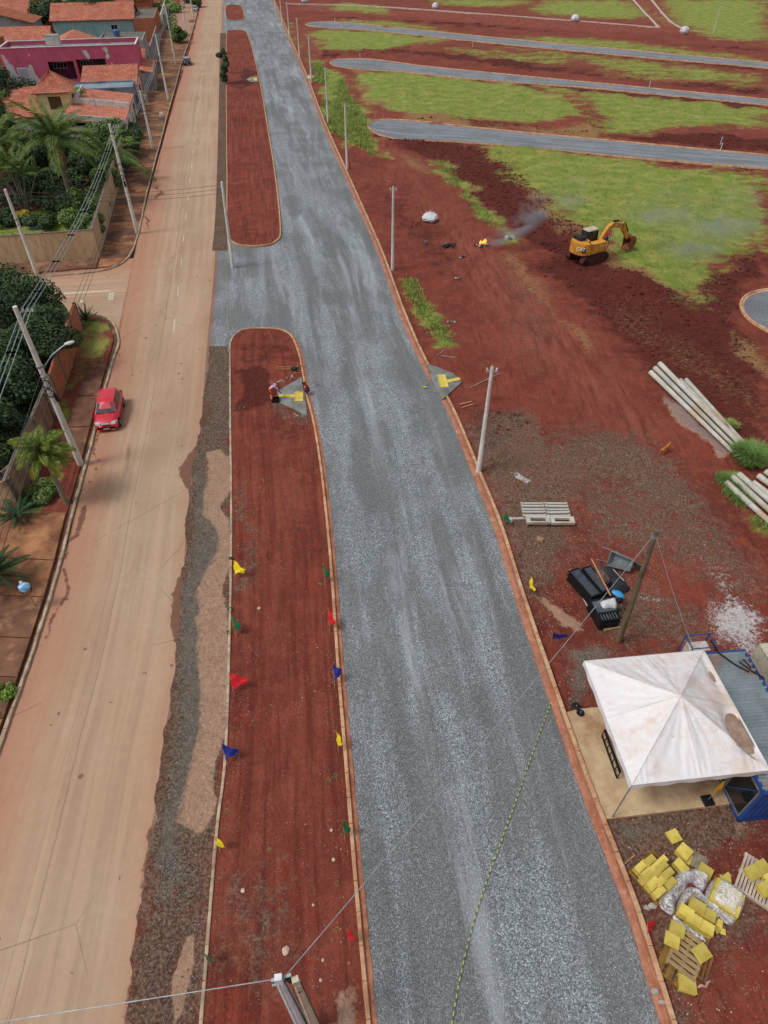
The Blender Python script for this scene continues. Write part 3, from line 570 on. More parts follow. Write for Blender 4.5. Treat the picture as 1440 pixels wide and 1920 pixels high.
for q in ([(204,549),(215,548),(212,563),(202,563)], [(152,563),(159,563),(156,567),(149,567)], [(120,549),(208,544),(208,546),(120,551.5)]):
    mb = MB(); mb.add([G(*p, .006) for p in q][::-1], [(0,1,2,3)]); mb.build('stop_marking', PAINT, kind='structure')
# ------------------------------------------------------------------ shared materials
CONC = mat('weathered_concrete', (176,172,160), (146,140,126), 1.5, .85, .3, dirt=(120,104,88))
CONCD = mat('dark_concrete', (120,112,102), (92,84,76), 1.5, .9, .3)
POLE = mat('pole_concrete', (222,220,212), (196,192,182), 1.2, .8, .2, stretch=(3,3,.5), dirt=(182,164,146))
STEEL = mat('galvanised_steel', (168,174,178), (130,136,140), 5, .45, .1, metal=.6, spec=.5)
BLACK = mat('black_plastic', (30,31,34), (20,21,23), 4, .5, .1)
DKGREY = mat('dark_rubber', (48,46,45), (34,32,31), 4, .8, .2)
CABLE = mat('cable_sheath', (74,74,76), (50,50,52), 3, .6, 0)
CABLEL = mat('bare_conductor', (176,182,186), (140,146,150), 3, .4, 0, metal=.3)
WOOD = mat('raw_timber', (190,140,98), (150,104,70), 3, .8, .3, stretch=(1,6,6))
GLASSD = mat('dark_glass', (30,36,40), (22,26,30), 2, .12, 0, spec=.6)
WHITEP = mat('white_paint', (226,224,220), (206,202,196), 2, .6, .1, dirt=(180,150,130))
SIDEW = mat('earth_stained_paving', (172,122,84), (124,80,56), .9, .88, .4, dirt=(88,56,42), fine=14, rnd=.28)
SIDEW2 = mat('brown_stained_concrete', (128,90,68), (94,62,48), .7, .88, .4, dirt=(168,128,96), fine=14, rnd=.24)

# ------------------------------------------------------------------ pavements on the left
KU = [(-60,533),(0,527),(60,521),(120,517),(180,511),(215,502),(238,488),(251,468),(260,440),(268,405),(276,365),(290,310),(303,262),(315,215),(329,165),(342,115),(355,78),(366,40),(376,0)]
sweep('kerb', KU, [(-.14,-.05), (-.14,.13), (-.12,.145), (-.01,.145), (.0,.12), (.02,-.05)], KERBG, jit=.05)
KL = [(60,588),(130,586),(175,590),(203,600),(216,618),(221,645),(212,672),(205,695),(190,750),(178,800),(160,870),(135,960),(100,1095),(55,1235),(0,1392),(-90,1640),(-215,1990)]
sweep('kerb', KL, [(-.15,-.05), (-.15,.12), (-.13,.135), (-.01,.135), (.0,.11), (.02,-.05)], KERBG, jit=.05)
sweep('gutter', KL, [(.02,-.02), (.03,.012), (.34,.016), (.36,-.02)], SIDEW2, jit=.05)
WOb, wa = G(262, 290), R(12.0)
O0 = Vector((-28.6, 64.6))          # outer corner of the garden wall
def W(a, b): return Vector((O0.x + a*math.cos(wa) - b*math.sin(wa), O0.y + a*math.sin(wa) + b*math.cos(wa)))
walk = E('sidewalk', (0,0,0)); walk['kind'] = 'structure'
kw = Gn(crom(KU, 2)); kd = np.r_[0, np.cumsum(np.linalg.norm(np.diff(kw, axis=0), axis=1))]
def kerb_at(b):      # kerb point level with building-line coordinate b
    bb = (kw[:,0]-O0.x)*(-math.sin(wa)) + (kw[:,1]-O0.y)*math.cos(wa); aa = (kw[:,0]-O0.x)*math.cos(wa) + (kw[:,1]-O0.y)*math.sin(wa)
    m = aa > 1.2; i = np.argsort(bb[m]); return np.interp(b, bb[m][i], aa[m][i])
b = -2.6; k = 0
while b < 150:
    L_ = 2.05 if b < 60 else 3.4; b1 = b+L_
    a0 = .02; q = [W(a0, b+.04), W(kerb_at(b)-.15, b+.04), W(kerb_at(b1)-.15, b1-.04), W(a0, b1-.04)]
    zt = .125+random.uniform(0, .025)
    MB().prism([tuple(p) for p in q], -.02, zt).build('paving_slab', SIDEW if (k*7 % 11) < 5 else SIDEW2, walk); b = b1; k += 1
a = -.1
while a > -16:                                                             # pavement along the side street
    a1 = a-2.6; q = [W(a, -2.62), W(a, -.02), W(a1, -.02), W(a1, -2.45)]
    MB().prism([tuple(p) for p in q], -.02, .125+random.uniform(0,.015)).build('paving_slab', SIDEW2, walk); a = a1+.02
# verge and pavement below the side street
VL = [L('grass', [(150,600),(205,610),(212,640),(200,680),(150,690),(150,760),(130,820),(105,850),(120,760),(150,690)], .5, .60), L('straw', [(150,600),(210,610),(200,690),(120,760)], .5, .5),
      L('grass', [(40,905),(100,900),(110,935),(80,960),(50,985),(30,960)], .4, 1), L('grass', [(-10,1290),(30,1288),(34,1310),(0,1318)], .2, 1), L('track', [(60,940),(160,930),(140,1000),(40,1000)], .5, .8)]
verge = sheet('verge', [(80,590),(150,592),(178,597),(198,606),(208,622),(212,645),(200,690),(186,745),(172,800),(154,868),(128,958),(94,1092),(50,1230),(-5,1390),(-95,1640),(-220,1990)],
      [(20,590),(90,597),(150,600),(148,610),(148,640),(140,680),(120,745),(100,790),(75,870),(40,960),(-20,1092),(-80,1230),(-160,1390),(-280,1640),(-420,1990)], 300, 40, .10, EARTH, ('grass','straw','track'), VL, wob=.06)
low = E('sidewalk', (0,0,0)); low['kind'] = 'structure'
lk = crom([(199,692),(184,747),(170,802),(152,870),(126,960),(92,1094),(48,1232),(-7,1392),(-97,1642),(-222,1990)], 2)
for y0, y1, x0, x1 in ((692,745,166,146), (747,803,145,124), (805,868,123,102)):
    xa = np.interp(y0, lk[:,1], lk[:,0]); xb = np.interp(y1, lk[:,1], lk[:,0])
    MB().prism([G(x0,y0).to_tuple(), G(xa,y0).to_tuple(), G(xb,y1).to_tuple(), G(x1,y1).to_tuple()], .0, .165).build('paving_slab', SIDEW2, low)
for y0, y1, sk in ((965,1053,-14), (1055,1122,-12), (1124,1199,-14), (1201,1272,-10), (1274,1350,-10), (1352,1440,-8), (1442,1540,-6)):
    xa = np.interp(y0, lk[:,1], lk[:,0]); xb = np.interp(y1, lk[:,1], lk[:,0])
    for f0, f1 in ((0,.48), (.49,1.0)):
        def pp(x, y, f): return G(x-330*f*1.0, y-sk*f*-1.2)
        MB().prism([pp(xa,y0,f1).to_tuple(), pp(xa,y0,f0).to_tuple(), pp(xb,y1,f0).to_tuple(), pp(xb,y1,f1).to_tuple()], .0, .165+random.uniform(-.01,.012)).build('paving_slab', random.choice([SIDEW, SIDEW2, SIDEW2]), low)

# ------------------------------------------------------------------ walls
def wall_run(name, pts, h, th, m, coping=None, jag=0, parent=None, zb=-.1, step=1.5):
    """wall following world points with a slightly uneven top"""
    mb = MB(); line = []
    for i in range(len(pts)-1):
        a = Vector(pts[i]); b_ = Vector(pts[i+1]); n = max(1, int((b_-a).length/step)); line += [a.lerp(b_, k/n) for k in range(n)]
    line.append(Vector(pts[-1])); hs_ = [h + random.uniform(-jag, jag) for _ in line]
    for i in range(len(line)-1):
        a, b_ = line[i], line[i+1]; d = (b_-a).normalized(); nn = Vector((-d.y, d.x))*th/2
        vs = [(a+nn).to_tuple()+(zb,), (b_+nn).to_tuple()+(zb,), (b_-nn).to_tuple()+(zb,), (a-nn).to_tuple()+(zb,),
              (a+nn).to_tuple()+(hs_[i],), (b_+nn).to_tuple()+(hs_[i+1],), (b_-nn).to_tuple()+(hs_[i+1],), (a-nn).to_tuple()+(hs_[i],)]
        mb.add(vs, [(0,3,2,1),(4,5,6,7),(0,1,5,4),(1,2,6,5),(2,3,7,6),(3,0,4,7)])
    return mb.build(name, m, parent)
def roughcast():
    s = NT('stained_roughcast'); co = s.map((1, 1, .25)); c = s.mix(s.ss(s.noise(1.2, 6, .7, co), .3, .7), lin((210,184,146)), lin((184,154,118)))
    c = s.mix(s.math('MULTIPLY', s.ss(s.noise(3.5, 6, .75, s.map((2,2,.3))), .5, .7), .6), c, lin((100,76,56)))
    c = s.mix(s.math('MULTIPLY', s.ss(s.noise(.5, 5, .7), .5, .7), .4), c, lin((130,110,92)))
    return s.done(c, .92, s.noise(10, 5, .8), .9, .04, .2)
RC = roughcast()
def brickm():
    s = NT('hollow_brick'); sx = s.n('SeparateXYZ'); s.put(sx.inputs[0], s.co); cb = s.n('CombineXYZ'); s.put(cb.inputs[0], s.math('ADD', sx.outputs[0], sx.outputs[1])); s.put(cb.inputs[1], sx.outputs[2])
    bt = s.n('TexBrick'); s.put(bt.inputs['Vector'], cb.outputs[0]); bt.inputs['Scale'].default_value = 1.0; bt.inputs['Brick Width'].default_value = .3; bt.inputs['Row Height'].default_value = .2
    bt.inputs['Mortar Size'].default_value = .018; bt.inputs['Color1'].default_value = lin((196,112,72)); bt.inputs['Color2'].default_value = lin((168,88,56)); bt.inputs['Mortar'].default_value = lin((156,128,106))
    c = s.mix(s.math('MULTIPLY', s.ss(s.noise(.7, 5, .7), .45, .7), .5), bt.outputs[0], lin((140,84,60))); c = s.vary(c, s.noise(14, 3, .7), .88, 1.1)
    return s.done(c, .9, s.math('SUBTRACT', s.math('MULTIPLY', s.noise(12, 3), .3), bt.outputs['Fac']), .7, .02, .2)
BRICK = brickm(); STUCCO = mat('bare_stucco', (182,150,120), (146,112,88), .8, .92, .6, stretch=(1,1,.3), dirt=(112,84,66), fine=9)
gw = E('garden_wall', (0,0,0), 0, 'tan roughcast garden wall round the palm garden at the street corner', 'wall')
wall_run('street_face', [W(-.12, 0), W(-.12, 38)], 2.75, .22, RC, parent=gw); wall_run('side_face', [W(-.02,.12), W(-30,.12)], 2.75, .22, RC, parent=gw)
wall_run('coping', [W(-.12, -.02), W(-.12, 38.2)], 2.81, .27, CONCD, parent=gw, zb=2.752); wall_run('coping', [W(-.26,.12), W(-30,.12)], 2.81, .27, CONCD, parent=gw, zb=2.752)
pB = [G(156,617).xy, G(134,690).xy, G(112,757).xy]; pS = [G(112,757).xy, G(85,830).xy, G(57,900).xy, G(36,957).xy]
bw = E('brick_wall', (0,0,0), 0, 'orange hollow brick wall with concrete posts beside the agave', 'wall')
wall_run('brickwork', pB, 2.35, .16, BRICK, jag=.06, parent=bw, step=1.0)
for k in range(5):
    p = Vector(pB[0]).lerp(Vector(pB[2]), (k+.02)/4.05); MB().box((p.x, p.y, 1.15), (.24,.2,2.42), rz=R(12)).build('concrete_post', CONCD, bw)
sw = E('stucco_wall', (0,0,0), 0, 'crumbling stained stucco wall continuing the brick wall behind the palm tree', 'wall')
wall_run('stucco_face', pS, 2.2, .2, STUCCO, jag=.05, parent=sw); wall_run('coping', pS, 2.28, .24, CONCD, zb=2.26, parent=sw, jag=0)
wall_run('return_face', [pS[-1]+Vector((-.1,.1)), pS[-1]+Vector((-6,-.4))], 2.15, .2, STUCCO, parent=sw)
for k, f in enumerate((.18,.45,.7,.97)): p = Vector(pS[0]).lerp(Vector(pS[-1]), f); MB().box((p.x+.08, p.y, 1.1), (.28,.2,2.3), rz=R(8)).build('concrete_post', CONCD, sw)

# ------------------------------------------------------------------ houses
def tilem(name, a, b_, d):
    s = NT(name); c = s.mix(s.ss(s.noise(.5, 5, .65), .3, .7), lin(a), lin(b_)); c = s.mix(s.math('MULTIPLY', s.ss(s.noise(2.2, 6, .85), .44, .68), .7), c, lin(d)); c = s.mix(s.math('MULTIPLY', s.ss(s.noise(.35, 5, .75), .52, .68), .45), c, lin((150,124,108)))
    v = s.n('TexVoronoi'); s.put(v.inputs['Vector'], s.co); v.inputs['Scale'].default_value = 3.2; sp = s.n('SeparateColor'); s.put(sp.inputs[0], v.outputs['Color'])
    c = s.vary(c, sp.outputs[0], .86, 1.12); return s.done(c, .85, s.noise(9, 4), .3, .02, .25)
TILE = tilem('clay_roof_tile', (208,136,110), (184,108,86), (118,78,64)); TILEO = tilem('aged_clay_tile', (184,112,86), (158,92,70), (100,66,54)); TILEP = tilem('bleached_clay_tile', (206,142,116), (186,118,92), (140,92,74))
SHEETG = mat('fibre_cement_sheet', (150,156,160), (118,124,128), .8, .8, .2, dirt=(96,92,88))
PINK = mat('pink_wall_paint', (206,98,124), (194,88,112), .6, .75, .15, dirt=(180,82,104)); CREAM = mat('cream_wall_paint', (238,216,160), (222,198,144), .8, .8, .1, dirt=(170,140,104))
WW = mat('white_wall', (226,222,218), (208,202,196), .6, .8, .1, dirt=(180,160,144)); GREYW = mat('grey_render', (174,174,174), (150,148,146), .6, .9, .3, dirt=(106,98,92))
BLUEW = mat('slate_blue_render', (136,148,162), (116,126,140), .5, .85, .3, dirt=(84,84,90)); TEAL = mat('pale_teal_wall', (150,190,188), (130,168,168), .8, .8, .1); WINDB = mat('brown_shutter', (108,76,48), (84,58,38), 4, .7, .1)
def tiled(mb, p0, p1, p2, p3, pitch=.24, course=.38, amp=.045):
    """roof plane with rows of curved tiles: p0-p1 eave, p3-p2 ridge"""
    p0, p1, p2, p3 = map(Vector, (p0, p1, p2, p3)); w = max((p1-p0).length, (p2-p3).length); l = ((p3-p0).length+(p2-p1).length)/2
    nu = min(220, max(4, int(w/pitch)*2)); nv = max(2, min(30, int(l/course))); N = (p1-p0).cross(p3-p0).normalized(); N = N if N.z > 0 else -N; vs = []; fs = []
    for j in range(nv+1):
        for q in (0, 1):
            if j == nv and q: continue
            t = j/nv
            for i in range(nu+1):
                u = i/nu; P_ = p0.lerp(p1, u).lerp(p3.lerp(p2, u), t); vs.append(P_ + N*(amp*(1 if i % 2 else 0) + (.035 if (q == 1 or j == 0) else 0)))
    rows = 2*nv+1
    for j in range(rows-1):
        for i in range(nu): a_ = j*(nu+1)+i; fs.append((a_, a_+1, a_+nu+2, a_+nu+1))
    mb.add(vs, fs); b0 = len(mb.v); q4 = [p0, p1, p2, p3]; mb.v += [tuple(p-N*.02) for p in q4] + [tuple(p-N*.14) for p in q4]
    mb.f += [(b0, b0+1, b0+2, b0+3), (b0+7, b0+6, b0+5, b0+4)] + [(b0+i, b0+4+i, b0+4+(i+1) % 4, b0+(i+1) % 4) for i in range(4)]
def house(name, label, cat, a0, a1, b0, b1, h, wm, roof=None, rh=1.2, rm=None, over=.4, wins=(), group=None, par=0, z0=0):
    ca, cb_ = (a0+a1)/2, (b0+b1)/2; o = W(ca, cb_); root = E(name, (o.x, o.y, z0), wa, label, cat, group); w, d = (a1-a0)/2, (b1-b0)/2; t = .18
    for s_ in (-1, 1):
        MB().box((0, s_*(d-t/2), h/2), (2*w, t, h)).build('wall', wm, root); MB().box((s_*(w-t/2), 0, h/2), (t, 2*d-2*t-.004, h)).build('wall', wm, root)
    mb = MB(); W_, D_ = w+over, d+over
    if roof == 'gable_b':      # ridge along b
        tiled(mb, (-W_,-D_,h-.12), (-W_,D_,h-.12), (0,D_,h+rh), (0,-D_,h+rh)); tiled(mb, (W_,D_,h-.12), (W_,-D_,h-.12), (0,-D_,h+rh), (0,D_,h+rh))
        for s_ in (-1,1): MB().add([(-w,s_*d,h), (w,s_*d,h), (0,s_*d,h+rh-.12), (-w,s_*(d-.15),h), (w,s_*(d-.15),h), (0,s_*(d-.15),h+rh-.12)], [(0,1,2),(5,4,3),(0,3,4,1),(1,4,5,2),(2,5,3,0)]).build('gable', wm, root)
    elif roof == 'gable_a':
        tiled(mb, (W_,-D_,h-.12), (-W_,-D_,h-.12), (-W_,0,h+rh), (W_,0,h+rh)); tiled(mb, (-W_,D_,h-.12), (W_,D_,h-.12), (W_,0,h+rh), (-W_,0,h+rh))
        for s_ in (-1,1): MB().add([(s_*w,-d,h), (s_*w,d,h), (s_*w,0,h+rh-.12), (s_*(w-.15),-d,h), (s_*(w-.15),d,h), (s_*(w-.15),0,h+rh-.12)], [(0,1,2),(5,4,3),(0,3,4,1),(1,4,5,2),(2,5,3,0)]).build('gable', wm, root)
    elif roof == 'shed':       # rises away from the viewer
        tiled(mb, (W_,-D_,h-.05), (-W_,-D_,h-.05), (-W_,D_,h+rh), (W_,D_,h+rh)); MB().add([(-w,d,h),(w,d,h),(w,d,h+rh*.9),(-w,d,h+rh*.9),(-w,d-.15,h),(w,d-.15,h),(w,d-.15,h+rh*.9),(-w,d-.15,h+rh*.9)], [(0,3,2,1),(4,5,6,7),(0,1,5,4),(2,3,7,6),(1,2,6,5),(3,0,4,7)]).build('back_wall', wm, root)
    elif roof == 'shed_a':     # falls towards the street
        tiled(mb, (W_,D_,h-.05), (W_,-D_,h-.05), (-W_,-D_,h+rh), (-W_,D_,h+rh)); MB().box((-w+.1, 0, h+rh*.45), (.15, 2*d, rh*.9)).build('back_wall', wm, root)
    elif roof == 'hip':
        r = max(0, w-d); tiled(mb, (W_,-D_,h-.1), (-W_,-D_,h-.1), (-r-.01,0,h+rh), (r+.01,0,h+rh)); tiled(mb, (-W_,D_,h-.1), (W_,D_,h-.1), (r+.01,0,h+rh), (-r-.01,0,h+rh))
        tiled(mb, (-W_,-D_,h-.1), (-W_,D_,h-.1), (-r-.01,.05,h+rh), (-r-.01,-.05,h+rh)); tiled(mb, (W_,D_,h-.1), (W_,-D_,h-.1), (r+.01,-.05,h+rh), (r+.01,.05,h+rh))
    elif roof == 'flat':
        mb.box((0,0,h-.35), (2*w-2*t-.01, 2*d-2*t-.01, .16))
    if roof: mb.build('roof', rm or TILE, root)
    for side, p, z, ww, wh, k in wins:
        fr = MB(); pn = MB(); th = .06
        if side in 'sn':
            y_ = -d-.004 if side == 's' else d+.004
            for c_, s_ in (((p, y_, z-wh/2), (ww+.1, .08, .07)), ((p, y_, z+wh/2), (ww+.1, .08, .07)), ((p-ww/2, y_, z), (.07, .082, wh)), ((p+ww/2, y_, z), (.07, .082, wh)), ((p, y_, z), (.05, .078, wh))): fr.box(c_, s_)
            pn.box((p, y_, z), (ww, .05, wh))
        else:
            x_ = w+.004 if side == 'e' else -w-.004
            for c_, s_ in (((x_, p, z-wh/2), (.08, ww+.1, .07)), ((x_, p, z+wh/2), (.08, ww+.1, .07)), ((x_, p-ww/2, z), (.082, .07, wh)), ((x_, p+ww/2, z), (.082, .07, wh)), ((x_, p, z), (.078, .05, wh))): fr.box(c_, s_)
            pn.box((x_, p, z), (.05, ww, wh))
        f_ = fr.build('door' if k == 'door' else 'window', {'b': WINDB, 'w': WHITEP, 'd': CONCD, 'door': WINDB}[k], root); pn.build('panel' if k in ('b', 'door') else 'pane', WINDB if k in ('b', 'door') else GLASSD, f_)
    return root, w, d
# front house with terracotta roofs stepping down to the street
r_, w, d = house('terracotta_house', 'low street-side house with stepped orange tile roofs and white parapets', 'house', -8.6, -.15, 41, 51.0, 3.1, WW, 'shed_a', 1.1, TILE, wins=[('e',-2.5,1.4,1.4,1.3,'w'), ('e',2,1.2,2.2,2.2,'d'), ('s',-1,1.5,1.4,1.2,'b')], over=.15)
for y_ in (-d, d): MB().box((0,y_,3.85), (2*w+.4,.16,.9), ry=R(7)).build('parapet', WHITEP, r_)
r_, w, d = house('terracotta_house', 'second street-side house with orange tile roof between white parapets beside the slate blue wall', 'house', -7.6, -.15, 51.4, 61.0, 3.2, WW, 'shed_a', 1.0, TILE, wins=[('e',-2.5,1.4,1.6,1.3,'w'), ('e',2.2,1.2,2.0,2.2,'door')], over=.15)
MB().box((0,-d+.1,3.9), (2*w+.4,.16,.8), ry=R(7)).build('parapet', WHITEP, r_); MB().box((-w-.05,0,3.9), (.2,2*d,1.7)).build('parapet', WHITEP, r_)
house('cream_house', 'two-storey cream house with hipped orange tile roof and brown shutter', 'house', -12.6, -8.0, 49.5, 55.5, 5.9, CREAM, 'hip', 2.2, TILE, .5, wins=[('s',.2,4.5,1.7,1.5,'b'), ('e',0,4.4,1.2,1.2,'b'), ('s',-1,1.6,1.4,1.4,'w')])
house('tiled_annex', 'long low orange tiled annex between garden trees and cream house', 'house', -27, -12.9, 49, 58, 3.0, WW, 'shed', 2.2, TILE, .3, wins=[('s',3,1.6,1.4,1.4,'w'), ('s',-3,1.6,1.4,1.4,'w')])
r_, w, d = house('blue_house', 'flat-roofed slate blue rendered annex in front of the pink building', 'house', -15, -.2, 62.5, 68.5, 3.9, BLUEW, 'flat', 0, BLUEW, wins=[('s',-3,2.2,1.2,1.2,'w'), ('e',0,1.2,2.4,2.2,'d')])
house('porch_roof_house', 'orange tiled lean-to against the right end of the pink facade', 'house', -9.5, -.2, 70, 78.4, 3.0, WW, 'shed', 1.7, TILE, .15, wins=[('e',0,1.2,2.2,2.0,'door')])
# pink building
o = W(-12.2, 87.6); pk = E('pink_building', (o.x, o.y, 0), wa, 'long two-storey magenta pink building with peeling paint and roof water tank', 'building'); w, d, h = 12.0, 4.2, 7.0
fm = MB()    # street-side and rear walls, facade built round its loggia openings
op = [(-4.2, .3, 1.9, 4.8), (.8, 6.0, 1.9, 5.0)]; xs = [-w, -4.2, .3, .8, 6.0, w]
for i in range(5):
    x0, x1 = xs[i], xs[i+1]; isop = i in (1, 3)
    if isop: z1_ = op[0 if i == 1 else 1][3]; fm.box(((x0+x1)/2, -d, (z1_+h)/2), (x1-x0-.004, .2, h-z1_)); fm.box(((x0+x1)/2, -d, .95), (x1-x0-.004, .2, 1.9))
    else: fm.box(((x0+x1)/2, -d, h/2), (x1-x0, .2, h))
fm.build('facade', PINK, pk); MB().box((w-.1, .1, h/2), (.2, 2*d-.004, h)).box((-w+.1, .1, h/2), (.2, 2*d-.004, h)).box((0, d, h/2), (2*w-.404, .2, h)).build('wall', PINK, pk)
MB().box((0,-d,h+.04), (2*w+.1,.3,.08)).box((w-.1,0,h+.045), (.3,2*d-.3,.08)).box((-w+.1,0,h+.045), (.3,2*d-.3,.08)).box((0,d,h+.04), (2*w+.1,.3,.08)).build('parapet_coping', WHITEP, pk)
MB().box((0,.1,h-.7), (2*w-.42,2*d-.4,.12)).build('roof', SHEETG, pk); MB().box((.9,-d+2.3,3.3), (10.2,.12,2.9)).build('loggia_back_wall', mat('shaded_plum_wall', (110,46,78), (92,36,64)), pk)  # back wall in a darkened pink, the loggia's shade put into its colour
MB().box((.9,-d+1.2,1.8), (10.2,2.2,.1)).build('loggia_floor', CONCD, pk); MB().box((.55,-d+1.2,3.4), (.3,2.2,3.1)).build('loggia_pier', PINK, pk)
for x_, z_, ww, wh in ((-2.6,3.9,2.4,.9), (2.2,4.0,2.2,1.0)):
    f_ = MB(); [f_.box((x_+k*ww/4, -d+2.2, z_), (.06,.06,wh)) for k in range(-2,3)]; f_.box((x_,-d+2.2,z_+wh/2), (ww,.065,.06)).box((x_,-d+2.2,z_-wh/2), (ww,.065,.06)); f_ = f_.build('window', WHITEP, pk); MB().box((x_,-d+2.22,z_), (ww,.02,wh)).build('pane', GLASSD, f_)
MB().box((4.9,-d+2.18,3.3), (1.9,.1,2.7)).build('doorway', GLASSD, pk)
f_ = MB().box((-8.9,-d-.11,3.3), (1.8,.06,1.5)).build('window', WHITEP, pk); MB().box((-8.9,-d-.15,3.3), (1.6,.03,1.3)).build('pane', mat('curtained_glass', (176,180,186), (150,152,160), 5, .3, 0), f_)
MB().box((-2.5,-d+1.6,7.55), (2.3,2.0,2.0)).build('water_tank_box', WHITEP, pk); MB().box((-2.5,-d+1.6,8.58), (2.4,2.1,.08)).build('tank_lid', CONC, pk)
def blotch(pts, nm='paint_flake_patch', y=-d-.105):
    P_ = crom(pts, .12, True); n = len(P_); P_ = P_ + (np.random.default_rng(int(abs(pts[0][0]*100))).random((n, 2))-.5)*.12
    mb = MB(); mb.v = [(p[0], y, p[1]) for p in P_]+[(p[0], y-.012, p[1]) for p in P_]; mb.f = [tuple(range(n-1,-1,-1)), tuple(range(n, 2*n))]+[(i, (i+1) % n, n+(i+1) % n, n+i) for i in range(n)]
    mb.f = [f[::-1] for f in mb.f]; mb.build(nm, mat('bare_white_plaster', (222,216,216), (200,190,192), 3, .85, .2), pk)
blotch([(-11.7,6.0),(-11.2,5.9),(-10.8,4.8),(-10.2,4.3),(-10.1,3.1),(-9.2,2.4),(-8.4,2.9),(-7.6,4.4),(-7.0,4.2),(-6.9,2.9),(-6.3,2.1),(-7.0,1.3),(-9,1.2),(-11,1.2),(-11.3,3.0)])
blotch([(2.3,6.6),(2.6,6.2),(2.9,6.5),(3.2,6.1),(3.5,5.4),(3.1,5.0),(2.7,5.4),(2.5,5.9)]); blotch([(6.0,6.6),(6.6,6.7),(6.9,6.3),(6.7,5.9),(7.0,5.3),(6.5,4.9),(6.2,5.3),(6.5,5.8),(6.2,6.1)])
blotch([(-7.1,6.0),(-6.9,6.1),(-6.8,5.8),(-7.0,5.7)]); blotch([(6.9,4.3),(7.1,4.4),(7.2,4.1),(7.0,4.0)])
# behind and beside it
house('grey_shed', 'low grey sheet-roofed building close behind the pink building', 'shed', -24, -4, 93, 99, 5.0, mat('dusty_plaster', (170,152,132), (146,128,110), .6, .9, .2), 'flat', 0, SHEETG)
house('white_gable_house', 'white gabled house with orange tile roof behind the pink building', 'house', -21, -9.5, 101, 113, 4.2, WW, 'gable_b', 2.0, TILE, .5, wins=[('s',2,2.2,1.2,1.0,'w')])
house('grey_block_house', 'grey rendered flat-roofed house with one dark window by the street', 'house', -9.2, -.3, 100, 112, 5.6, GREYW, 'flat', 0, CONCD, wins=[('s',.4,3.6,1.8,1.5,'d'), ('e',-2,1.4,2,2,'d')])
house('tile_topped_wall_house', 'narrow house front with tiled canopy left of the street trees', 'house', -7.5, -.2, 92.5, 99.4, 3.2, GREYW, 'shed', 1.0, TILE, .2, wins=[('e',-1,1.3,1.5,2.2,'door')])
house('street_front_house', 'grey walled house beside pink gable with orange tile porch on the street', 'house', -.05, 2.0, 79.4, 92.0, 3.2, GREYW, 'shed_a', .5, TILE, .1, wins=[('e',-3,1.3,2.2,2.2,'w'), ('e',3,1.3,1.5,2.2,'door')])
house('brick_tower_house', 'bare brick upper storey with concrete slab roof left behind the pink building', 'house', -37, -27.5, 97, 104, 6.6, BRICK, 'flat', 0, CONCD, wins=[('s',3,4.6,.9,1.3,'d'), ('e',0,4.8,1.0,1.6,'d')])
house('low_brick_house', 'low brick house with orange tiles at the left picture edge', 'house', -52, -38, 90, 102, 4.0, BRICK, 'gable_a', 1.4, TILEP, wins=[('s',3,2.2,1.4,1.2,'w')])
house('left_tiled_house', 'pale orange tiled house left of the pink building', 'house', -45, -25, 72, 84, 3.4, GREYW, 'gable_a', 2.0, TILEP, .5, wins=[('s',4,1.8,1.4,1.2,'w'), ('s',-4,1.8,1.4,1.2,'w')])
house('left_tiled_house', 'grey walled house with aged orange tiles below the left tiled house', 'house', -46, -30, 59, 68, 3.2, GREYW, 'shed', 1.7, TILE, .5)
house('cream_bungalow', 'cream bungalow with brown door under the dark spreading tree', 'house', -37, -22, 117, 128, 3.6, CREAM, 'gable_a', 2.4, TILE, .6, wins=[('s',-2,1.7,1.2,2.2,'door'), ('s',3,2.0,1.2,1.0,'b')])
house('orange_roof_house', 'house with bleached orange roof behind the round tree', 'house', -66, -46, 108, 126, 4.0, WW, 'gable_a', 2.6, TILEP, .5, wins=[('s',0,2,1.4,1.2,'w')])
house('orange_roof_house', 'wide house with pale orange roof in the upper left corner', 'house', -70, -48, 132, 148, 3.8, BRICK, 'gable_a', 2.4, TILEP, .5)
house('teal_house', 'pale teal house with orange tile roof behind the hedge', 'house', -26, -6, 150, 166, 4.2, TEAL, 'gable_a', 2.8, TILE, .5, wins=[('s',5,2.4,1.6,1.2,'w')])
house('brick_house', 'bare brick house right of the teal house near the street', 'house', -5.5, -.3, 146, 170, 4.6, BRICK, 'flat', 0, CONCD)
rs = [(-48,-30,146,158,TILEO,'back-row house with aged brown-orange roof left of the teal house'), (-70,-50,158,174,TILE,'far left house with bright orange roof at the top edge'), (-46,-28,168,184,TILE,'orange roofed house directly behind the aged roof house'),
      (-24,-8,176,190,TILEO,'aged roof house behind the teal house'), (-72,-50,186,200,TILEP,'pale roof house highest in the left corner'), (-100,-76,120,140,TILE,'orange roofed house off the left edge'), (-96,-74,150,166,TILEO,'aged roofed house off the left edge'),
      (-44,-26,196,210,TILEP,'pale roofed house at the top edge'), (-20,-4,200,214,TILE,'orange roofed house at the top edge by the street'), (-75,-50,212,226,TILE,'orange roofed house at the far top left'), (-100,-76,90,108,TILEP,'pale roofed house left of the low brick house')]
for a0, a1, b0, b1, tm, lb in rs: house('tile_roof_house', lb, 'house', a0, a1, b0, b1, random.uniform(3.2,4.6), random.choice([WW, BRICK, CREAM, GREYW]), random.choice(['gable_a','gable_b','gable_a']), random.uniform(1.8,2.8), tm, .5, wins=[('s',random.uniform(-4,4),2,1.4,1.2,'w')])
def lot_wall(label, a0, b0, a1, b1, h, m):
    o = wall_run('boundary_wall', [W(a0, b0), W(a1, b1)], h, .2, m); tag(o, label, 'wall')
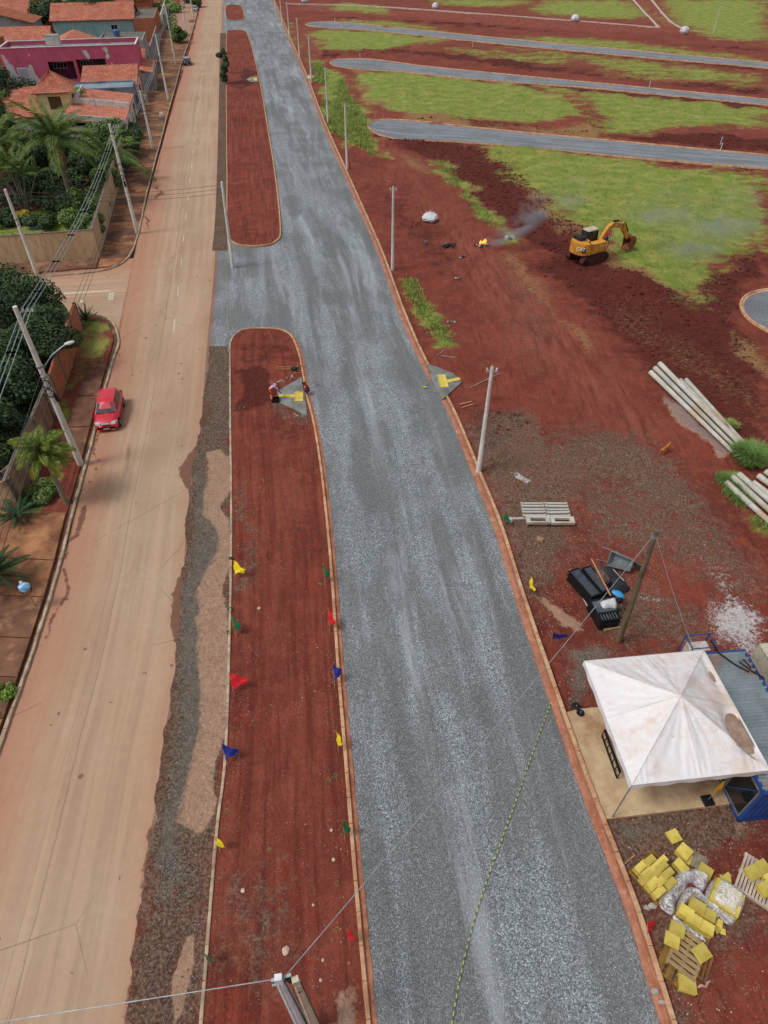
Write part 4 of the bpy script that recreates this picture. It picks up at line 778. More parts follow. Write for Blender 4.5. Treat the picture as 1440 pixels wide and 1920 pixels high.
lot_wall('grey street wall of the overgrown lot beyond the grey house', -.1, 113, -.1, 145, 3.0, GREYW); lot_wall('cross wall in front of the overgrown lot', -12, 113.4, -.3, 113.4, 3.0, GREYW)
lot_wall('brick lot wall left of the low brick house', -75, 86, -54, 86, 2.4, BRICK); lot_wall('white wall between the back gardens', -26.2, 60, -26.2, 71, 2.5, WW); lot_wall('tan wall behind the pink building', -40, 106, -22, 106, 3.0, RC)
lot_wall('brick wall behind the cream bungalow', -60, 131, -24, 131, 2.6, BRICK); lot_wall('long pale street wall far up the street', -.1, 171, -.1, 215, 2.8, WW); lot_wall('white fronted gate wall beside the street poles', -.1, 39.2, -.1, 40.8, 2.5, WHITEP)

# ------------------------------------------------------------------ poles
def lathe_pole(px, py, topy, label, r0=.17, r1=.10, group=None, h=None, head='pins', zb=0, m=POLE, lean=None):
    b_ = G(px, py); h = h or ztop(b_, topy); root = E('concrete_pole', (b_.x, b_.y, zb), 0, label, 'pole', group)
    lx, ly = lean or (0, 0)
    MB().tube([(0,0,-.3), (lx*.5, ly*.5, h*.5), (lx,ly,h)], [r0*1.05, (r0+r1)/2, r1], 14).build('shaft', m, root, smooth=False)
    if head == 'pins':
        MB().box((lx,ly,h-.28), (.62,.09,.09)).build('crossarm', CONC, root)
        for s_ in (-1,1): MB().tube([(lx+s_*.26,ly,h-.24), (lx+s_*.26,ly,h-.08)], [.045,.05], 8).build('insulator', WHITEP, root)
        MB().tube([(lx,ly,h), (lx,ly,h+.08)], [.07,.05], 10).build('pole_cap', CONC, root)
    return root, h
RP = [(897,886,685,'nearest concrete pole right of the gravel road, beside the grey stony patch'), (736,506,355,'second concrete pole along the gravel road, left of the white bag'), (651,318,196,'third concrete pole along the gravel road, with a red post at its foot'),
      (615,231,125,'fourth concrete pole along the gravel road, beside tall green grass'), (584,156,69,'fifth concrete pole along the gravel road, standing by the far ramp'), (562,111,35,'sixth concrete pole along the gravel road, counted from below'), (543,72,2,'seventh concrete pole along the gravel road'),
      (529,47,0,'eighth concrete pole along the gravel road, left of the topmost street end'), (517,22,0,'farthest concrete pole along the gravel road at the top edge')]
for i, (x, y, t, lb) in enumerate(RP): lathe_pole(x, y, t, lb, .16, .095, 'new concrete poles along the gravel road', h=7.55)
UP = {}
for k, x, y, t, lb in (('1',152,872,578,'tall street pole rising behind the palm tree beside the red car'), ('2',258,438,235,'tall street pole on the stained sidewalk beside the garden wall'), ('3',70,515,357,'shorter pole at the foot of the garden wall in the side street'),
                      ('4',287,280,172,'street pole with transformer in front of the stepped orange roofs'), ('5',316,189,65,'street pole right of the pink building'), ('6',330,122,9,'street pole behind the parked dark car'), ('7',351,67,-30,'far street pole by the roadside bushes'), ('8',362,30,-40,'farthest street pole on the left sidewalk')):
    r_, h = lathe_pole(x, y, t, lb, .2, .12, 'power poles along the old street', head=None, zb=.1); UP[k] = (r_, h)
    if k != '3':
        MB().bar((-.1,0,h-.35), (.95,.05,h-.28), .06).build('bracket_arm', STEEL, r_)
        for q in (.35,.6,.85): MB().tube([(q,.04,h-.28), (q,.04,h-.12)], .05, 8).build('insulator', WHITEP, r_)
    MB().tube([(0,0,h*.66), (0,0,h*.66+.1)], .2, 12).tube([(0,0,h*.6), (0,0,h*.6+.06)], .19, 12).build('steel_band', STEEL, r_)
r_ = UP['1'][0]     # lamp arm, coiled cable, splice boxes
MB().tube([(.1,0,6.9), (.7,.5,7.5), (1.35,1.0,7.85)], .035, 8).build('lamp_arm', STEEL, r_); MB().ell((1.55,1.12,7.88), (.32,.14,.09), 10, 6, m=Euler((0,0,R(38))).to_matrix()).build('lamp_head', WHITEP, r_)
for z_ in (5.4, 6.0): MB().tube([(.26*math.cos(a)+.05, -.2, z_+.26*math.sin(a)) for a in np.linspace(0, 6.28, 20)], .03, 6).build('cable_coil', BLACK, r_)
MB().tube([(.25,-.1,5.3), (.3,-.1,4.8)], .09, 8).build('splice_box', BLACK, r_)
r_ = UP['2'][0]; MB().tube([(.05,-.2,5.2), (.1,-.2,4.7)], .12, 8).build('splice_box', BLACK, r_); MB().tube([(.2*math.cos(a), -.22, 5.6+.2*math.sin(a)) for a in np.linspace(0, 6.28, 16)], .03, 6).build('cable_coil', BLACK, r_)
r_ = UP['4'][0]; MB().tube([(.45,.3,5.6), (.45,.3,6.5)], .3, 12).box((.45,.3,6.55), (.5,.5,.08)).build('transformer', CONC, r_); MB().bar((-1,0,UP['4'][1]-.2), (1,0,UP['4'][1]-.2), .1).build('crossarm', CONCD, r_)
for k in ('5','6'): MB().bar((-.9,0,UP[k][1]-.5), (.9,0,UP[k][1]-.5), .1).build('crossarm', CONCD, UP[k][0])
lm, lmh = lathe_pole(437, 502, 340, 'slightly leaning street pole in the gravel junction between the medians', .17, .11, head=None, h=7.8, lean=(.25,0), zb=.02)
MB().bar((-.1,0,7.4), (.5,0,7.4), .07).build('crossarm', STEEL, lm)
lathe_pole(425, 41, -8, 'far pole at the head of the median strips', .17, .11, h=7.8)
lathe_pole(1337, 62, 5, 'lone pole on the far lawn at the upper right', .13, .08, h=6.5)
# the two poles whose heads show at the bottom edge
def ibeam_pole(x, y, h, label, rot, m, w=.17):
    root = E('concrete_pole', (x, y, .15), rot, label, 'pole'); b_, t = w*.95, w*.52
    MB().add([(-b_,-b_*.8,-.3),(b_,-b_*.8,-.3),(b_,b_*.8,-.3),(-b_,b_*.8,-.3),(-t,-t*.8,h),(t,-t*.8,h),(t,t*.8,h),(-t,t*.8,h)], [(0,3,2,1),(4,5,6,7),(0,1,5,4),(1,2,6,5),(2,3,7,6),(3,0,4,7)]).build('shaft', m, root)
    for s_ in (-1, 1): MB().bar((s_*(b_*.55), -b_*.8-.006, 0), (s_*t*.55, -t*.8-.006, h-.45), .03, .02).build('flange_rib', m, root); MB().bar((s_*(b_+.004), 0, 0), (s_*(t+.004), 0, h-.45), .02, .05).build('side_rib', CONCD, root)
    return root
pa = G(521, 1832, 7.4); PA = ibeam_pole(pa.x, pa.y, 7.25, 'pale grey pole with cable clamp, left of the two poles at the bottom edge', R(8), mat('pale_pole_concrete', (232,235,236), (214,217,218), 2, .8, .15))
MB().bar((-.18,0,7.0), (.3,.04,7.05), .07).build('clamp_bolt', STEEL, PA); MB().tube([(.2,0,6.95), (.26,0,6.7)], .07, 8).build('insulator', BLACK, PA); MB().bar((-.2,-.05,6.75), (.1,-.05,6.75), .05).build('clamp_bolt', STEEL, PA)
pb = G(553, 1836, 7.1); PB = ibeam_pole(pb.x, pb.y, 6.95, 'sandy grey pole head, right of the two poles at the bottom edge', R(20), mat('sandy_concrete', (232,220,194), (208,194,168), 2, .85), .16)
MB().tube([(.1*math.cos(a), .1*math.sin(a), 5.9+.05*math.sin(3*a)) for a in np.linspace(0, 6.28, 14)], .012, 5).build('wire_loop', CABLE, PB)
# weathered wooden pole in the yard
wp = G(1160, 1203); wpr = E('wooden_pole', (wp.x, wp.y, -.05), 0, 'weathered grey wooden pole standing in the red yard by the black crates', 'pole'); tx = G(1232, 992, 7.8)
WPM = mat('weathered_pole_wood', (134,116,92), (96,80,62), 1.2, .9, .5, stretch=(5,5,.4), dirt=(70,60,50)); dx, dy = tx.x-wp.x, tx.y-wp.y
MB().tube([(0,0,-.3), (dx*.5,dy*.5,3.9), (dx,dy,7.8)], [.15,.125,.10], 12).build('shaft', WPM, wpr)
MB().tube([(dx,dy,7.35), (dx,dy,7.5)], .12, 10).build('steel_band', STEEL, wpr); MB().tube([(dx,dy-.05,7.6), (dx+.05,dy-.12,7.85)], .05, 8).build('insulator', CONCD, wpr); MB().tube([(0,0,-.02), (0,0,.06)], [.3,.17], 12).build('soil_collar', EARTH, wpr)
# ------------------------------------------------------------------ wires
def span(label, ends, sag, r=.018, m=CABLE, spacers=0):
    c = sum((Vector(a)+Vector(b_) for a, b_ in ends), Vector())/(2*len(ends)); root = E('overhead_cable', c, 0, label, 'cable')
    for a, b_ in ends:
        a, b_ = Vector(a), Vector(b_); pts = [a.lerp(b_, t)-Vector((0,0,4*sag*t*(1-t)))-c for t in np.linspace(0, 1, 24)]; MB().tube(pts, r, 5).build('conductor', m, root)
    for k in range(spacers):
        t = (k+.5)/spacers; ps = [Vector(a).lerp(Vector(b_), t)-Vector((0,0,4*sag*t*(1-t)))-c for a, b_ in ends]
        mb = MB(); [mb.bar(ps[i], ps[(i+1) % len(ps)], .07) for i in range(len(ps))]; mb.build('spacer', BLACK, root)
def top(k, dx=0, dz=0, dy=0): r, h = UP[k]; return (r.location.x+dx, r.location.y+dy, r.location.z+h+dz)
PL0 = (-11.5, -9, 10.3); seq = ['1','2','4','5','6','7','8']
span('conductor bundle leaving the nearest street pole towards the lower left', [((PL0[0]+q, PL0[1], PL0[2]), top('1', q, -.1)) for q in (.35,.6,.85)], .7, .02, CABLEL, 5)
nm = {'1':'nearest','2':'garden wall','4':'transformer','5':'pink building','6':'parked car','7':'bushes','8':'far'}
for a, b_ in zip(seq, seq[1:]):
    span(f'upper conductor bundle from the {nm[a]} pole to the {nm[b_]} pole', [(top(a, q, -.1), top(b_, q, -.1)) for q in (.35,.6,.85)], .8, .02, CABLEL, 8 if a == '1' else 0)
    span(f'low telephone cables from the {nm[a]} pole to the {nm[b_]} pole', [((top(a)[0]+.15*i, top(a)[1], 6.7-.25*i), (top(b_)[0]+.15*i, top(b_)[1], 6.5-.25*i)) for i in range(3)], .5, .014, CABLE)
span('low telephone cables running down left from the nearest street pole', [((PL0[0]+.15*i-.6, -9, 6.8-.3*i), (top('1')[0]+.1*i, top('1')[1], 6.8-.3*i)) for i in range(4)], .6, .018, CABLE)
span('dark service wires crossing the old street to the leaning pole', [(top('3', 0, -.1-.3*i), (lm.location.x+.25, lm.location.y, 7.6-.35*i)) for i in range(3)], .5, .015)
span('service wires leading left from the side street pole', [(top('3', 0, -.1-.25*i), (-62, 56, 7-.3*i)) for i in range(3)], .5, .015)
H1 = (tx.x, tx.y, 7.55); PAt = (pa.x+.1, pa.y, 7.2)
span('long grey cable hanging across the gravel road from the wooden pole', [(H1, PAt)], .25, .013, CABLEL)
span('twisted grey cable running left from the bottom edge pole', [((pa.x-.05, pa.y, 7.2), (-24, .8, 7.6))], .3, .013, CABLEL)
span('thin wire from the wooden pole down to the blue container', [(H1, (13.3, 15.6, 2.75))], .15, .012, CABLEL)
# ------------------------------------------------------------------ vegetation
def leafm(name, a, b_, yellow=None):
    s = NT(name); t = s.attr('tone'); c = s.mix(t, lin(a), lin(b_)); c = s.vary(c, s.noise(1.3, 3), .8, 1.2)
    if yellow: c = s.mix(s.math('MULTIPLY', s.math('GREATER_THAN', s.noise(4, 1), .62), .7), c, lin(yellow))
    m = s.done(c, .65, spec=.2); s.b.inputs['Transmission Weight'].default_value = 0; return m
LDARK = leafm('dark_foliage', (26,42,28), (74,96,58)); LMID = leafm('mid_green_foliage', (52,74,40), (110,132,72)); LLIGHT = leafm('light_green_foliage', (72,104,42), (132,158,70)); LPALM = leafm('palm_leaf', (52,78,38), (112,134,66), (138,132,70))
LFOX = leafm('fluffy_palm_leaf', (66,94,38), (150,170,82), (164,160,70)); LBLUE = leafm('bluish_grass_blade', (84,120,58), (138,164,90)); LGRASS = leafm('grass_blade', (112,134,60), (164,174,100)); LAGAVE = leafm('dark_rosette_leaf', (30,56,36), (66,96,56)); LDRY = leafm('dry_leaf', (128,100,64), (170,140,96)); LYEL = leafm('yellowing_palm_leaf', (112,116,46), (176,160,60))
BARK = mat('tree_bark', (98,80,64), (66,52,42), 3, .95, .6, stretch=(2,2,.5)); PTRUNK = mat('ringed_palm_trunk', (146,134,118), (104,92,80), 2, .9, .5, stretch=(.4,.4,7))
def leaves(C_, Rr, n, size, g, up=.5, flat=1.0):
    """n leaf quads spread through lobes of a crown"""
    d = g.normal(size=(n, 3)); d /= np.linalg.norm(d, axis=1)[:, None]; r = g.random(n)**.28; p = np.asarray(C_)+d*r[:, None]*np.asarray(Rr)
    nn = d*1.0 + g.normal(size=(n, 3))*.55; nn[:, 2] += up; nn /= np.linalg.norm(nn, axis=1)[:, None]
    t = np.cross(nn, g.normal(size=(n, 3))); t /= np.linalg.norm(t, axis=1)[:, None]+1e-9; b_ = np.cross(nn, t); s = size*(.6+.8*g.random(n))[:, None]
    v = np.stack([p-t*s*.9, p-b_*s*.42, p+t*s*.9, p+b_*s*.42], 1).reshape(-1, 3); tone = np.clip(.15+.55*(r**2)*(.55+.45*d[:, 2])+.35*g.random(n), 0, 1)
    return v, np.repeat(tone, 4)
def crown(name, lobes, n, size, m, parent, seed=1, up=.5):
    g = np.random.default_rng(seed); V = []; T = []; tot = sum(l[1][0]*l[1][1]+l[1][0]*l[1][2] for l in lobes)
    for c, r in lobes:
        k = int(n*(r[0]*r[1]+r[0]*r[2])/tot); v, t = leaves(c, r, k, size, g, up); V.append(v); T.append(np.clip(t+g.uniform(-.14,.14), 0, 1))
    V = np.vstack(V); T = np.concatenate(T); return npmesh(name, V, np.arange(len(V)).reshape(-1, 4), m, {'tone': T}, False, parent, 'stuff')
def lobes(r, h0, h1, k, g):
    out = []
    for i in range(k):
        a = i*2.4+g.random(); q = r*(.15+.6*g.random()); z = h0+(h1-h0)*g.random(); rr = r*g.uniform(.3,.55)
        out.append(((q*math.cos(a), q*math.sin(a), z), (rr, rr*g.uniform(.8,1.1), rr*g.uniform(.6,.85))))
    return out
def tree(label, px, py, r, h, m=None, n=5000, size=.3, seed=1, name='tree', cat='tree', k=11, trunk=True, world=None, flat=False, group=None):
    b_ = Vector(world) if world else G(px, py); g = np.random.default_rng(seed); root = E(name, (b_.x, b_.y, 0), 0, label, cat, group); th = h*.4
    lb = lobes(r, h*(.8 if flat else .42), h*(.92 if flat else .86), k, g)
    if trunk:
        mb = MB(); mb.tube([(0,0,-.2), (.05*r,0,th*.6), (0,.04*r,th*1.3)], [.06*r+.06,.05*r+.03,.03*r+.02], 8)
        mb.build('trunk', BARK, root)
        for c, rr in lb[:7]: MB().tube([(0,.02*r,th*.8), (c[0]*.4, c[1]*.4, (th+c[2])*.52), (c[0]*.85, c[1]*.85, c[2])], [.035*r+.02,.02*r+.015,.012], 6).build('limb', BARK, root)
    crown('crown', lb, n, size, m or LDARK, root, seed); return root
def bush(label, px, py, r, h, m, n=1200, size=.14, seed=1, name='bush', cat='bush', group=None):
    b_ = G(px, py); g = np.random.default_rng(seed); root = E(name, (b_.x, b_.y, 0), 0, label, cat, group); lb = lobes(r, h*.3, h*.75, 7, g)
    lb = [(c, (q[0], q[1], min(q[2], h*.45))) for c, q in lb]; crown('foliage', lb, n, size, m, root, seed)
    mb = MB(); [mb.tube([(0,0,-.1), (c[0]*.6, c[1]*.6, c[2]*.8)], [.03+.015*r,.012], 5) for c, q in lb[:4]]; mb.build('stem', BARK, root); return root
FR = {}
def frond_mesh(key, length, droop, width, n=34, lw=.05, rise=.35, fluffy=False, curl=0):
    """one pinnate leaf: a rachis with two rows of leaflets, in local +X"""
    if key in FR: return FR[key]
    g = np.random.default_rng(hash(key) % 1000 if False else sum(map(ord, key))); V = []; T = []; F = []
    def pos(t): return np.array([length*(t-.12*droop*t*t), curl*t*t*length, length*(rise*t - droop*t*t)])
    ts = np.linspace(0, 1, 9); mbv = []
    for i in range(8):
        a, b_ = pos(ts[i]), pos(ts[i+1]); w0 = .03*length/3*(1-ts[i])+.006; w1 = .03*length/3*(1-ts[i+1])+.004; o = len(V); V += [a+[0,w0,0], a-[0,w0,0], b_-[0,w1,0], b_+[0,w1,0]]; F.append((o, o+1, o+2, o+3)); T += [.9]*4
    for i in range(n):
        t = .1+.9*i/(n-1); p = pos(t); d = pos(min(1, t+.02))-pos(t-.02); d /= np.linalg.norm(d); L_ = width*math.sin(math.pi*min(.97, .14+.82*t))**.6
        for s_ in ((-1, 1) if not fluffy else (-1, 1, -.5, .5, -.15, .2)):
            side = np.array([-d[1], d[0], 0])*s_ if not fluffy else (lambda q_: np.array([-d[1]*math.cos(q_), d[0]*math.cos(q_), math.sin(q_)]))(g.uniform(0, 6.28)); out = side*.85+d*.55+np.array([0,0,g.uniform(-.15,.15)]); out /= np.linalg.norm(out)
            q = p+out*L_*.55+np.array([0,0,-.04*L_]); e = p+out*L_*g.uniform(.85,1.05)+np.array([0,0,-.42*L_*(1 if not fluffy else .5)]); ww = d*lw*.5; o = len(V); V += [p-ww*.6, q-ww, e, q+ww]; F.append((o, o+1, o+2, o+3)); T += [g.uniform(.1,.9)]*4
    o_ = npmesh('frond', np.array(V), np.array(F), LPALM, {'tone': T}, False); me = o_.data; bpy.data.objects.remove(o_); FR[key] = me; return me
def palm(label, base, h, key, length, droop, width, nf=16, m=None, r=.16, lean=(0,0), elev=(-.2,1.1), name='palm_tree', seed=1, trunkm=None, cat='palm tree', part='frond', group=None, stub=0, **kw):
    me = frond_mesh(key, length, droop, width, **kw)
    if m and m != LPALM:
        me2 = FR.get(key+m.name) or me.copy(); me2.materials.clear(); me2.materials.append(m); FR[key+m.name] = me2; me = me2
    root = E(name, (base[0], base[1], base[2] if len(base) > 2 else 0), 0, label, cat, group); g = random.Random(seed)
    if h > .3: MB().tube([(0,0,-.2), (lean[0]*.4, lean[1]*.4, h*.5), (lean[0], lean[1], h)], [r*1.35, r, r*.85], 10).build('trunk', trunkm or PTRUNK, root)
    if stub: MB().tube([(lean[0],lean[1],h-.02), (lean[0],lean[1],h+stub)], [r*.9,r*.6], 10).build('crownshaft', LMID, root)
    for i in range(nf):
        o = bpy.data.objects.new(part, me); col.objects.link(o); o.parent = root; o.location = (lean[0], lean[1], h+stub*.8); a = i*2.399+g.uniform(-.2,.2); e = elev[0]+(elev[1]-elev[0])*((i+.5)/nf)**.9
        o.rotation_euler = Euler((g.uniform(-.3,.3), -e, a), 'XYZ'); s_ = g.uniform(.82,1.08); o.scale = (s_,)*3
    return root
# --- palm garden behind the tan wall
b0 = G(137, 388); tp = palm('tall leaning coconut palm in the walled garden', (b0.x, b0.y, 0), 6.9, 'coco', 5.4, .62, 1.1, 26, r=.22, lean=(.3,0), elev=(-.25,1.25), n=60, lw=.10, rise=.3, seed=4)
for i in range(4):
    o = bpy.data.objects.new('dry_frond', FR['coco'].copy()); o.data.materials.clear(); o.data.materials.append(LDRY); col.objects.link(o); o.parent = tp; o.location = (.3,0,6.8); o.rotation_euler = Euler((0,1.15,i*1.5+.4)); o.scale = (.55,.6,.6)
for i, (x, y, hh, lb) in enumerate(((22,300,5.5,'broad palm behind the areca clump at the left edge'), (215,300,3.6,'small palm between the garden shrubs and the tall pole'), (5,255,6.0,'palm with drooping fronds at the left picture edge'))):
    b_ = G(x, y+40); palm(lb, (b_.x, b_.y, 0), hh*.75, 'coco', 4.9, .5, 1.0, 14, r=.18, lean=(.3,.2), elev=(-.2,1.2), seed=10+i)
for j, (x, y, lb) in enumerate(((50,395,'areca palm clump with many pale stems behind the lawn'), (8,380,'second areca palm clump at the left edge of the garden'))):
    b_ = G(x, y); root = E('areca_palm', (b_.x, b_.y, 0), 0, lb, 'palm tree'); g = random.Random(j+5); me = frond_mesh('areca', 2.3, .42, .5, n=26, lw=.07, rise=.5)
    for i in range(9):
        a = i*2.4; rr = .25+.1*i; tx_, ty_, th_ = rr*math.cos(a)*2.2, rr*math.sin(a)*1.6, g.uniform(3.4,5.0); MB().tube([(rr*math.cos(a)*.5, rr*math.sin(a)*.5, 0), (tx_*.5,ty_*.5,th_*.5), (tx_,ty_,th_)], [.07,.055,.045], 6).build('stem', PTRUNK, root)
        for q in range(7):
            o = bpy.data.objects.new('frond', me); col.objects.link(o); o.parent = root; o.location = (tx_,ty_,th_); o.rotation_euler = Euler((0, -g.uniform(.0,1.0), q*.9+i)); o.scale = (g.uniform(.8,1.1),)*3
tree('dark round-crowned mango tree left of the tall palm', 20, 235, 5.2, 7.5, LDARK, 9000, .26, 11); tree('dark tree behind the left palms in the garden', -20, 300, 5.5, 7.5, LDARK, 8000, .26, 12)
tree('light green bushy tree beside the cream house', 138, 236, 3.0, 4.8, LLIGHT, 5000, .2, 13); tree('dark leafy tree between the tall palm and the orange roofs', 205, 288, 3.0, 3.9, LMID, 6000, .22, 14); tree('dark shrub tree beside the garden wall top end', 243, 292, 2.2, 3.4, LDARK, 4000, .2, 15)
tree('dense dark tree filling the garden middle', 85, 330, 3.6, 4.2, LDARK, 6000, .24, 16); tree('dark undergrowth tree behind the big garden bush', 185, 345, 2.6, 3.6, LDARK, 5000, .2, 18)
for i, (x, y, r, h, m_, lb) in enumerate(((150,445,2.3,3.0,LMID,'rounded bush at the lawn corner by the wall'), (178,455,1.7,3.1,LMID,'bush spilling over the garden wall corner'), (175,400,2.4,3.2,LMID,'light leafed bush below the palm trunk'), (205,365,2.0,3.3,LMID,'green bush against the middle of the street wall'), (222,325,1.9,3.3,LDARK,'dark bush higher along the street wall'), (240,300,1.6,3.2,LLIGHT,'light bush at the upper street wall'),
    (110,395,2.0,1.6,LDARK,'low dark bush beneath the palm'), (45,418,1.4,1.4,LYEL,'yellow-green bush at the foot of the areca stems'), (80,425,2.0,1.2,LDARK,'flat dark planting at the lawn edge'), (20,420,2.2,1.4,LDARK,'dark planting at the left end of the lawn'), (130,345,2.4,3.4,LDARK,'dark planting beneath the palm crown'), (60,360,2.6,3.0,LDARK,'shaded planting behind the areca stems'), (170,310,2.6,3.4,LMID,'mid-green planting right of the palm crown'), (255,262,1.3,3.2,LDARK,'dark bush at the white gate wall'))):
    bush(lb, x, y, r, h, m_, 3600, .17, 30+i)
g_ = random.Random(3); b_ = G(190, 340); root = E('banana_plant', (b_.x, b_.y, 0), 0, 'banana plant with broad upright leaves near the garden wall', 'plant')
for i in range(8):
    a = i*.8; mb = MB(); pts = [(0,0,1.6)] ; w_ = .32; V = []; n_ = 7
    for k in range(n_+1): t = k/n_; x_ = 2.2*t; z_ = 1.6+2.0*t-1.7*t*t; ww = w_*math.sin(math.pi*(.08+.9*t)); V += [(x_*math.cos(a)-ww*math.sin(a), x_*math.sin(a)+ww*math.cos(a), z_-.05), (x_*math.cos(a)*1.0, x_*math.sin(a), z_+.03), (x_*math.cos(a)+ww*math.sin(a), x_*math.sin(a)-ww*math.cos(a), z_-.05)]
    mb.add(V, [(3*k, 3*k+1, 3*k+4, 3*k+3) for k in range(n_)]+[(3*k+1, 3*k+2, 3*k+5, 3*k+4) for k in range(n_)]); mb.build('leaf', mat('banana_leaf', (96,128,58), (70,100,44), 4, .5), root)
MB().tube([(0,0,-.1),(0,0,1.7)], [.16,.1], 8).build('stem', LMID, root)
# --- lower garden and street planting
tree('large dark tree top by the side street corner', 55, 640, 3.6, 5.6, LDARK, 15000, .15, 41, k=14); tree('dark tree behind the brick wall', 95, 700, 2.9, 4.9, LDARK, 12000, .15, 42, k=13); tree('dark tree over the stucco wall at the left edge', 15, 775, 3.6, 5.2, LDARK, 14000, .15, 43, k=14)
tree('green tree just inside the brick wall end', 118, 640, 1.7, 3.4, LMID, 6000, .13, 44, k=10); tree('dark tree low at the left edge above the scrap yard', -15, 870, 2.8, 4.4, LDARK, 8000, .15, 45)
b_ = G(126, 946); palm('street palm with fluffy yellowing fronds beside the leaning street pole', (b_.x, b_.y, .12), 3.1, 'fox', 1.75, .58, .40, 24, m=LFOX, r=.13, lean=(-.35,.5), elev=(-.5,1.15), n=90, lw=.026, rise=.42, fluffy=True, stub=.35, seed=3)
st_ = [o for o in bpy.data.objects if o.get('label', '').startswith('street palm')][0]
for i in range(6):
    o = bpy.data.objects.new('yellow_frond', FR['fox'].copy()); o.data.materials.clear(); o.data.materials.append(LYEL); col.objects.link(o); o.parent = st_; o.location = (-.35,.5,3.2); o.rotation_euler = Euler((0, .25+.1*(i % 3), i*1.1+3.3)); o.scale = (.9,)*3
b_ = G(163, 605); palm('spiky dark green agave at the end of the brick wall', (b_.x, b_.y, .1), .1, 'agv', 1.5, .12, .1, 26, m=LAGAVE, elev=(.05,1.35), n=14, lw=.16, rise=.1, name='agave', cat='plant', part='leaf', seed=8)
b_ = G(38, 975); palm('flat dark cycad rosette at the end of the stucco wall', (b_.x, b_.y, .12), .3, 'cyc', 1.35, .3, .2, 24, m=LAGAVE, elev=(-.05,.7), n=40, lw=.035, rise=.3, name='cycad', cat='plant', seed=9)
b_ = G(2, 1100); palm('large blue-green cycad at the left edge beside the waste basket', (b_.x, b_.y, .12), .9, 'cyc2', 1.9, .42, .28, 40, m=LAGAVE, elev=(-.25,1.2), n=60, lw=.04, rise=.45, name='cycad', cat='plant', seed=10)
bush('dark green shrubs beside the stucco wall under the street palm', 85, 930, 1.1, .9, LMID, 3000, .1, 51); bush('low leafy ground shrub right of the cycad rosette', 60, 950, .8, .5, LDARK, 1800, .1, 52); bush('small light bush on the brown sidewalk at the left edge', 8, 1300, .6, .5, LLIGHT, 1500, .06, 53)
# far street and town
tree('round dark green tree behind the pink building', 106, 62, 5.0, 7.2, LDARK, 6000, .42, 61); tree('dark spreading flat-topped tree in front of the cream bungalow', 182, 60, 7.2, 6.8, LDARK, 7000, .42, 62, flat=True, k=16)
for i, (x, y, r, h, m_, lb) in enumerate(((225,42,7,2.6,LMID,'overgrown green thicket in front of the teal house'), (262,36,7,2.6,LMID,'overgrown green thicket left of the grey lot wall'), (320,22,6,2.6,LLIGHT,'bright green thicket inside the grey lot wall'), (290,40,4,2.2,LLIGHT,'grassy bush behind the grey block house'), (338,80,2.2,2.6,LMID,'street bush beside the far power pole'), (366,14,3.5,3.2,LMID,'roadside bush at the top of the old street'), (8,98,4,3.4,LDARK,'dark bush left of the brick tower house'), (45,170,3.5,4.0,LDARK,'dark bush in front of the left tiled house'), (60,25,4,4,LMID,'distant green tree mass at the upper left'), (122,50,3,3.4,LDARK,'dark bush right of the round tree'))):
    bush(lb, x, y, r, h, m_, 2600, .36, 70+i)
sb_ = G(424, 158); sp_ = E('sapling', (sb_.x, sb_.y, 0), 0, 'slender dark sapling at the left kerb of the upper median', 'tree'); gs_ = np.random.default_rng(81); MB().tube([(0,0,-.1),(.1,0,2.5),(0,.1,5.2)], [.09,.06,.02], 8).build('trunk', BARK, sp_)
sl_ = [((gs_.uniform(-.7,.7), gs_.uniform(-.5,.5), z_), (gs_.uniform(.35,.75),)*2+(gs_.uniform(.3,.5),)) for z_ in np.linspace(.9, 5.5, 13)]
for c_, r_q in sl_[::2]: MB().tube([(0,0,c_[2]-.5),(c_[0],c_[1],c_[2])], [.04,.015], 5).build('limb', BARK, sp_)
crown('crown', sl_, 1500, .26, LDARK, sp_, 81)
tree('small tree on the far sidewalk among the poles', 337, 82, 1.6, 4.0, LMID, 1500, .3, 82)
tree('lone dark roadside tree at the very top of the street', 347, 6, 3, 5, LDARK, 1500, .5, 83)
# --- grass tufts
def tufts(name, P_, h, w, m, per=6, seed=1, parent=None, spread=.12, zf=None, lean=.5):
    g = np.random.default_rng(seed); n = len(P_); P3 = np.repeat(P_, per, 0); N_ = len(P3); a = g.random(N_)*6.283; r = spread*g.random(N_)**.5
    bx = P3[:, 0]+r*np.cos(a); by = P3[:, 1]+r*np.sin(a); bz = np.repeat(zf, per) if zf is not None else np.zeros(N_); hh = h*(.5+.7*g.random(N_)); b2 = g.random(N_)*6.283; ww = w*(.7+.6*g.random(N_))
    lx = np.cos(a)*lean*hh*g.random(N_); ly = np.sin(a)*lean*hh*g.random(N_); v0 = np.stack([bx-np.cos(b2)*ww, by-np.sin(b2)*ww, bz-.03], 1); v1 = np.stack([bx+np.cos(b2)*ww, by+np.sin(b2)*ww, bz-.03], 1); v2 = np.stack([bx+lx, by+ly, bz+hh], 1)
    V = np.stack([v0, v1, v2], 1).reshape(-1, 3); t = np.repeat(g.random(N_), 3); t[2::3] = np.clip(t[2::3]+.3, 0, 1); return npmesh(name, V, np.arange(len(V)).reshape(-1, 3), m, {'tone': t}, False, parent)
GA = A['grass']*(.25+1.45*fbm(XG/3, YG/3, 91, 4)); cell_ok = (GA > .62) & near; idx = np.where(cell_ok)[0]; dist = np.hypot(XG[idx], YG[idx])
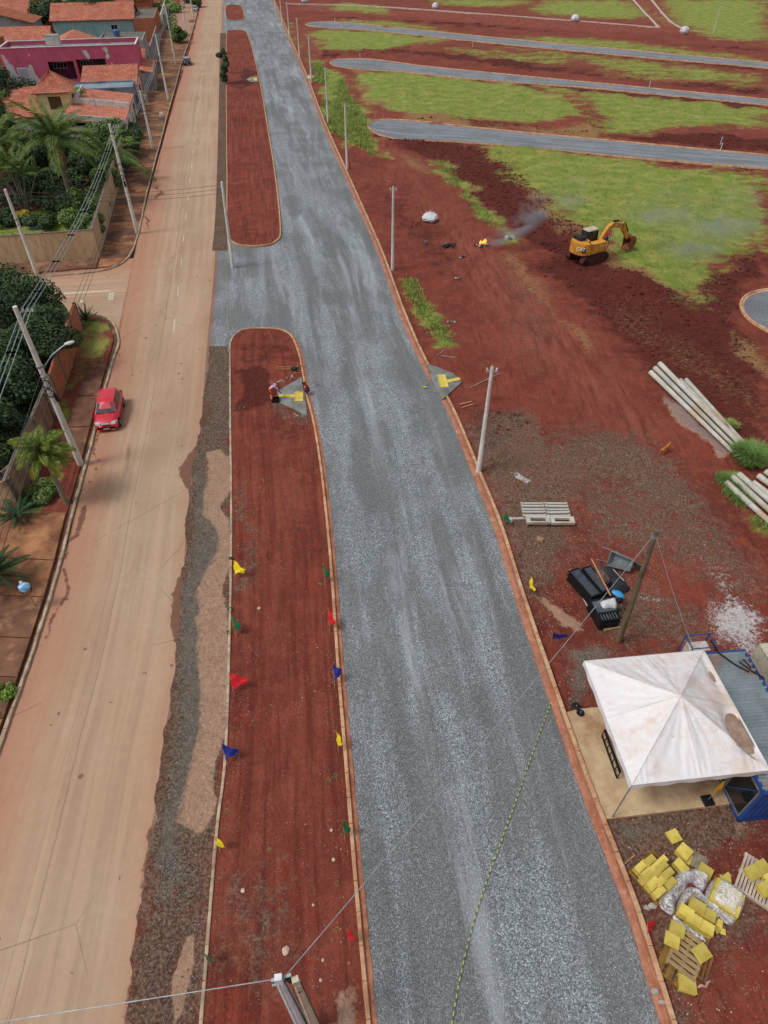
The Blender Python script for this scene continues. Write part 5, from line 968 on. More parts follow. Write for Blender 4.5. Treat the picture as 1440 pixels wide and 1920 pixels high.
area = (3.3*(YG[idx]**2+676)/(FPX*CAM_H))*(2.24/520*(19+.64*YG[idx])); g = np.random.default_rng(5); pr = np.where(dist < 90, 9, 4)*area*.5; k = g.poisson(np.minimum(pr, 2.2)); pid = np.repeat(idx, k)
pts = np.stack([XG[pid], YG[pid]], 1)+g.normal(size=(len(pid), 2))*(.1+.004*YG[pid])[:, None]; print('lawn tufts', len(pts))
o = tufts('lawn_grass', pts, .20, .035, LGRASS, 4, 2, spread=.22, zf=Z[pid]); tag(o, 'short yellowish green grass covering the undeveloped plots', 'grass', kind='stuff')
def polyfill(pts, dens, seed):
    poly = Gn(pts); lo, hi = poly.min(0), poly.max(0); g = np.random.default_rng(seed); n = int(np.prod(hi-lo)*dens); P_ = lo+g.random((n, 2))*(hi-lo); d_ = sdist(P_, poly)
    return P_[d_ > (fbm(P_[:,0]/.8, P_[:,1]/.8, seed, 3)-.55)*1.6]
for i, (pts_, h, dens, m_, lb) in enumerate((
    ([(606,188),(625,195),(640,150),(662,190),(690,240),(700,292),(680,285),(655,262),(640,262),(618,240)], .55, 3.2, LGRASS, 'tall green grass along the foot of the fourth and third poles'),
    ([(585,118),(602,122),(612,150),(604,165),(592,150)], .5, 3, LGRASS, 'tall grass behind the far right ramp'),
    ([(822,300),(846,312),(868,350),(850,352),(832,325)], .28, 3.5, LGRASS, 'green grass line across the haul track above the white bag'), ([(860,355),(880,360),(925,412),(938,430),(915,425),(880,385)], .28, 3.5, LGRASS, 'green grass line curving towards the fire'),
    ([(760,522),(785,532),(797,560),(810,590),(842,630),(845,642),(822,645),(800,618),(785,580),(768,548)], .22, 12, LGRASS, 'green weed strip beside the gravel road kerb'),
    ([(1340,893),(1362,898),(1400,928),(1412,950),(1390,950),(1360,925)], .4, 60, LBLUE, 'green grass strip left of the cropped pole pile'), ([(1398,960),(1440,968),(1440,998),(1412,985)], .25, 30, LGRASS, 'thin green weeds below the cropped pole pile'))):
    P_ = polyfill(pts_, dens, 40+i); o = tufts('grass_strip', P_, h, .03 if dens > 20 else .07, m_, 9, 60+i, spread=.2 if dens > 20 else .45, zf=np.array([gz(*p) for p in P_])); tag(o, lb, 'grass', kind='stuff')
def clump(label, px, py, r, h, n, w=.02, m=LBLUE, seed=1, z=None):
    b_ = G(px, py); g = np.random.default_rng(seed); a = g.random(n)*6.28; q = r*.55*g.random(n)**.6; root = E('grass_clump', (b_.x, b_.y, gz(b_.x, b_.y) if z is None else z), 0, label, 'grass clump')
    hh = h*(.5+.6*g.random(n)); V = []; F = []
    o_ = 0; bx, by = q*np.cos(a), q*np.sin(a); lx = np.cos(a+g.normal(size=n)*.5)*r*(.3+.5*g.random(n)); ly = np.sin(a+g.normal(size=n)*.5)*r*(.3+.5*g.random(n)); px_, py_ = -np.sin(a)*w, np.cos(a)*w
    V = np.stack([np.stack([bx-px_, by-py_, 0*a], 1), np.stack([bx+px_, by+py_, 0*a], 1), np.stack([bx+lx*.5+px_*.7, by+ly*.5+py_*.7, hh*.75], 1), np.stack([bx+lx*.5-px_*.7, by+ly*.5-py_*.7, hh*.75], 1), np.stack([bx+lx, by+ly, hh*g.uniform(.75,1.1,n)], 1)], 1)
    i0 = np.arange(n)*5; F = np.concatenate([np.stack([i0, i0+1, i0+2], 1), np.stack([i0, i0+2, i0+3], 1), np.stack([i0+3, i0+2, i0+4], 1)]); t = np.repeat(g.random(n)*.8, 5); t[4::5] += .2
    npmesh('blades', V.reshape(-1, 3), F, m, {'tone': t}, False, root, 'stuff')
clump('big green grass clump at the near end of the long pole stack', 1404, 862, 1.25, .95, 3200, seed=3); clump('small dry grass clump behind the long pole stack', 1368, 800, .6, .5, 500, seed=4, m=LGRASS)
clump('grass clump left of the cropped pole pile', 1372, 905, .8, .5, 900, seed=6); clump('small green plant against the median left kerb by the green pennant', 433, 1147, .16, .16, 60, .022, LMID, 7, .1); clump('second little plant hanging at the median left kerb', 431, 1190, .14, .15, 50, .022, LMID, 8, .1); clump('low weed at the kerb just above the yellow pennant', 434, 1052, .12, .15, 80, .02, LMID, 9, .14)
for i, (x, y) in enumerate(((628,1458),(617,1465),(427,1524),(506,1597),(632,1660),(633,1745),(600,1100))): clump(f'tiny weed on the near median, {["by the yellow pennant","left of the kerb weed pair","near the left kerb yellow pennant","in the median middle","above the red pennant","below the grey cable","near the right green pennant","below the blue pennant","near the left blue pennant","at the median rounded head"][i]}', x, y, .13, .05, 16, .008, LGRASS, 100+i, .17)
# --- loose stones and clods
def rocks(name, P_, sz, m, zf, seed, label, cat='stones'):
    g = np.random.default_rng(seed); n = len(P_); base = np.array([(1,0,0),(0,1,0),(-1,0,0),(0,-1,0),(0,0,1),(0,0,-1)], float); F0 = np.array([(0,1,4),(1,2,4),(2,3,4),(3,0,4),(1,0,5),(2,1,5),(3,2,5),(0,3,5)])
    th = g.random(n)*6.28; c, s_ = np.cos(th), np.sin(th); Vb = base[None]*(sz[:, None, None]*g.uniform(.6,1.25,(n, 6, 1))); Vb[:, :, 2] *= .7; Vb += g.normal(size=(n,6,3))*sz[:, None, None]*.15
    X_ = Vb[:,:,0]*c[:,None]-Vb[:,:,1]*s_[:,None]+P_[:,0,None]; Y_ = Vb[:,:,0]*s_[:,None]+Vb[:,:,1]*c[:,None]+P_[:,1,None]; V = np.stack([X_, Y_, Vb[:,:,2]+zf[:,None]+sz[:,None]*.15], -1).reshape(-1, 3)
    F = (F0[None]+6*np.arange(n)[:, None, None]).reshape(-1, 3); o = npmesh(name, V, F, m, {'tone': np.repeat(g.random(n), 6)}, False); tag(o, label, cat, kind='stuff'); return o
def tonem(name, a, b_):
    s = NT(name); c = s.mix(s.attr('tone'), lin(a), lin(b_)); return s.done(s.vary(c, s.noise(12, 3), .85, 1.1), .9)
idx = np.where((A['dark']*(.5+fbm(XG/2, YG/2, 3, 3)) > .55) & near & (YG > 25) & (flat < .3))[0]; area = (3.3*(YG[idx]**2+676)/(FPX*CAM_H))*(2.24/520*(19+.64*YG[idx])); g = np.random.default_rng(8); k = g.poisson(np.minimum(area*6, 1.6)); pid = np.repeat(idx, k)
pts = np.stack([XG[pid], YG[pid]], 1)+g.normal(size=(len(pid), 2))*.15; print('clods', len(pts)); rocks('earth_clods', pts, .04+.14*g.random(len(pts))**3+.0006*YG[pid], tonem('clod_earth', (70,28,24), (112,48,38)), Z[pid], 9, 'clods of dark red earth over the freshly turned ground', 'clods')
def scat(poly, n, seed, dens=None):
    P_ = Gn(poly); lo, hi = P_.min(0), P_.max(0); g = np.random.default_rng(seed); Q = lo+g.random((n*3, 2))*(hi-lo); Q = Q[sdist(Q, P_) > .1]; w_ = fbm(Q[:,0]/1.6, Q[:,1]/1.6, seed, 4); Q = Q[g.random(len(Q)) < np.clip((w_-.36)*4, .06, 1)]; return Q[:n]
STN = tonem('loose_stone', (128,92,74), (206,190,176)); GSTN = tonem('grey_stone_chips', (96,98,100), (176,178,182)); g = np.random.default_rng(12)
Q = scat([(435,760),(575,760),(600,900),(632,1250),(664,1650),(690,1990),(380,1990),(410,1560),(433,1200)], 5200, 21); rocks('median_pebbles', Q, .008+.018*g.random(len(Q))**2+.02*(g.random(len(Q)) > .985), STN, np.full(len(Q), .165), 22, 'pale pebbles strewn over the red earth of the near median', 'pebbles')
Q = scat([(905,900),(1000,800),(1250,850),(1440,1100),(1440,1990),(1290,1990),(1140,1560),(1050,1300),(960,1050)], 9000, 23); rocks('yard_pebbles', Q, .009+.022*g.random(len(Q))**2+.02*(g.random(len(Q)) > .99), STN, np.array([gz(*p) for p in Q])+.01, 24, 'pale pebbles strewn over the red yard', 'pebbles')
Q = scat([(1325,1115),(1400,1140),(1440,1165),(1440,1245),(1322,1190)], 1500, 25); rocks('white_gravel_spill', Q, .010+.016*g.random(len(Q)), tonem('white_chips', (170,160,158), (218,214,212)), np.array([gz(*p) for p in Q])+.01, 26, 'white gravel spilled on the earth behind the blue container', 'gravel')
Q = np.vstack([scat([(372,905),(392,880),(395,1060),(374,1250),(350,1530),(300,1700),(322,1340),(346,1100)], 5000, 27), scat([(300,1600),(385,1580),(372,1990),(250,1990)], 2500, 28)]); rocks('shoulder_gravel', Q, .012+.022*g.random(len(Q)), tonem('grey_brown_chips', (84,74,64), (168,160,148)), np.full(len(Q), .045), 29, 'loose grey gravel along the broken road shoulder', 'gravel')
Q = scat([(688,1990),(655,1400),(620,1000),(880,890),(960,1060),(1060,1340),(1180,1680),(1282,1990)], 16000, 31); rocks('road_stones', Q, .010+.014*g.random(len(Q)), tonem('crushed_rock_chips', (120,124,128), (196,200,204)), np.full(len(Q), .03), 32, 'loose crushed stones on the gravel road', 'gravel')
for i, (x, y, s_, lb) in enumerate(((537,1785,.13,'pale squarish rock on the median above the pole heads'), (457,1673,.08,'pink rock on the left of the near median'), (626,1615,.07,'small grey rock near the green pennant'), (622,1560,.06,'white stone beside the green pennant'), (606,1803,.05,'yellowish stone right of the pale rock'), (487,1145,.09,'white stone in the middle of the median'), (588,1700,.05,'pink stone on the right of the median'), (602,1840,.05,'stone pair near the bottom edge'))):
    b_ = G(x, y); mb = MB(); mb.ell((0,0,s_*.3), (s_,s_*1.1,s_*.6), 9, 6, .16); o = mb.build('rock', mat('pale_rock', (216,196,176), (186,150,126), 9, .9)); o.location = (b_.x, b_.y, .17); o.rotation_euler = (0, 0, i); tag(o, lb, 'rock')
# shaded undergrowth filling the walled garden and the lower garden
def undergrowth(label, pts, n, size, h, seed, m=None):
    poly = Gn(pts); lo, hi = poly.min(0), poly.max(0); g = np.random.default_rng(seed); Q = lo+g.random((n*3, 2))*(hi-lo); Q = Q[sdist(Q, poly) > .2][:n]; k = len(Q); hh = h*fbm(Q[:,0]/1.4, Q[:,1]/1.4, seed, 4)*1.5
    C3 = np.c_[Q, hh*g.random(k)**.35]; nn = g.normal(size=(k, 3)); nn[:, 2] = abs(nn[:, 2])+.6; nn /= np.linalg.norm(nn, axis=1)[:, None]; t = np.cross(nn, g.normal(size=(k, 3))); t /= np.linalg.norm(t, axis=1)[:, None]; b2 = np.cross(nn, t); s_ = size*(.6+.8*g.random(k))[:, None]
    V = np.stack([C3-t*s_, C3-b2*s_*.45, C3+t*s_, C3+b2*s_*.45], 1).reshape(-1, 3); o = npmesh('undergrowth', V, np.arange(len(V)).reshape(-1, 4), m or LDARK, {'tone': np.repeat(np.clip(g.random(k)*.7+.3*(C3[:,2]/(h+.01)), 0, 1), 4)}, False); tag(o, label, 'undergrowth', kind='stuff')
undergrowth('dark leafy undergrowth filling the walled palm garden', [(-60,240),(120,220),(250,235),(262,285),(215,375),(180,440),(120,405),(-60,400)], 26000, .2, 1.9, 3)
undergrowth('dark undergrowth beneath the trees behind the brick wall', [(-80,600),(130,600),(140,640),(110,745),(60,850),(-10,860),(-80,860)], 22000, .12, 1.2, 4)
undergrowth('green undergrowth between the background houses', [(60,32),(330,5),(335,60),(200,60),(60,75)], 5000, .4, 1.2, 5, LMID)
# roof tanks, aerials and yard clutter among the houses
TANKB = mat('faded_blue_tank', (86,132,176), (66,108,150), 3, .6, .1)
def tank(label, a, b_, z, m, r=.75):
    o = W(a, b_); root = E('water_tank', (o.x, o.y, z), 0, label, 'water tank'); MB().tube([(0,0,0),(0,0,.9),(0,0,1.0)], [r*.82,r,r*.95], 20).build('tank_body', m, root); MB().tube([(0,0,1.002),(0,0,1.12)], [r*.98,r*.3], 20).build('tank_lid', m, root)
tank('blue water tank on the grey block house roof', -6, 108, 5.5, TANKB); tank('grey water tank on the sheet-roofed building behind the pink one', -20, 96, 4.9, CONC, .9); tank('white water tank on the brick tower house', -34, 101, 6.5, WHITEP, .8)
for i, (a, b_, z, lb) in enumerate(((-4, 46, 4.0, 'thin roof aerial on the stepped orange roof'), (-8, 86, 7.0, 'thin roof aerial on the pink building'), (-14, 107, 6.0, 'roof aerial on the white gabled house'))):
    o = W(a, b_); root = E('roof_aerial', (o.x, o.y, z-.3), i*.7, lb, 'aerial'); MB().tube([(0,0,0),(0,0,2.4)], .04, 6).build('mast', STEEL, root)
    for k in range(4): MB().bar((-.5+.05*k,-.0,2.0+.1*k), (.5-.05*k,0,2.0+.1*k), .03).build('element', STEEL, root)
# ------------------------------------------------------------------ tactile ramps
WETC = mat('fresh_grey_concrete', (140,142,136), (116,118,112), 1.5, .8, .15, dirt=(94,92,88)); YTILE = mat('yellow_tactile_tile', (226,206,98), (204,180,78), 2, .8, .2, dirt=(186,156,84), rnd=.14)
def ramp(label, pts, bar, head, n=7, z=.195, tw=.25):
    c = G(sum(p[0] for p in pts)/len(pts), sum(p[1] for p in pts)/len(pts)); root = E('concrete_ramp', (c.x, c.y, 0), 0, label, 'ramp')
    MB().prism([(G(*p, z)-c).to_2d().to_tuple() for p in pts], .02, z).build('slab', WETC, root)
    a, b_ = G(*bar[0], z)-c, G(*bar[1], z)-c; d = b_-a; rz = math.atan2(d.y, d.x); k = max(2, round(d.length/tw)); L_ = d.length/k
    t0 = MB().box((0,0,0), (L_*.96, tw*1.5, .03)); me = None
    for i in range(k):
        p = a+d*((i+.5)/k)
        if me is None: o = t0.build('tactile_tile', YTILE, root); me = o.data
        else: o = bpy.data.objects.new('tactile_tile', me); col.objects.link(o); o.parent = root
        o.location = (p.x, p.y, z+.012); o.rotation_euler = (0, 0, rz+random.uniform(-.02,.02))
    a, b_ = G(*head[0], z)-c, G(*head[1], z)-c; d = b_-a; rz2 = math.atan2(d.y, d.x); k = max(3, round(d.length/tw)); nn = Vector((-d.y, d.x, 0)).normalized()
    for i in range(k):
        for s_ in (-.5, .5):
            p = a+d*((i+.5)/k)+nn*s_*tw*1.05; o = bpy.data.objects.new('tactile_tile', me); col.objects.link(o); o.parent = root; o.location = (p.x, p.y, z+.012); o.rotation_euler = (0, 0, rz2)
    return root
ramp('near grey concrete ramp with yellow tactile tiles between the two workers', [(520,733),(565,707),(571,735),(576,779),(522,753)], ((523,743),(553,743)), ((560,734.5),(560,752.5)))
ramp('grey concrete ramp with yellow tactile tiles right of the gravel road', [(802,682),(815,686),(850,700),(866,716),(830,748),(810,715)], ((862,709.5),(834,716)), ((827,703),(833,726)))
ramp('far small concrete ramp on the upper median', [(462,149),(470,144),(483,143),(485,153),(470,153)], ((464,148.6),(474,148.6)), ((478,146),(479,151)))
ramp('far small concrete ramp right of the gravel road', [(572,140),(585,140),(593,144),(585,148),(575,149)], ((590,144),(583,144)), ((579,142),(580,147)))
# rubble by the ramps
WB = mat('formwork_timber', (196,140,96), (160,108,74), 3, .8, .2)
b_ = G(545, 690, .2); lad = E('formwork_ladder', (b_.x, b_.y, .18), R(2), 'light timber ladder-like formwork frame lying by the median kerb', 'timber frame')
for y_ in (-.16, .16): MB().bar((-1.15,y_,.03), (.55,y_,.03), .05).build('rail', WB, lad)
for x_ in (-1.1,-.6,-.1,.45): MB().bar((x_,-.14,.032), (x_,.14,.032), .045).build('rung', WB, lad)
for q, (x, y, w_, h_, lb) in enumerate(((563,686,.5,.3,'small timber frame resting over the median kerb'), (559,697,.5,.35,'second small timber frame just below the first on the kerb'))):
    b_ = G(x, y, .2); o = E('small_formwork', (b_.x, b_.y, .21), .1*q, lb, 'timber frame')
    for s_ in (-1,1): MB().bar((-w_/2,s_*h_/2,0), (w_/2,s_*h_/2,0), .045).build('rail', WB, o); MB().bar((s_*w_/2,-h_/2+.02,.004), (s_*w_/2,h_/2-.02,.004), .045).build('rung', WB, o)
b_ = G(552, 692, .3); mb = MB(); mb.ell((0,0,.14), (.26,.2,.2), 12, 8, .18); o = mb.build('black_bag', mat('black_plastic_sheet', (34,36,40), (50,54,60), 6, .4, .6)); o.location = (b_.x, b_.y, .2); tag(o, 'crumpled black bag lying on the timber frames', 'bag')
for i, (x, y, lb) in enumerate(((548,708,'rubble heap at the upper edge of the near ramp'), (522,718,'fresh grey mortar heap before the bending worker'), (560,781,'broken stones below the near ramp point'), (838,752,'rubble below the right ramp point'))):
    b_ = G(x, y, .15); mb = MB(); g_ = random.Random(i)
    for k in range(16): a = g_.random()*6.28; r = g_.random()*.5; s_ = g_.uniform(.03,.08); mb.ell((r*math.cos(a), r*math.sin(a)*.6, s_*.5+.05*(1-r*2)), (s_,s_*.8,s_*.6), 6, 4, .2)
    o = mb.build('rubble', CONC); o.location = (b_.x, b_.y, .17 if x < 700 else gz(b_.x, b_.y)); tag(o, lb, 'rubble', kind='stuff')
def stick(name, label, cat, a, b_, w, m, z=.05, h=None):
    p, q = G(*a), G(*b_); c = (p+q)/2; zz = max(gz(p.x, p.y), gz(q.x, q.y))+z; o = MB().bar(p-c, q-c, w, h or w*.4).build(name, m); o.location = (c.x, c.y, zz); return tag(o, label, cat)
stick('timber_plank', 'small plank lying right of the ramp, upper of two', 'plank', (862,762), (884,756), .09, WB); stick('timber_plank', 'small plank lying right of the ramp, lower of two', 'plank', (866,768), (888,761), .08, WB)
stick('iron_bar', 'thin bar leaning towards the nearest gravel road pole', 'bar', (880,731), (936,704), .05, CONC); stick('cut_branch', 'pale branch above the right ramp', 'branch', (826,670), (853,674), .05, CONC); stick('cut_branch', 'second pale branch crossing above the right ramp', 'branch', (820,670), (832,661), .05, CONC)
stick('timber_stake', 'thin stake beside the kerb left of the yellow tile stacks', 'stake', (1163,1627), (1191,1602), .045, WOOD)
# ------------------------------------------------------------------ pennant flags
CL = {'yellow': mat('yellow_cloth', (240,214,30), (216,186,20), 3, .75, .1), 'green': mat('green_cloth', (10,104,62), (6,80,48), 3, .75, .1), 'red': mat('red_cloth', (214,34,46), (176,22,34), 3, .75, .1), 'blue': mat('blue_cloth', (40,52,150), (28,36,110), 3, .75, .1)}
def pennant(c, px, py, bx, by, sx, sy, label, tip=None, zb=.15, h=.95):
    """px,py flag apex; bx,by foot of its stick; sx,sy free corner"""
    f = G(bx, by, zb); dr = CAM_H; top_ = G(px, py, zb+h); root = E('pennant_flag', (f.x, f.y, zb), 0, label, 'flag', 'coloured pennants on sticks'); t = top_-f; t.z = h
    MB().tube([(0,0,-.1), (t.x, t.y, t.z)], .014, 6).build('stick', WOOD, root)
    k = .66; A_ = Vector((t.x, t.y, t.z)); B_ = A_*(1-k); F_ = G(sx, sy, zb+h*.72)-f; F_.z = h*.72; mb = MB(); n = 9; m_ = 7; vs = []
    ph = random.random()*6
    for i in range(n+1):
        for j in range(m_+1):
            u, v = i/n, j/m_; e = A_.lerp(B_, v); s_ = u*(1-.35*v*u); p = e.lerp(F_, s_) if v < .99 or u < .6 else e.lerp(F_, s_)
            p = e + (F_-e)*u*(1-abs(v-.35)*.35*u); p.z += .05*math.sin(u*7+v*5+ph)-.12*u*u*v; p.x += .035*math.sin(u*6+v*9+ph); vs.append(p)
    mb.add(vs, [(i*(m_+1)+j, i*(m_+1)+j+1, (i+1)*(m_+1)+j+1, (i+1)*(m_+1)+j) for i in range(n) for j in range(m_)]); mb.build('pennant', CL[c], root, True)
for c, a, b_, s_, lb in (
 ('yellow', (438,1051), (441,1090), (460,1069), 'topmost yellow pennant on the left kerb of the median'), ('green', (432,1148), (444,1199), (452,1177), 'green pennant on the left kerb above the red one'), ('red', (429,1261), (440,1308), (469,1275), 'large red pennant on the left kerb of the median'),
 ('blue', (415,1395), (428,1440), (449,1407), 'blue pennant on the left kerb of the median'), ('yellow', (399,1560), (415,1602), (422,1588), 'lower yellow pennant on the left kerb of the median'), ('green', (378,1780), (397,1813), (400,1804), 'lowest green pennant on the left kerb near the bottom edge'),
 ('green', (606,1056), (610,1100), (617,1075), 'topmost green pennant by the right kerb of the median'), ('red', (615,1140), (618,1188), (630,1167), 'red pennant by the right kerb above the blue one'), ('blue', (624,1245), (628,1294), (642,1257), 'blue pennant by the right kerb of the median'),
 ('yellow', (630,1368), (635,1414), (643,1396), 'yellow pennant by the right kerb of the median'), ('green', (642,1537), (648,1580), (658,1555), 'lower green pennant by the right kerb of the median'), ('red', (651,1740), (657,1780), (665,1761), 'lowest red pennant by the right kerb near the grey cable')): pennant(c, *a, *b_, *s_, lb)
for c, a, b_, s_, lb in (('green', (946,960), (943,985), (959,976), 'green pennant in front of the stacked concrete frames'), ('red', (968,1017), (965,1043), (966,1038), 'narrow red pennant right of the gravel road kerb'), ('yellow', (995,1081), (991,1112), (1004,1107), 'yellow pennant right of the gravel road kerb'),
 ('blue', (1037,1186), (1033,1206), (1067,1192), 'blue pennant above the grey gravel patch'), ('red', (1214,1728), (1216,1760), (1231,1727), 'red pennant left of the yellow tile stacks')): pennant(c, *a, *b_, *s_, lb, zb=0, h=.9)
# barrier tape along the road and a dotted cord in the junction
def tape(label, pts, z, m1, m2, w=.035, dash=.16):
    P_ = Gn(crom(pts, 3)); d = np.r_[0, np.cumsum(np.linalg.norm(np.diff(P_, axis=0), axis=1))]; o_ = P_[0]; root = E('barrier_tape', (o_[0], o_[1], z), 0, label, 'tape'); s = 0; i = 0; me = [None, None]
    while s < d[-1]-dash:
        a = Vector((np.interp(s, d, P_[:,0])-o_[0], np.interp(s, d, P_[:,1])-o_[1], 0)); b2 = Vector((np.interp(s+dash, d, P_[:,0])-o_[0], np.interp(s+dash, d, P_[:,1])-o_[1], 0)); k = i % 2
        if me[k] is None: o = MB().box((0,0,0), (dash,w,.01)).build('tape_band', (m1, m2)[k], root); me[k] = o.data
        else: o = bpy.data.objects.new('tape_band', me[k]); col.objects.link(o); o.parent = root
        o.location = (a+b2)/2; o.rotation_euler = (0, 0, math.atan2((b2-a).y, (b2-a).x)); s += dash; i += 1
tape('yellow and black barrier tape stretched low along the gravel road', [(1033,1318),(1010,1380),(975,1480),(935,1590),(900,1690),(872,1790),(850,1900),(838,1990)], .09, mat('yellow_tape', (204,206,90), (180,184,80), 3, .6, 0), mat('black_tape', (92,98,84), (76,80,70), 3, .6, 0), .034, .12)
tape('thin dotted cord hanging in the gravel junction below the leaning pole', [(424,470),(425,530),(427,585),(430,625)], .06, mat('yellow_tape', (204,206,90)), CONC, .03, .25)
# ------------------------------------------------------------------ people and dog
def skinned(name, verts, edges, radii, mats, pick, parent=None, sub=2, root=0):
    me = bpy.data.meshes.new(name); me.from_pydata(verts, edges, []); o = bpy.data.objects.new(name, me); col.objects.link(o); sk = o.modifiers.new('s', 'SKIN'); ss_ = o.modifiers.new('u', 'SUBSURF'); ss_.levels = sub; ss_.render_levels = sub
    for i, r in enumerate(radii): me.skin_vertices[0].data[i].radius = (r, r) if not hasattr(r, '__len__') else r; me.skin_vertices[0].data[i].use_root = (i == root)
    bpy.context.view_layer.update(); dg = bpy.context.evaluated_depsgraph_get(); me2 = bpy.data.meshes.new_from_object(o.evaluated_get(dg)); bpy.data.objects.remove(o); me2.name = name
    me2.materials.clear(); [me2.materials.append(m) for m in mats]
    for p in me2.polygons: p.material_index = pick(p.center); p.use_smooth = True
    o = bpy.data.objects.new(name, me2); col.objects.link(o); o.parent = parent; return o
SKIN = mat('brown_skin', (142,92,66), (122,76,54), 6, .6, 0); HAIR = mat('black_hair', (26,22,20), (18,16,15), 20, .7, .3)
def cap(a, b_, p):
    a, b_, p = Vector(a), Vector(b_), Vector(p); d = b_-a; t = max(0, min(1, (p-a).dot(d)/max(1e-9, d.dot(d)))); return (p-a-d*t).length
def person(label, loc, rz, J, shirt, legs, shoes, hat=None, band=None):
    """J: joints in metres. One skinned body; regions coloured by the nearest bone"""
    root = E('person', loc, rz, label, 'person'); N_ = ['pelvis','waist','chest','neck','head','headtop','lsh','lel','lwr','lha','rsh','rel','rwr','rha','lhip','lkn','lan','lto','rhip','rkn','ran','rto']; ix = {n: i for i, n in enumerate(N_)}
    rad = dict(pelvis=(.155,.12), waist=(.14,.11), chest=(.17,.125), neck=.06, head=(.088,.1), headtop=(.06,.07), lsh=.068, lel=.05, lwr=.034, lha=.042, rsh=.068, rel=.05, rwr=.034, rha=.042, lhip=.10, lkn=.068, lan=.048, lto=.042, rhip=.10, rkn=.068, ran=.048, rto=.042)
    Eg = [('pelvis','waist'),('waist','chest'),('chest','neck'),('neck','head'),('head','headtop'),('chest','lsh'),('lsh','lel'),('lel','lwr'),('lwr','lha'),('chest','rsh'),('rsh','rel'),('rel','rwr'),('rwr','rha'),('pelvis','lhip'),('lhip','lkn'),('lkn','lan'),('lan','lto'),('pelvis','rhip'),('rhip','rkn'),('rkn','ran'),('ran','rto')]
    reg = {}
    for a, b_ in Eg:
        reg[(a, b_)] = 1 if b_ in ('waist','chest','lsh','rsh','lel','rel') else 2 if b_ in ('lhip','rhip','lkn','rkn','lan','ran') else 3 if b_ in ('lto','rto') else 4 if b_ == 'headtop' else 0
    def pick(c): return reg[min(Eg, key=lambda e: cap(J[e[0]], J[e[1]], c)-.0)]
    skinned('body', [J[n] for n in N_], [(ix[a], ix[b_]) for a, b_ in Eg], [rad[n] for n in N_], [SKIN, shirt, legs, shoes, HAIR], pick, root)
    hd = Vector(J['head']); up = (Vector(J['headtop'])-hd).normalized(); fw = Vector(J.get('face', (0,-1,0))).normalized()
    MB().ell(hd+fw*.1, (.016,.022,.02), 6, 5).build('nose', SKIN, root)
    for s_ in (-1, 1):
        sd_ = up.cross(fw).normalized()*s_; MB().ell(hd+sd_*.088, (.014,.02,.03), 6, 5).build('ear', SKIN, root); MB().ell(hd+sd_*.035+fw*.088+up*.02, (.012,.012,.009), 6, 5).build('eye', HAIR, root)
        h0 = Vector(J['lha' if s_ < 0 else 'rha']); wr = Vector(J['lwr' if s_ < 0 else 'rwr']); d = (h0-wr).normalized(); x = d.cross(Vector((0,1,.2))).normalized()
        for k in range(5):
            off = (k-1.5)*.018; L_ = (.07,.085,.08,.06,.055)[k]
            if k == 4: MB().tube([h0-d*.02, h0-d*.01+x*.045, h0+d*.03+x*.06], [.012,.011,.008], 6).build('thumb', SKIN, root)
            else: MB().tube([h0+x*off, h0+x*off+d*L_*.6, h0+x*off+d*L_-Vector((0,0,.02))], [.011,.010,.007], 6).build('finger', SKIN, root)
    if hat: MB().ell(hd+up*.06, (.115,.115,.075), 12, 6).tube([hd+up*.03, hd+up*.045], [.16,.15], 14).build('cap', hat, root)
    if band:
        for a, b_ in (('lkn','lan'), ('rkn','ran')):
            p, q = Vector(J[a]), Vector(J[b_]); MB().tube([p.lerp(q,.45), p.lerp(q,.62)], [.068,.064], 10).build('reflective_band', band, root)
    return root
RED = mat('red_shirt', (176,30,36), (140,20,28), 5, .8, .2); NAVY = mat('navy_trousers', (44,54,84), (32,38,62), 5, .85, .2); JEANS = mat('blue_jeans', (52,76,126), (36,52,92), 5, .85, .2); ORG = mat('orange_trousers', (226,84,36), (190,62,26), 5, .8, .2); BOOT = mat('dark_boot', (44,34,30), (30,24,22), 5, .7, .1)
PLAID = NT('patterned_shirt'); PLAID = PLAID.done(PLAID.mix(PLAID.ss(PLAID.noise(9, 2), .48, .52), lin((206,196,208)), PLAID.mix(PLAID.ss(PLAID.noise(7, 1), .5, .55), lin((190,60,90)), lin((70,70,130)))), .8)
# bending worker in orange trousers (faces +X locally, stooping towards the slab)
b_ = G(510.5, 750, .16)
person('worker in orange trousers and patterned shirt bending over the near ramp', (b_.x, b_.y, .17), R(22), dict(pelvis=(-.05,0,.92), waist=(.08,0,1.06), chest=(.32,0,1.16), neck=(.47,0,1.15), head=(.58,0,1.09), headtop=(.66,0,1.12), face=(.6,0,-.8),
   lsh=(.34,.2,1.13), lel=(.42,.24,.84), lwr=(.52,.2,.6), lha=(.57,.18,.53), rsh=(.34,-.2,1.13), rel=(.46,-.24,.86), rwr=(.58,-.2,.64), rha=(.63,-.18,.57), lhip=(-.05,.1,.86), lkn=(.06,.14,.47), lan=(-.08,.15,.08), lto=(.08,.16,.035), rhip=(-.05,-.1,.86), rkn=(.02,-.13,.46), ran=(-.1,-.14,.08), rto=(.06,-.15,.035)), PLAID, ORG, BOOT, band=mat('reflective_strip', (226,222,210)))
b_ = G(577, 738, .05)
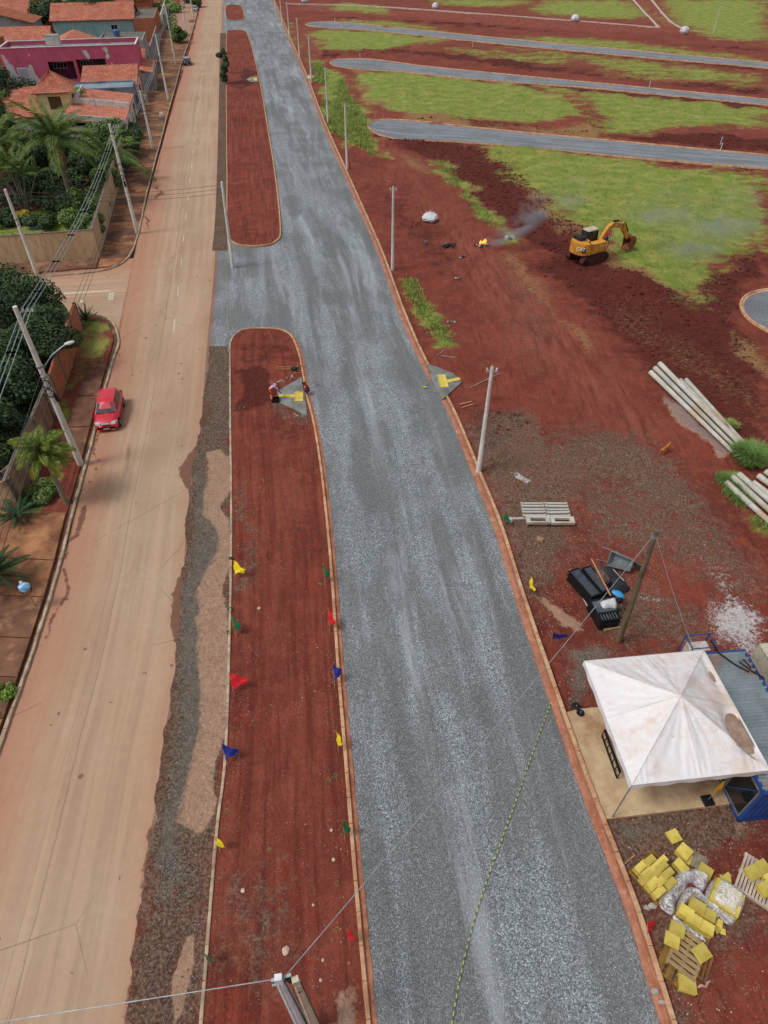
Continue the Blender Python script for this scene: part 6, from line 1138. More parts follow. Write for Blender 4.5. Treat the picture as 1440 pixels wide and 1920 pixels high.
person('worker in red shirt and jeans crouching on the gravel edge right of the near ramp', (b_.x, b_.y, .03), R(200), dict(pelvis=(-.12,0,.34), waist=(-.06,0,.5), chest=(.08,0,.72), neck=(.16,0,.84), head=(.22,0,.93), headtop=(.24,0,1.02), face=(.8,0,-.5),
   lsh=(.08,.2,.76), lel=(.24,.28,.56), lwr=(.42,.2,.46), lha=(.48,.17,.42), rsh=(.08,-.2,.76), rel=(.24,-.28,.54), rwr=(.42,-.22,.4), rha=(.48,-.2,.35), lhip=(-.1,.1,.32), lkn=(.28,.18,.46), lan=(.0,.17,.09), lto=(.17,.19,.04), rhip=(-.1,-.1,.32), rkn=(.28,-.18,.44), ran=(.0,-.17,.09), rto=(.17,-.19,.04)), RED, JEANS, BOOT, hat=mat('grey_cap', (70,60,56)))
TRW = MB(); TRW.bar((0,0,.02), (.28,0,.02), .12, .012); o = TRW.build('trowel', STEEL); b_ = G(591, 722); o.location = (b_.x, b_.y, .05); tag(o, 'steel trowel lying on the gravel right of the crouching worker', 'trowel')
b_ = G(517, 752, .15); kb = E('mortar_trough', (b_.x, b_.y, .17), .1, 'dark mortar trough at the feet of the bending worker', 'trough'); MB().box((0,0,.03), (.5,.4,.06), taper=1.0).build('tray_floor', BLACK, kb)
for s_ in (-1,1): MB().box((s_*.26,0,.11), (.03,.44,.2)).build('tray_side', BLACK, kb); MB().box((0,s_*.22,.11), (.488,.03,.2)).build('tray_side', BLACK, kb)
# ginger dog
b_ = G(1245, 848); dg_ = E('dog', (b_.x, b_.y, gz(b_.x, b_.y)+.0), R(38), 'thin ginger dog standing with its head turned on the red earth', 'dog'); FUR = mat('ginger_fur', (190,122,66), (160,96,50), 8, .85, .3); PAW = mat('pale_fur', (212,170,126), (190,148,104), 8, .85, .2)
Jd = [(-.02,0,.46),(-.28,0,.47),(.22,0,.44),(.36,0,.56),(.46,.03,.64),(.60,.06,.59), (-.30,.08,.34),(-.24,.09,.26),(-.38,.09,.15),(-.35,.09,.03), (-.30,-.08,.34),(-.20,-.09,.25),(-.32,-.09,.14),(-.28,-.09,.03), (.22,.08,.28),(.21,.09,.15),(.24,.09,.03), (.22,-.08,.28),(.25,-.09,.15),(.30,-.09,.03), (-.40,0,.46),(-.52,.02,.38),(-.60,.03,.28)]
Ed = [(0,1),(0,2),(2,3),(3,4),(4,5),(1,6),(6,7),(7,8),(8,9),(1,10),(10,11),(11,12),(12,13),(2,14),(14,15),(15,16),(2,17),(17,18),(18,19),(1,20),(20,21),(21,22)]
Rd = [(.09,.11),(.095,.10),(.10,.14),.075,.07,.035,.07,.05,.03,.03,.07,.05,.03,.03,.05,.032,.03,.05,.032,.03,.03,.022,.014]
skinned('body', Jd, Ed, Rd, [FUR, PAW], lambda c: 1 if c.z < .07 or c.x > .57 else 0, dg_)
for s_ in (-1,1): MB().add([(.43,.03+s_*.03,.70),(.47,.03+s_*.06,.69),(.41,.03+s_*.075,.66),(.42,.03+s_*.055,.76)], [(0,1,2),(0,3,1),(1,3,2),(2,3,0)]).build('ear', FUR, dg_)
# ------------------------------------------------------------------ cars
def paintm(name, c, rough=.25):
    s = NT(name); s.b.inputs['Coat Weight'].default_value = .5; s.b.inputs['Coat Roughness'].default_value = .12; return s.done(s.mix(s.ss(s.noise(1.2, 5, .7), .45, .75), lin(c), tuple(v*.82+.02 for v in lin(c)[:3])+(1,)), rough, spec=.5)
TYRE = mat('tyre_rubber', (34,33,33), (24,23,23), 6, .85, .2); RIM = mat('alloy_rim', (170,172,174), (140,142,146), 8, .35, 0, metal=.7, spec=.5); LAMP = mat('headlamp_glass', (214,220,224), (170,178,184), 20, .12, .2, spec=.6); CHR = mat('bright_trim', (216,218,220), (196,198,202), 6, .25, 0, metal=.6); GLS = mat('tinted_window', (46,54,62), (34,40,48), .8, .08, 0, spec=.7); TAIL = mat('tail_lamp_red', (150,18,20), (110,12,14), 5, .2, 0)
def car(label, loc, rz, P_, name='parked_car', L_=3.85, Wd=1.62, lightroof=None):
    root = E(name, loc, rz, label, 'car'); f = L_/2; hw = Wd/2      # front towards +X
    # stations: x, half width low, half width belt, belt z, shoulder z at centre
    S = [(-f,.62,.62,.55,.58),(-f+.06,.74,.74,.78,.84),(-f+.30,.79,.80,.92,.95),(-1.0,.81,.81,.92,.95),(-.2,.81,.81,.90,.93),(.55,.81,.81,.88,.92),(.95,.80,.79,.86,.93),(1.4,.79,.76,.80,.86),(f-.22,.75,.71,.70,.76),(f-.05,.66,.62,.60,.64),(f,.58,.56,.46,.47)]
    vs = []; n = 13
    for x, wl, wb, zb, zc in S:
        k = hw/.81; half = [(wl*.9,.20),(wl,.30),(wl*1.005,.45),(wb*1.0,zb*.82),(wb*.965,zb),(wb*.6,zb+(zc-zb)*.8),(0,zc)]; sec = [(-y*k, z) for y, z in half]+[(y*k, z) for y, z in half[:-1][::-1]]; vs += [(x, y, z) for y, z in sec]
    fs = [(i*n+j, i*n+j+1, (i+1)*n+j+1, (i+1)*n+j) for i in range(len(S)-1) for j in range(n-1)]+[(i*n+n-1, i*n, (i+1)*n, (i+1)*n+n-1) for i in range(len(S)-1)]+[tuple(range(n)), tuple(range((len(S)-1)*n+n-1, (len(S)-1)*n-1, -1))]
    MB().add(vs, [q[::-1] for q in fs]).build('body', P_, root, True)
    # cabin: belt ring to roof ring
    Bt = [(-f+.16,.60),(-1.1,.74),(.1,.76),(.98,.70)]; Rf = [(-f+.42,.50),(-1.0,.56),(-.1,.57),(.30,.53)]; zb = .90; zr = [1.36,1.43,1.44,1.38]; k = hw/.81
    vs = [(x, y*k, zb) for x, y in Bt]+[(x, y*k, z) for (x, y), z in zip(Rf, zr)]+[(x, -y*k, zb) for x, y in Bt]+[(x, -y*k, z) for (x, y), z in zip(Rf, zr)]+[(Rf[i][0], 0, zr[i]+.035) for i in range(4)]
    fs = [(i, i+1, i+5, i+4) for i in range(3)]+[(8+i+1, 8+i, 12+i, 12+i+1) for i in range(3)]+[(3, 11, 15, 19, 7), (8, 0, 4, 16, 12)]+[(4+i, 5+i, 17+i, 16+i) for i in range(3)]+[(13+i, 12+i, 16+i, 17+i) for i in range(3)]
    MB().add(vs, [q[::-1] for q in fs]).build('cabin', lightroof or P_, root, False)
    def quad(name, pts, m, off): 
        p = [Vector(q) for q in pts]; nn = (p[1]-p[0]).cross(p[3]-p[0]).normalized(); c = sum(p, Vector())/4
        if nn.dot(c-Vector((0,0,.9))) < 0: nn = -nn
        return MB().add([q+nn*off for q in p]+[q-nn*.01 for q in p], [(0,1,2,3),(7,6,5,4),(0,4,5,1),(1,5,6,2),(2,6,7,3),(3,7,4,0)]).build(name, m, root)
    def shr(a, b_, c, d, k_=.07):
        ctr = (Vector(a)+Vector(b_)+Vector(c)+Vector(d))/4; return [Vector(q).lerp(ctr, k_) for q in (a, b_, c, d)]
    quad('windscreen', shr(vs[3], vs[11], vs[15], vs[7], .06), GLS, .012); quad('rear_window', shr(vs[0], vs[8], vs[12], vs[4], .1), GLS, .012)
    for s_, o_ in ((1,0), (-1,8)):
        quad('side_window', shr(vs[o_+1], vs[o_+2], vs[o_+6], vs[o_+5], .09), GLS, .012); quad('side_window', shr(vs[o_+2], Vector(vs[o_+3]).lerp(Vector(vs[o_+2]), .1), vs[o_+7], vs[o_+6], .12), GLS, .012); quad('side_window', shr(Vector(vs[o_]).lerp(Vector(vs[o_+1]), .2), vs[o_+1], vs[o_+5], vs[o_+4], .16), GLS, .012)
        MB().ell((.85, s_*(hw+.08), .98), (.07,.11,.065), 8, 6).build('wing_mirror', P_, root)
        MB().prism([(f-.02,s_*hw*.42),(f-.06,s_*hw*.80),(f-.34,s_*hw*.93),(f-.30,s_*hw*.74),(f-.12,s_*hw*.44)], .60, .735, [(f-.10,s_*hw*.44),(f-.14,s_*hw*.76),(f-.36,s_*hw*.885),(f-.34,s_*hw*.76),(f-.16,s_*hw*.5)]).build('headlight', LAMP, root); MB().box((-f+.07, s_*hw*.84, .74), (.1,.16,.24)).build('tail_light', TAIL, root)
        for x in (-1.2, 1.22):
            w_ = MB().tube([(x, s_*(hw-.17), .29), (x, s_*(hw+.015), .29)], .29, 20).build('wheel', TYRE, root); MB().tube([(x, s_*(hw+.0), .29), (x, s_*(hw+.024), .29)], [.19,.17], 12).build('rim', RIM, w_)
            MB().tube([(x, s_*(hw-.05), .33), (x, s_*(hw+.008), .33)], .335, 18).build('wheel_arch', BLACK, root)
        MB().bar((-.85,s_*(hw+.002),.52), (.85,s_*(hw+.002),.52), .02, .045).build('side_moulding', BLACK, root)
    MB().box((f-.05,0,.66), (.12,.56,.06)).build('grille', CHR, root); MB().box((f+.0,0,.42), (.05,1.05,.09)).build('air_intake', BLACK, root); MB().box((f+.022,0,.33), (.02,.38,.12)).build('number_plate', mat('number_plate', (196,196,190), (150,150,150), 40, .5, 0), root); MB().box((-f-.012,0,.5), (.02,.38,.12)).build('number_plate', mat('number_plate', (200,200,196)), root)
    for s_ in (-1,1): MB().bar((1.02,.1*s_+.05,.945), (.95,.1*s_+.52*s_,.985), .02).build('wiper', BLACK, root)
    return root
car('small red hatchback parked at the kerb of the old street', (-19.05, 37.1, .0), R(-79), paintm('red_car_paint', (206,26,44), .3))
c2 = G(349, 123); car('dark blue hatchback with pale roof parked on the left of the old street', (c2.x, c2.y+1.5, 0), R(101), paintm('navy_car_paint', (26,38,62)), lightroof=paintm('silver_car_paint', (150,160,170)))
c3 = G(360, 22); car('pale small car far up the old street', (c3.x+.6, c3.y+3, 0), R(98), paintm('pale_car_paint', (170,172,176)))
# ------------------------------------------------------------------ excavator
CY = mat('machine_yellow', (224,162,60), (196,132,44), 1.6, .6, .1, dirt=(156,96,58), spec=.4); TRK = mat('muddy_track', (96,48,38), (60,34,30), 3, .9, .6); DK = mat('machine_black', (36,36,36), (26,26,28), 3, .5, .1); RUST = mat('worn_bucket_steel', (150,90,62), (112,64,48), 2, .7, .3, dirt=(84,48,40)); HYD = mat('hydraulic_rod', (206,208,210), (186,188,192), 4, .2, 0, metal=.8)
ep = G(1099, 488); ex = E('excavator', (ep.x, ep.y, gz(ep.x, ep.y)+.02), R(30), 'yellow crawler excavator with black cab and muddy tracks working on the lawn edge', 'excavator')
for s_ in (-1,1):
    poly = [(-1.75,.38),(-1.6,.72),(-1.3,.84),(1.3,.84),(1.6,.72),(1.75,.38),(1.6,.1),(1.35,0),(-1.35,0),(-1.6,.1)]; y0, y1 = s_*.73, s_*1.23; mb = MB(); n = 10
    mb.v = [(x, y0, z) for x, z in poly]+[(x, y1, z) for x, z in poly]; mb.f = [tuple(range(n)), tuple(range(2*n-1, n-1, -1))]+[(i, n+i, n+(i+1) % n, (i+1) % n) for i in range(n)]
    t = mb.build('track', TRK, ex)
    for k in range(15): MB().box((-1.4+k*.2, s_*.98, .86), (.05,.5,.05)).build('grouser', TRK, t)
    for x in (-1.35, 1.35): MB().tube([(x, s_*1.24, .42), (x, s_*1.28, .42)], .26, 14).build('sprocket', DK, t)
MB().box((0,0,.55), (1.9,1.46,.5)).build('undercarriage', TRK, ex); MB().tube([(0,0,.78),(0,0,.98)], .6, 20).build('slew_ring', DK, ex)
# house with rounded counterweight, turned a little to its boom
cw = [(1.35,-1.15),(1.35,1.15)]+[(-1.1,1.2)]+[(-1.1-.95*math.cos(R(90-k*18))*1.0, 1.2*math.cos(R(k*18))) for k in range(1, 10)]+[(-1.1,-1.2)]
MB().prism(cw, 1.0, 1.28).build('deck', CY, ex); ccw = [(-.9,1.2)]+[(-1.1-.95*math.sin(R(k*18)), 1.2*math.cos(R(k*18))) for k in range(0, 11)]+[(-.9,-1.2)]
MB().prism(ccw, 1.282, 2.05, [(p[0]*.985, p[1]*.97) for p in ccw]).build('counterweight', CY, ex)
MB().box((.1,-.80,1.62), (1.95,.72,.68), taper=.97).build('engine_cover', CY, ex); MB().box((-.55,.35,1.62), (.66,1.5,.68)).build('engine_cover', CY, ex)
MB().box((-1.05,.45,2.2), (.78,1.15,.26), taper=.92).build('hood', DK, ex); MB().tube([(-.75,-.7,1.95),(-.75,-.7,2.4)], .06, 8).build('exhaust', DK, ex)
cab = MB().box((.55,.72,1.4), (1.4,.88,.24)).build('cab_base', DK, ex)
for x in (-.12, .5, 1.22):
    for y_ in (.30, 1.14): MB().bar((x,y_,1.5), (x-.02 if x < 1 else x-.15,y_,2.62), .08).build('cab_post', DK, ex)
MB().box((.53,.72,2.66), (1.36,.92,.10), taper=.93).build('cab_roof', mat('cab_roof_cream', (206,196,170), (170,160,140), 1.5, .6, .1), ex)
MB().box((-.13,.72,2.05), (.03,.76,1.1)).box((1.16,.72,2.05), (.03,.76,1.1), ry=R(-7)).box((.2,.295,2.05), (.58,.03,1.1)).box((.85,.295,2.05), (.6,.03,1.1)).box((.2,1.145,2.05), (.58,.03,1.1)).box((.85,1.145,2.05), (.6,.03,1.1)).build('cab_glass', GLS, ex)
def plate(name, poly, y, th, m, par):
    mb = MB(); n = len(poly); mb.v = [(x, y-th/2, z) for x, z in poly]+[(x, y+th/2, z) for x, z in poly]; mb.f = [tuple(range(n)), tuple(range(2*n-1, n-1, -1))]+[(i, n+i, n+(i+1) % n, (i+1) % n) for i in range(n)]; return mb.build(name, m, par)
up_ = [(.85,1.25),(1.2,2.2),(1.75,2.95),(2.35,3.25),(3.0,3.12),(3.95,2.62)]; lo_ = [(3.8,2.32),(2.95,2.68),(2.4,2.75),(1.95,2.5),(1.6,1.95),(1.3,1.25)]
plate('boom', up_+lo_, -.22, .34, CY, ex); plate('stick', [(3.45,2.95),(3.9,3.0),(4.15,2.6),(5.0,1.35),(4.8,1.2),(4.2,1.85),(3.6,2.5)], -.22, .26, CY, ex)
bk = MB(); sec = [(4.95,1.55),(5.45,1.5),(5.85,1.15),(5.85,.65),(5.5,.25),(5.05,.15),(5.15,.35),(5.5,.5),(5.68,.75),(5.62,1.08),(5.38,1.32),(4.98,1.32)]; n = len(sec); bk.v = [(x, -.72, z) for x, z in sec]+[(x, .28, z) for x, z in sec]; bk.f = [tuple(range(n)), tuple(range(2*n-1, n-1, -1))]+[(i, n+i, n+(i+1) % n, (i+1) % n) for i in range(n)]; bkt = bk.build('bucket', RUST, ex)
for y_ in (-.72, .27): plate('bucket_side', [(4.95,1.5),(5.45,1.46),(5.8,1.12),(5.8,.68),(5.48,.3),(5.06,.2)], y_, .04, RUST, bkt)
for k in range(5): MB().bar((5.08,-.62+k*.2,.2), (4.86,-.62+k*.2,.02), .07).build('tooth', RUST, bkt)
for y_ in (-.46, .02): MB().bar((1.45,y_,1.3), (1.9,y_,1.95), .13).build('lift_cylinder', DK, ex); MB().bar((1.9,y_,1.95), (2.3,y_,2.55), .07).build('cylinder_rod', HYD, ex)
MB().bar((2.4,-.22,3.36), (3.1,-.22,3.28), .15).build('stick_cylinder', DK, ex); MB().bar((3.1,-.22,3.28), (3.6,-.22,3.02), .07).build('cylinder_rod', HYD, ex); MB().bar((4.0,-.22,2.95), (4.75,-.22,2.0), .14).build('bucket_cylinder', DK, ex); MB().bar((4.75,-.22,2.0), (5.1,-.22,1.58), .07).build('cylinder_rod', HYD, ex); MB().bar((4.95,-.22,1.3), (5.25,-.22,1.5), .2, .1).build('bucket_link', RUST, ex)
MB().tube([(1.2,-.02,2.1),(1.9,-.02,2.95),(2.7,-.02,3.1),(3.6,-.02,2.85)], .03, 6).build('hose', BLACK, ex); MB().tube([(3.72,-.4,2.75),(3.72,-.04,2.75)], .12, 10).build('pivot_pin', RUST, ex)
for p in ((1.3,-1.15,1.3),(1.3,-.2,1.3)): MB().bar(p, (p[0],p[1],2.0), .04).build('handrail', DK, ex)
MB().bar((1.3,-1.15,2.0), (1.3,-.5,2.0), .04).build('handrail', DK, ex); MB().bar((1.3,-1.5,1.02), (-.9,-1.5,1.02), .04).build('step_rail', DK, ex)
def letters(text, size, mtx, m, name, parent, th=.006):
    cu = bpy.data.curves.new('t', 'FONT'); cu.body = text; cu.size = size; cu.extrude = th; cu.align_x = 'CENTER'; cu.align_y = 'CENTER'; cu.offset = size*.022
    o = bpy.data.objects.new('t', cu); col.objects.link(o); bpy.context.view_layer.update(); me = bpy.data.meshes.new_from_object(o.evaluated_get(bpy.context.evaluated_depsgraph_get())); bpy.data.objects.remove(o); bpy.data.curves.remove(cu)
    me.materials.clear(); me.materials.append(m); o = bpy.data.objects.new(name, me); col.objects.link(o); o.parent = parent; o.matrix_local = mtx; return o
LW = mat('white_decal', (236,234,228), (226,222,214), 3, .5, 0); LK = mat('dark_decal', (40,34,44), (30,26,34), 3, .5, 0)
# logo on the rear right shoulder of the counterweight
th_ = R(180+38); cx_, cy_ = -1.1+.965*math.cos(th_), 1.215*math.sin(th_); nrm = Vector((math.cos(th_)/.95, math.sin(th_)/1.2, .0)).normalized(); tx_ = Vector((0,0,1)).cross(nrm).normalized(); Mx = Matrix(((tx_.x, 0, nrm.x, cx_+nrm.x*.02), (tx_.y, 0, nrm.y, cy_+nrm.y*.02), (tx_.z, 1, nrm.z, 1.62), (0,0,0,1)))
letters('CAT', .46, Mx @ Matrix.Translation((0,0,.03)), LW, 'logo_lettering', ex, .01)
mb = MB(); mb.add([(.08,-.3,.0),(.5,-.3,.0),(.5,.24,.0),(.08+.24,.24,.0),(.08,-.3,.02),(.5,-.3,.02),(.5,.24,.02),(.32,.24,.02)], [(4,5,6,7),(0,3,2,1),(0,1,5,4),(1,2,6,5),(2,3,7,6),(3,0,4,7)]); o = mb.build('logo_backing', LK, ex); o.matrix_local = Mx
th2 = R(180+8); n2 = Vector((math.cos(th2)/.95, math.sin(th2)/1.2, 0)).normalized(); t2 = Vector((0,0,1)).cross(n2); Mx2 = Matrix(((t2.x,0,n2.x,-1.1+.97*math.cos(th2)+n2.x*.02),(t2.y,0,n2.y,1.22*math.sin(th2)+n2.y*.02),(0,1,0,1.86),(0,0,0,1)))
letters('CAT', .2, Matrix(((1,0,0,2.75),(0,0,-1,-.40),(0,1,0,2.95),(0,0,0,1))), LW, 'boom_lettering', ex, .004); letters('CAT', .24, Matrix(((1,0,0,.55),(0,0,-1,-1.165),(0,1,0,1.62),(0,0,0,1))), LW, 'side_lettering', ex, .004)
e3 = ex.matrix_basis; wpz = Euler((0,0,R(30))).to_matrix()
pp_ = Vector(ex.location)+wpz @ Vector((1.22,-.78,1.32))
person('worker in red shirt and jeans standing on the excavator deck beside the boom', (pp_.x, pp_.y, pp_.z-.03), R(-15), dict(pelvis=(0,0,.9), waist=(.03,0,1.05), chest=(.12,0,1.3), neck=(.2,0,1.45), head=(.26,0,1.55), headtop=(.28,0,1.66), face=(.8,0,-.5),
   lsh=(.12,.2,1.33), lel=(.32,.24,1.2), lwr=(.5,.16,1.25), lha=(.57,.14,1.28), rsh=(.12,-.2,1.33), rel=(.32,-.24,1.16), rwr=(.5,-.18,1.2), rha=(.57,-.16,1.22), lhip=(0,.1,.85), lkn=(.05,.11,.46), lan=(-.02,.12,.08), lto=(.14,.13,.035), rhip=(0,-.1,.85), rkn=(.04,-.11,.46), ran=(-.04,-.12,.08), rto=(.12,-.13,.035)), mat('crimson_shirt', (196,36,66), (160,26,50), 5, .8, .2), JEANS, BOOT)
# ------------------------------------------------------------------ fire, smoke, rubbish, big bags
WBAG = mat('white_woven_bag', (222,222,224), (190,190,196), 3, .6, .8, bd=.05)
def bag(label, px, py, r, h, seed=1, name='bulk_bag'):
    b_ = G(px, py); random.seed(seed); root = E(name, (b_.x, b_.y, max(gz(b_.x, b_.y), -.02)), random.random()*3, label, 'bulk bag'); mb = MB(); n = 20; m_ = 9; vs = []
    for j in range(m_+1):
        t = j/m_; rr = r*(.72+.42*math.sin(math.pi*min(1, t*1.02)**.8))*(1 if t < .82 else 1-(t-.82)*2.6)
        for i in range(n): a = 2*math.pi*i/n; q = rr*(1+.09*math.sin(a*4+seed)+.07*random.uniform(-1,1)); vs.append((q*math.cos(a), q*math.sin(a), h*t+random.uniform(-.02,.02)))
    mb.add(vs, [(j*n+i, j*n+(i+1) % n, (j+1)*n+(i+1) % n, (j+1)*n+i) for j in range(m_) for i in range(n)]+[tuple(range(m_*n, m_*n+n))]); mb.build('sack', WBAG, root)
    for k in range(4): a = k*1.57+.5; MB().tube([(r*.7*math.cos(a), r*.7*math.sin(a), h*.85), (r*.5*math.cos(a+.3), r*.5*math.sin(a+.3), h+.16), (r*.3*math.cos(a+.8), r*.3*math.sin(a+.8), h*.95)], .03, 6).build('lifting_loop', WBAG, root)
bag('large white crumpled bulk bag on the red earth beside the second pole', 806, 416, .78, .85, 3); bag('small white bulk bag at the top edge above the far street', 816, 17, .95, 1.7, 4); bag('white bulk bag on the far kerb line', 1077, 41, 1.0, 1.7, 5); bag('white bulk bag at the far road corner', 1282, 64, 1.0, 1.7, 6); bag('white bulk bag at the top edge by the first street end', 571, 5, .95, 1.6, 7)
def rubbish(label, px, py, r, m1, seed):
    b_ = G(px, py); g_ = random.Random(seed); root = E('rubbish_heap', (b_.x, b_.y, gz(b_.x, b_.y)), 0, label, 'rubbish heap')
    for k in range(14):
        a = g_.random()*6.28; q = r*g_.random()**.7; s_ = r*g_.uniform(.18,.38); m_ = m1[k % len(m1)]; mb = MB()
        if k % 3: mb.ell((q*math.cos(a), q*math.sin(a)*.6, s_*.5), (s_,s_*.7,s_*.55), 9, 6, .22, Euler((g_.random(), g_.random(), a)).to_matrix())
        else: mb.box((q*math.cos(a), q*math.sin(a)*.6, s_*.5), (s_*1.6,s_*.9,.05), g_.random()*3, g_.uniform(-.5,.5), g_.uniform(-.5,.5))
        mb.build('scrap_piece', m_, root)
    return root
ASH = mat('charred_scrap', (60,52,50), (34,30,30), 6, .9, .5); GREYS = mat('grey_scrap', (120,116,116), (84,80,82), 6, .7, .3); PALE = mat('pale_scrap', (206,198,190), (170,150,136), 6, .8, .3)
rubbish('heap of dark discarded scrap between the white bag and the fire', 842, 463, .85, [ASH, BLACK, GREYS], 1); rubbish('burning rubbish heap with flames', 903, 461, .75, [ASH, PALE, mat('red_scrap', (150,60,44)), ASH], 2); rubbish('scattered pale scrap below the burning heap', 868, 482, .4, [PALE, ASH, GREYS], 3); rubbish('grey ash heap in the green grass right of the fire', 950, 446, .9, [GREYS, PALE, LDRY], 4)
for i, (x, y, lb) in enumerate(((781,388,'small stony scrap above the white bag'), (730,341,'grey stones near the top of the second pole'), (858,522,'white scrap on the haul track below the fire'), (845,604,'pale scrap beside the weed strip'))): rubbish(lb, x, y, .35, [PALE, GREYS, STN], 8+i)
b_ = G(798, 459); bt = E('bucket', (b_.x, b_.y, gz(b_.x, b_.y)), 0, 'small grey bucket standing alone on the red earth', 'bucket'); MB().tube([(0,0,0),(0,0,.34)], [.13,.17], 14).build('pail', GREYS, bt); MB().tube([(.17*math.cos(a), .0, .34+.17*math.sin(a)) for a in np.linspace(0, 3.14, 10)], .008, 5).build('handle', STEEL, bt)
fs_ = NT('flame'); fs_.t.nodes.remove(fs_.b); em = fs_.n('Emission'); cr = fs_.mix(fs_.ss(fs_.noise(3, 3), .4, .65), (1,.55,.06,1), (1,.16,.02,1)); fs_.put(em.inputs[0], cr); em.inputs[1].default_value = 2.2; fs_.t.links.new(em.outputs[0], [n for n in fs_.t.nodes if n.type == 'OUTPUT_MATERIAL'][0].inputs[0])
b_ = G(905, 460); fr_ = E('fire', (b_.x, b_.y, gz(b_.x, b_.y)+.15), 0, 'small yellow-orange fire on the rubbish heap', 'fire')
for k in range(7):
    a = k*2.3; q = .36*(k/7)**.6; h_ = random.uniform(.25,.6)*(1-.5*q); x0, y0 = q*math.cos(a)*1.3, q*math.sin(a)*.6; MB().tube([(x0,y0,0),(x0+.04,y0,h_*.4),(x0+.1,y0,h_*.75),(x0+.16,y0+.03,h_)], [.05,.085,.045,.004], 8).build('flame_tongue', fs_.m, fr_, True)
def smoke(label, parts, dens, seed):
    root = E('smoke_plume', parts[0][0], 0, label, 'smoke'); o0 = Vector(parts[0][0])
    s = NT('smoke_volume'); s.t.nodes.remove(s.b); pv = s.n('VolumePrincipled'); pv.inputs['Color'].default_value = (.62,.64,.68,1); n_ = s.noise(.55, 5, .65, dist=.6)
    g0 = s.n('TexGradient', gradient_type='SPHERICAL'); s.put(g0.inputs[0], s.co); s.put(pv.inputs['Density'], s.math('MULTIPLY', s.math('MULTIPLY', s.ss(n_, .44, .72), dens), s.math('MULTIPLY', g0.outputs['Fac'], 2.2))); s.t.links.new(pv.outputs[0], [n for n in s.t.nodes if n.type == 'OUTPUT_MATERIAL'][0].inputs[1])
    for c, r, rot in parts:
        mb = MB(); mb.ell((0,0,0), (1,1,1), 16, 10); o = mb.build('puff', s.m, root, True); o.location = Vector(c)-o0; o.scale = r; o.rotation_euler = rot
f0 = Vector((b_.x, b_.y, 0))
def sm(px, py, z): return G(px, py, z).to_tuple()
smoke('thick grey smoke drifting right from the burning heap', [(sm(935,446,1.0), (2.1,1.2,.9), (0,R(-15),0)), (sm(972,425,2.2), (2.4,1.5,1.3), (0,R(-25),0)), (sm(1003,392,3.6), (1.9,1.6,2.0), (0,R(-10),0))], 1.0, 1)
smoke('thin pale smoke haze hanging over the lawn', [(sm(1070,362,4.5), (2.6,2.2,2.0), (0,0,0)), (sm(1240,385,4.2), (4.5,3,2.4), (0,0,0)), (sm(1360,400,4.2), (5.0,3.5,3.0), (0,0,0)), (sm(1300,450,2.8), (4.2,3,2.0), (0,0,0))], .24, 2)
# ------------------------------------------------------------------ long concrete poles on the ground
PM = mat('pale_spun_concrete', (200,196,186), (170,164,150), 1.0, .85, .3, dirt=(186,160,126))
def lying(label, a, b_, ra, rb, z, group='long concrete poles stacked on the ground'):
    p, q = G(*a, z), G(*b_, z); c = (p+q)/2; root = E('stacked_pole', (c.x, c.y, z), 0, label, 'pole', group); d = q-p; d.z = 0; MB().tube([-d/2, d/2], [ra, rb], 18, cap=True).build('shaft', PM, root, False)
    for e, r in ((-d/2, ra), (d/2, rb)): MB().tube([e-d.normalized()*(.006 if e.dot(d) < 0 else -.006)-d.normalized()*0, e+d.normalized()*(.004 if e.dot(d) > 0 else -.004)], r*.45, 12).build('hollow_end', DKGREY, root)
lying('leftmost long pole of the far stack', (1220,698), (1376,849), .19, .12, .18); lying('second long pole from the left in the far stack', (1228,690), (1384,844), .19, .12, .19); lying('third pole, rust-stained and lying highest in the far stack', (1237,682), (1392,838), .20, .13, .30)
lying('fourth long pole of the far stack, starting lower', (1275,713), (1392,835), .17, .12, .20); lying('rightmost long pole of the far stack', (1286,712), (1398,834), .17, .12, .18)
for i, (a, b_, lb, z) in enumerate((((1362,905),(1480,1012),'leftmost pole of the cropped near stack',.17), ((1373,894),(1490,1000),'second pole of the cropped near stack, beside the grass',.19), ((1385,889),(1500,988),'third pole of the cropped near stack',.32), ((1412,905),(1520,985),'short-showing fourth pole of the cropped near stack',.18), ((1422,892),(1525,968),'fifth pole of the cropped near stack, tan ended',.2), ((1436,884),(1530,952),'rightmost pole of the cropped near stack at the picture edge',.3))): lying(lb, a, b_, .19, .15, z)
# ------------------------------------------------------------------ stacked concrete frames
for sx, (x, lb0) in enumerate(((1002,'left'), (1047,'right'))):
    c = G(x, 970); base = E('x', (0,0,0)); bpy.data.objects.remove(base)
    zg = gz(c.x, c.y)
    for k in range(6):
        yy = c.y+.98-k*.30; zz = zg+.10+(.03 if k % 2 else .0)+.04*k*(1 if sx == 0 else .8); nm = ['farthest','second','third','fourth','fifth'][k] if k < 5 else 'nearest'
        if k < 5: r_ = E('concrete_beam', (c.x-.02*k, yy, zz), R(random.uniform(-1.5,2)), f'{nm} concrete beam in the {lb0} stack beside the green pennant', 'concrete beam', 'stacked concrete beams'); MB().box((0,0,0), (1.36,.13,.13)).build('beam', PM, r_); [MB().box((s_*.62,0,.07), (.1,.14,.05)).build('end_block', PM, r_) for s_ in (-1,1)]
        else:
            r_ = E('slotted_beam', (c.x+.03, yy-.12, zz), 0, f'slotted rectangular concrete frame at the front of the {lb0} stack', 'concrete frame', 'stacked concrete beams')
            for s_ in (-1,1): MB().box((0,s_*.2,0), (1.36,.12,.16)).build('long_side', PM, r_); MB().box((s_*.56,0,-.002), (.24,.28,.16)).build('short_side', PM, r_)
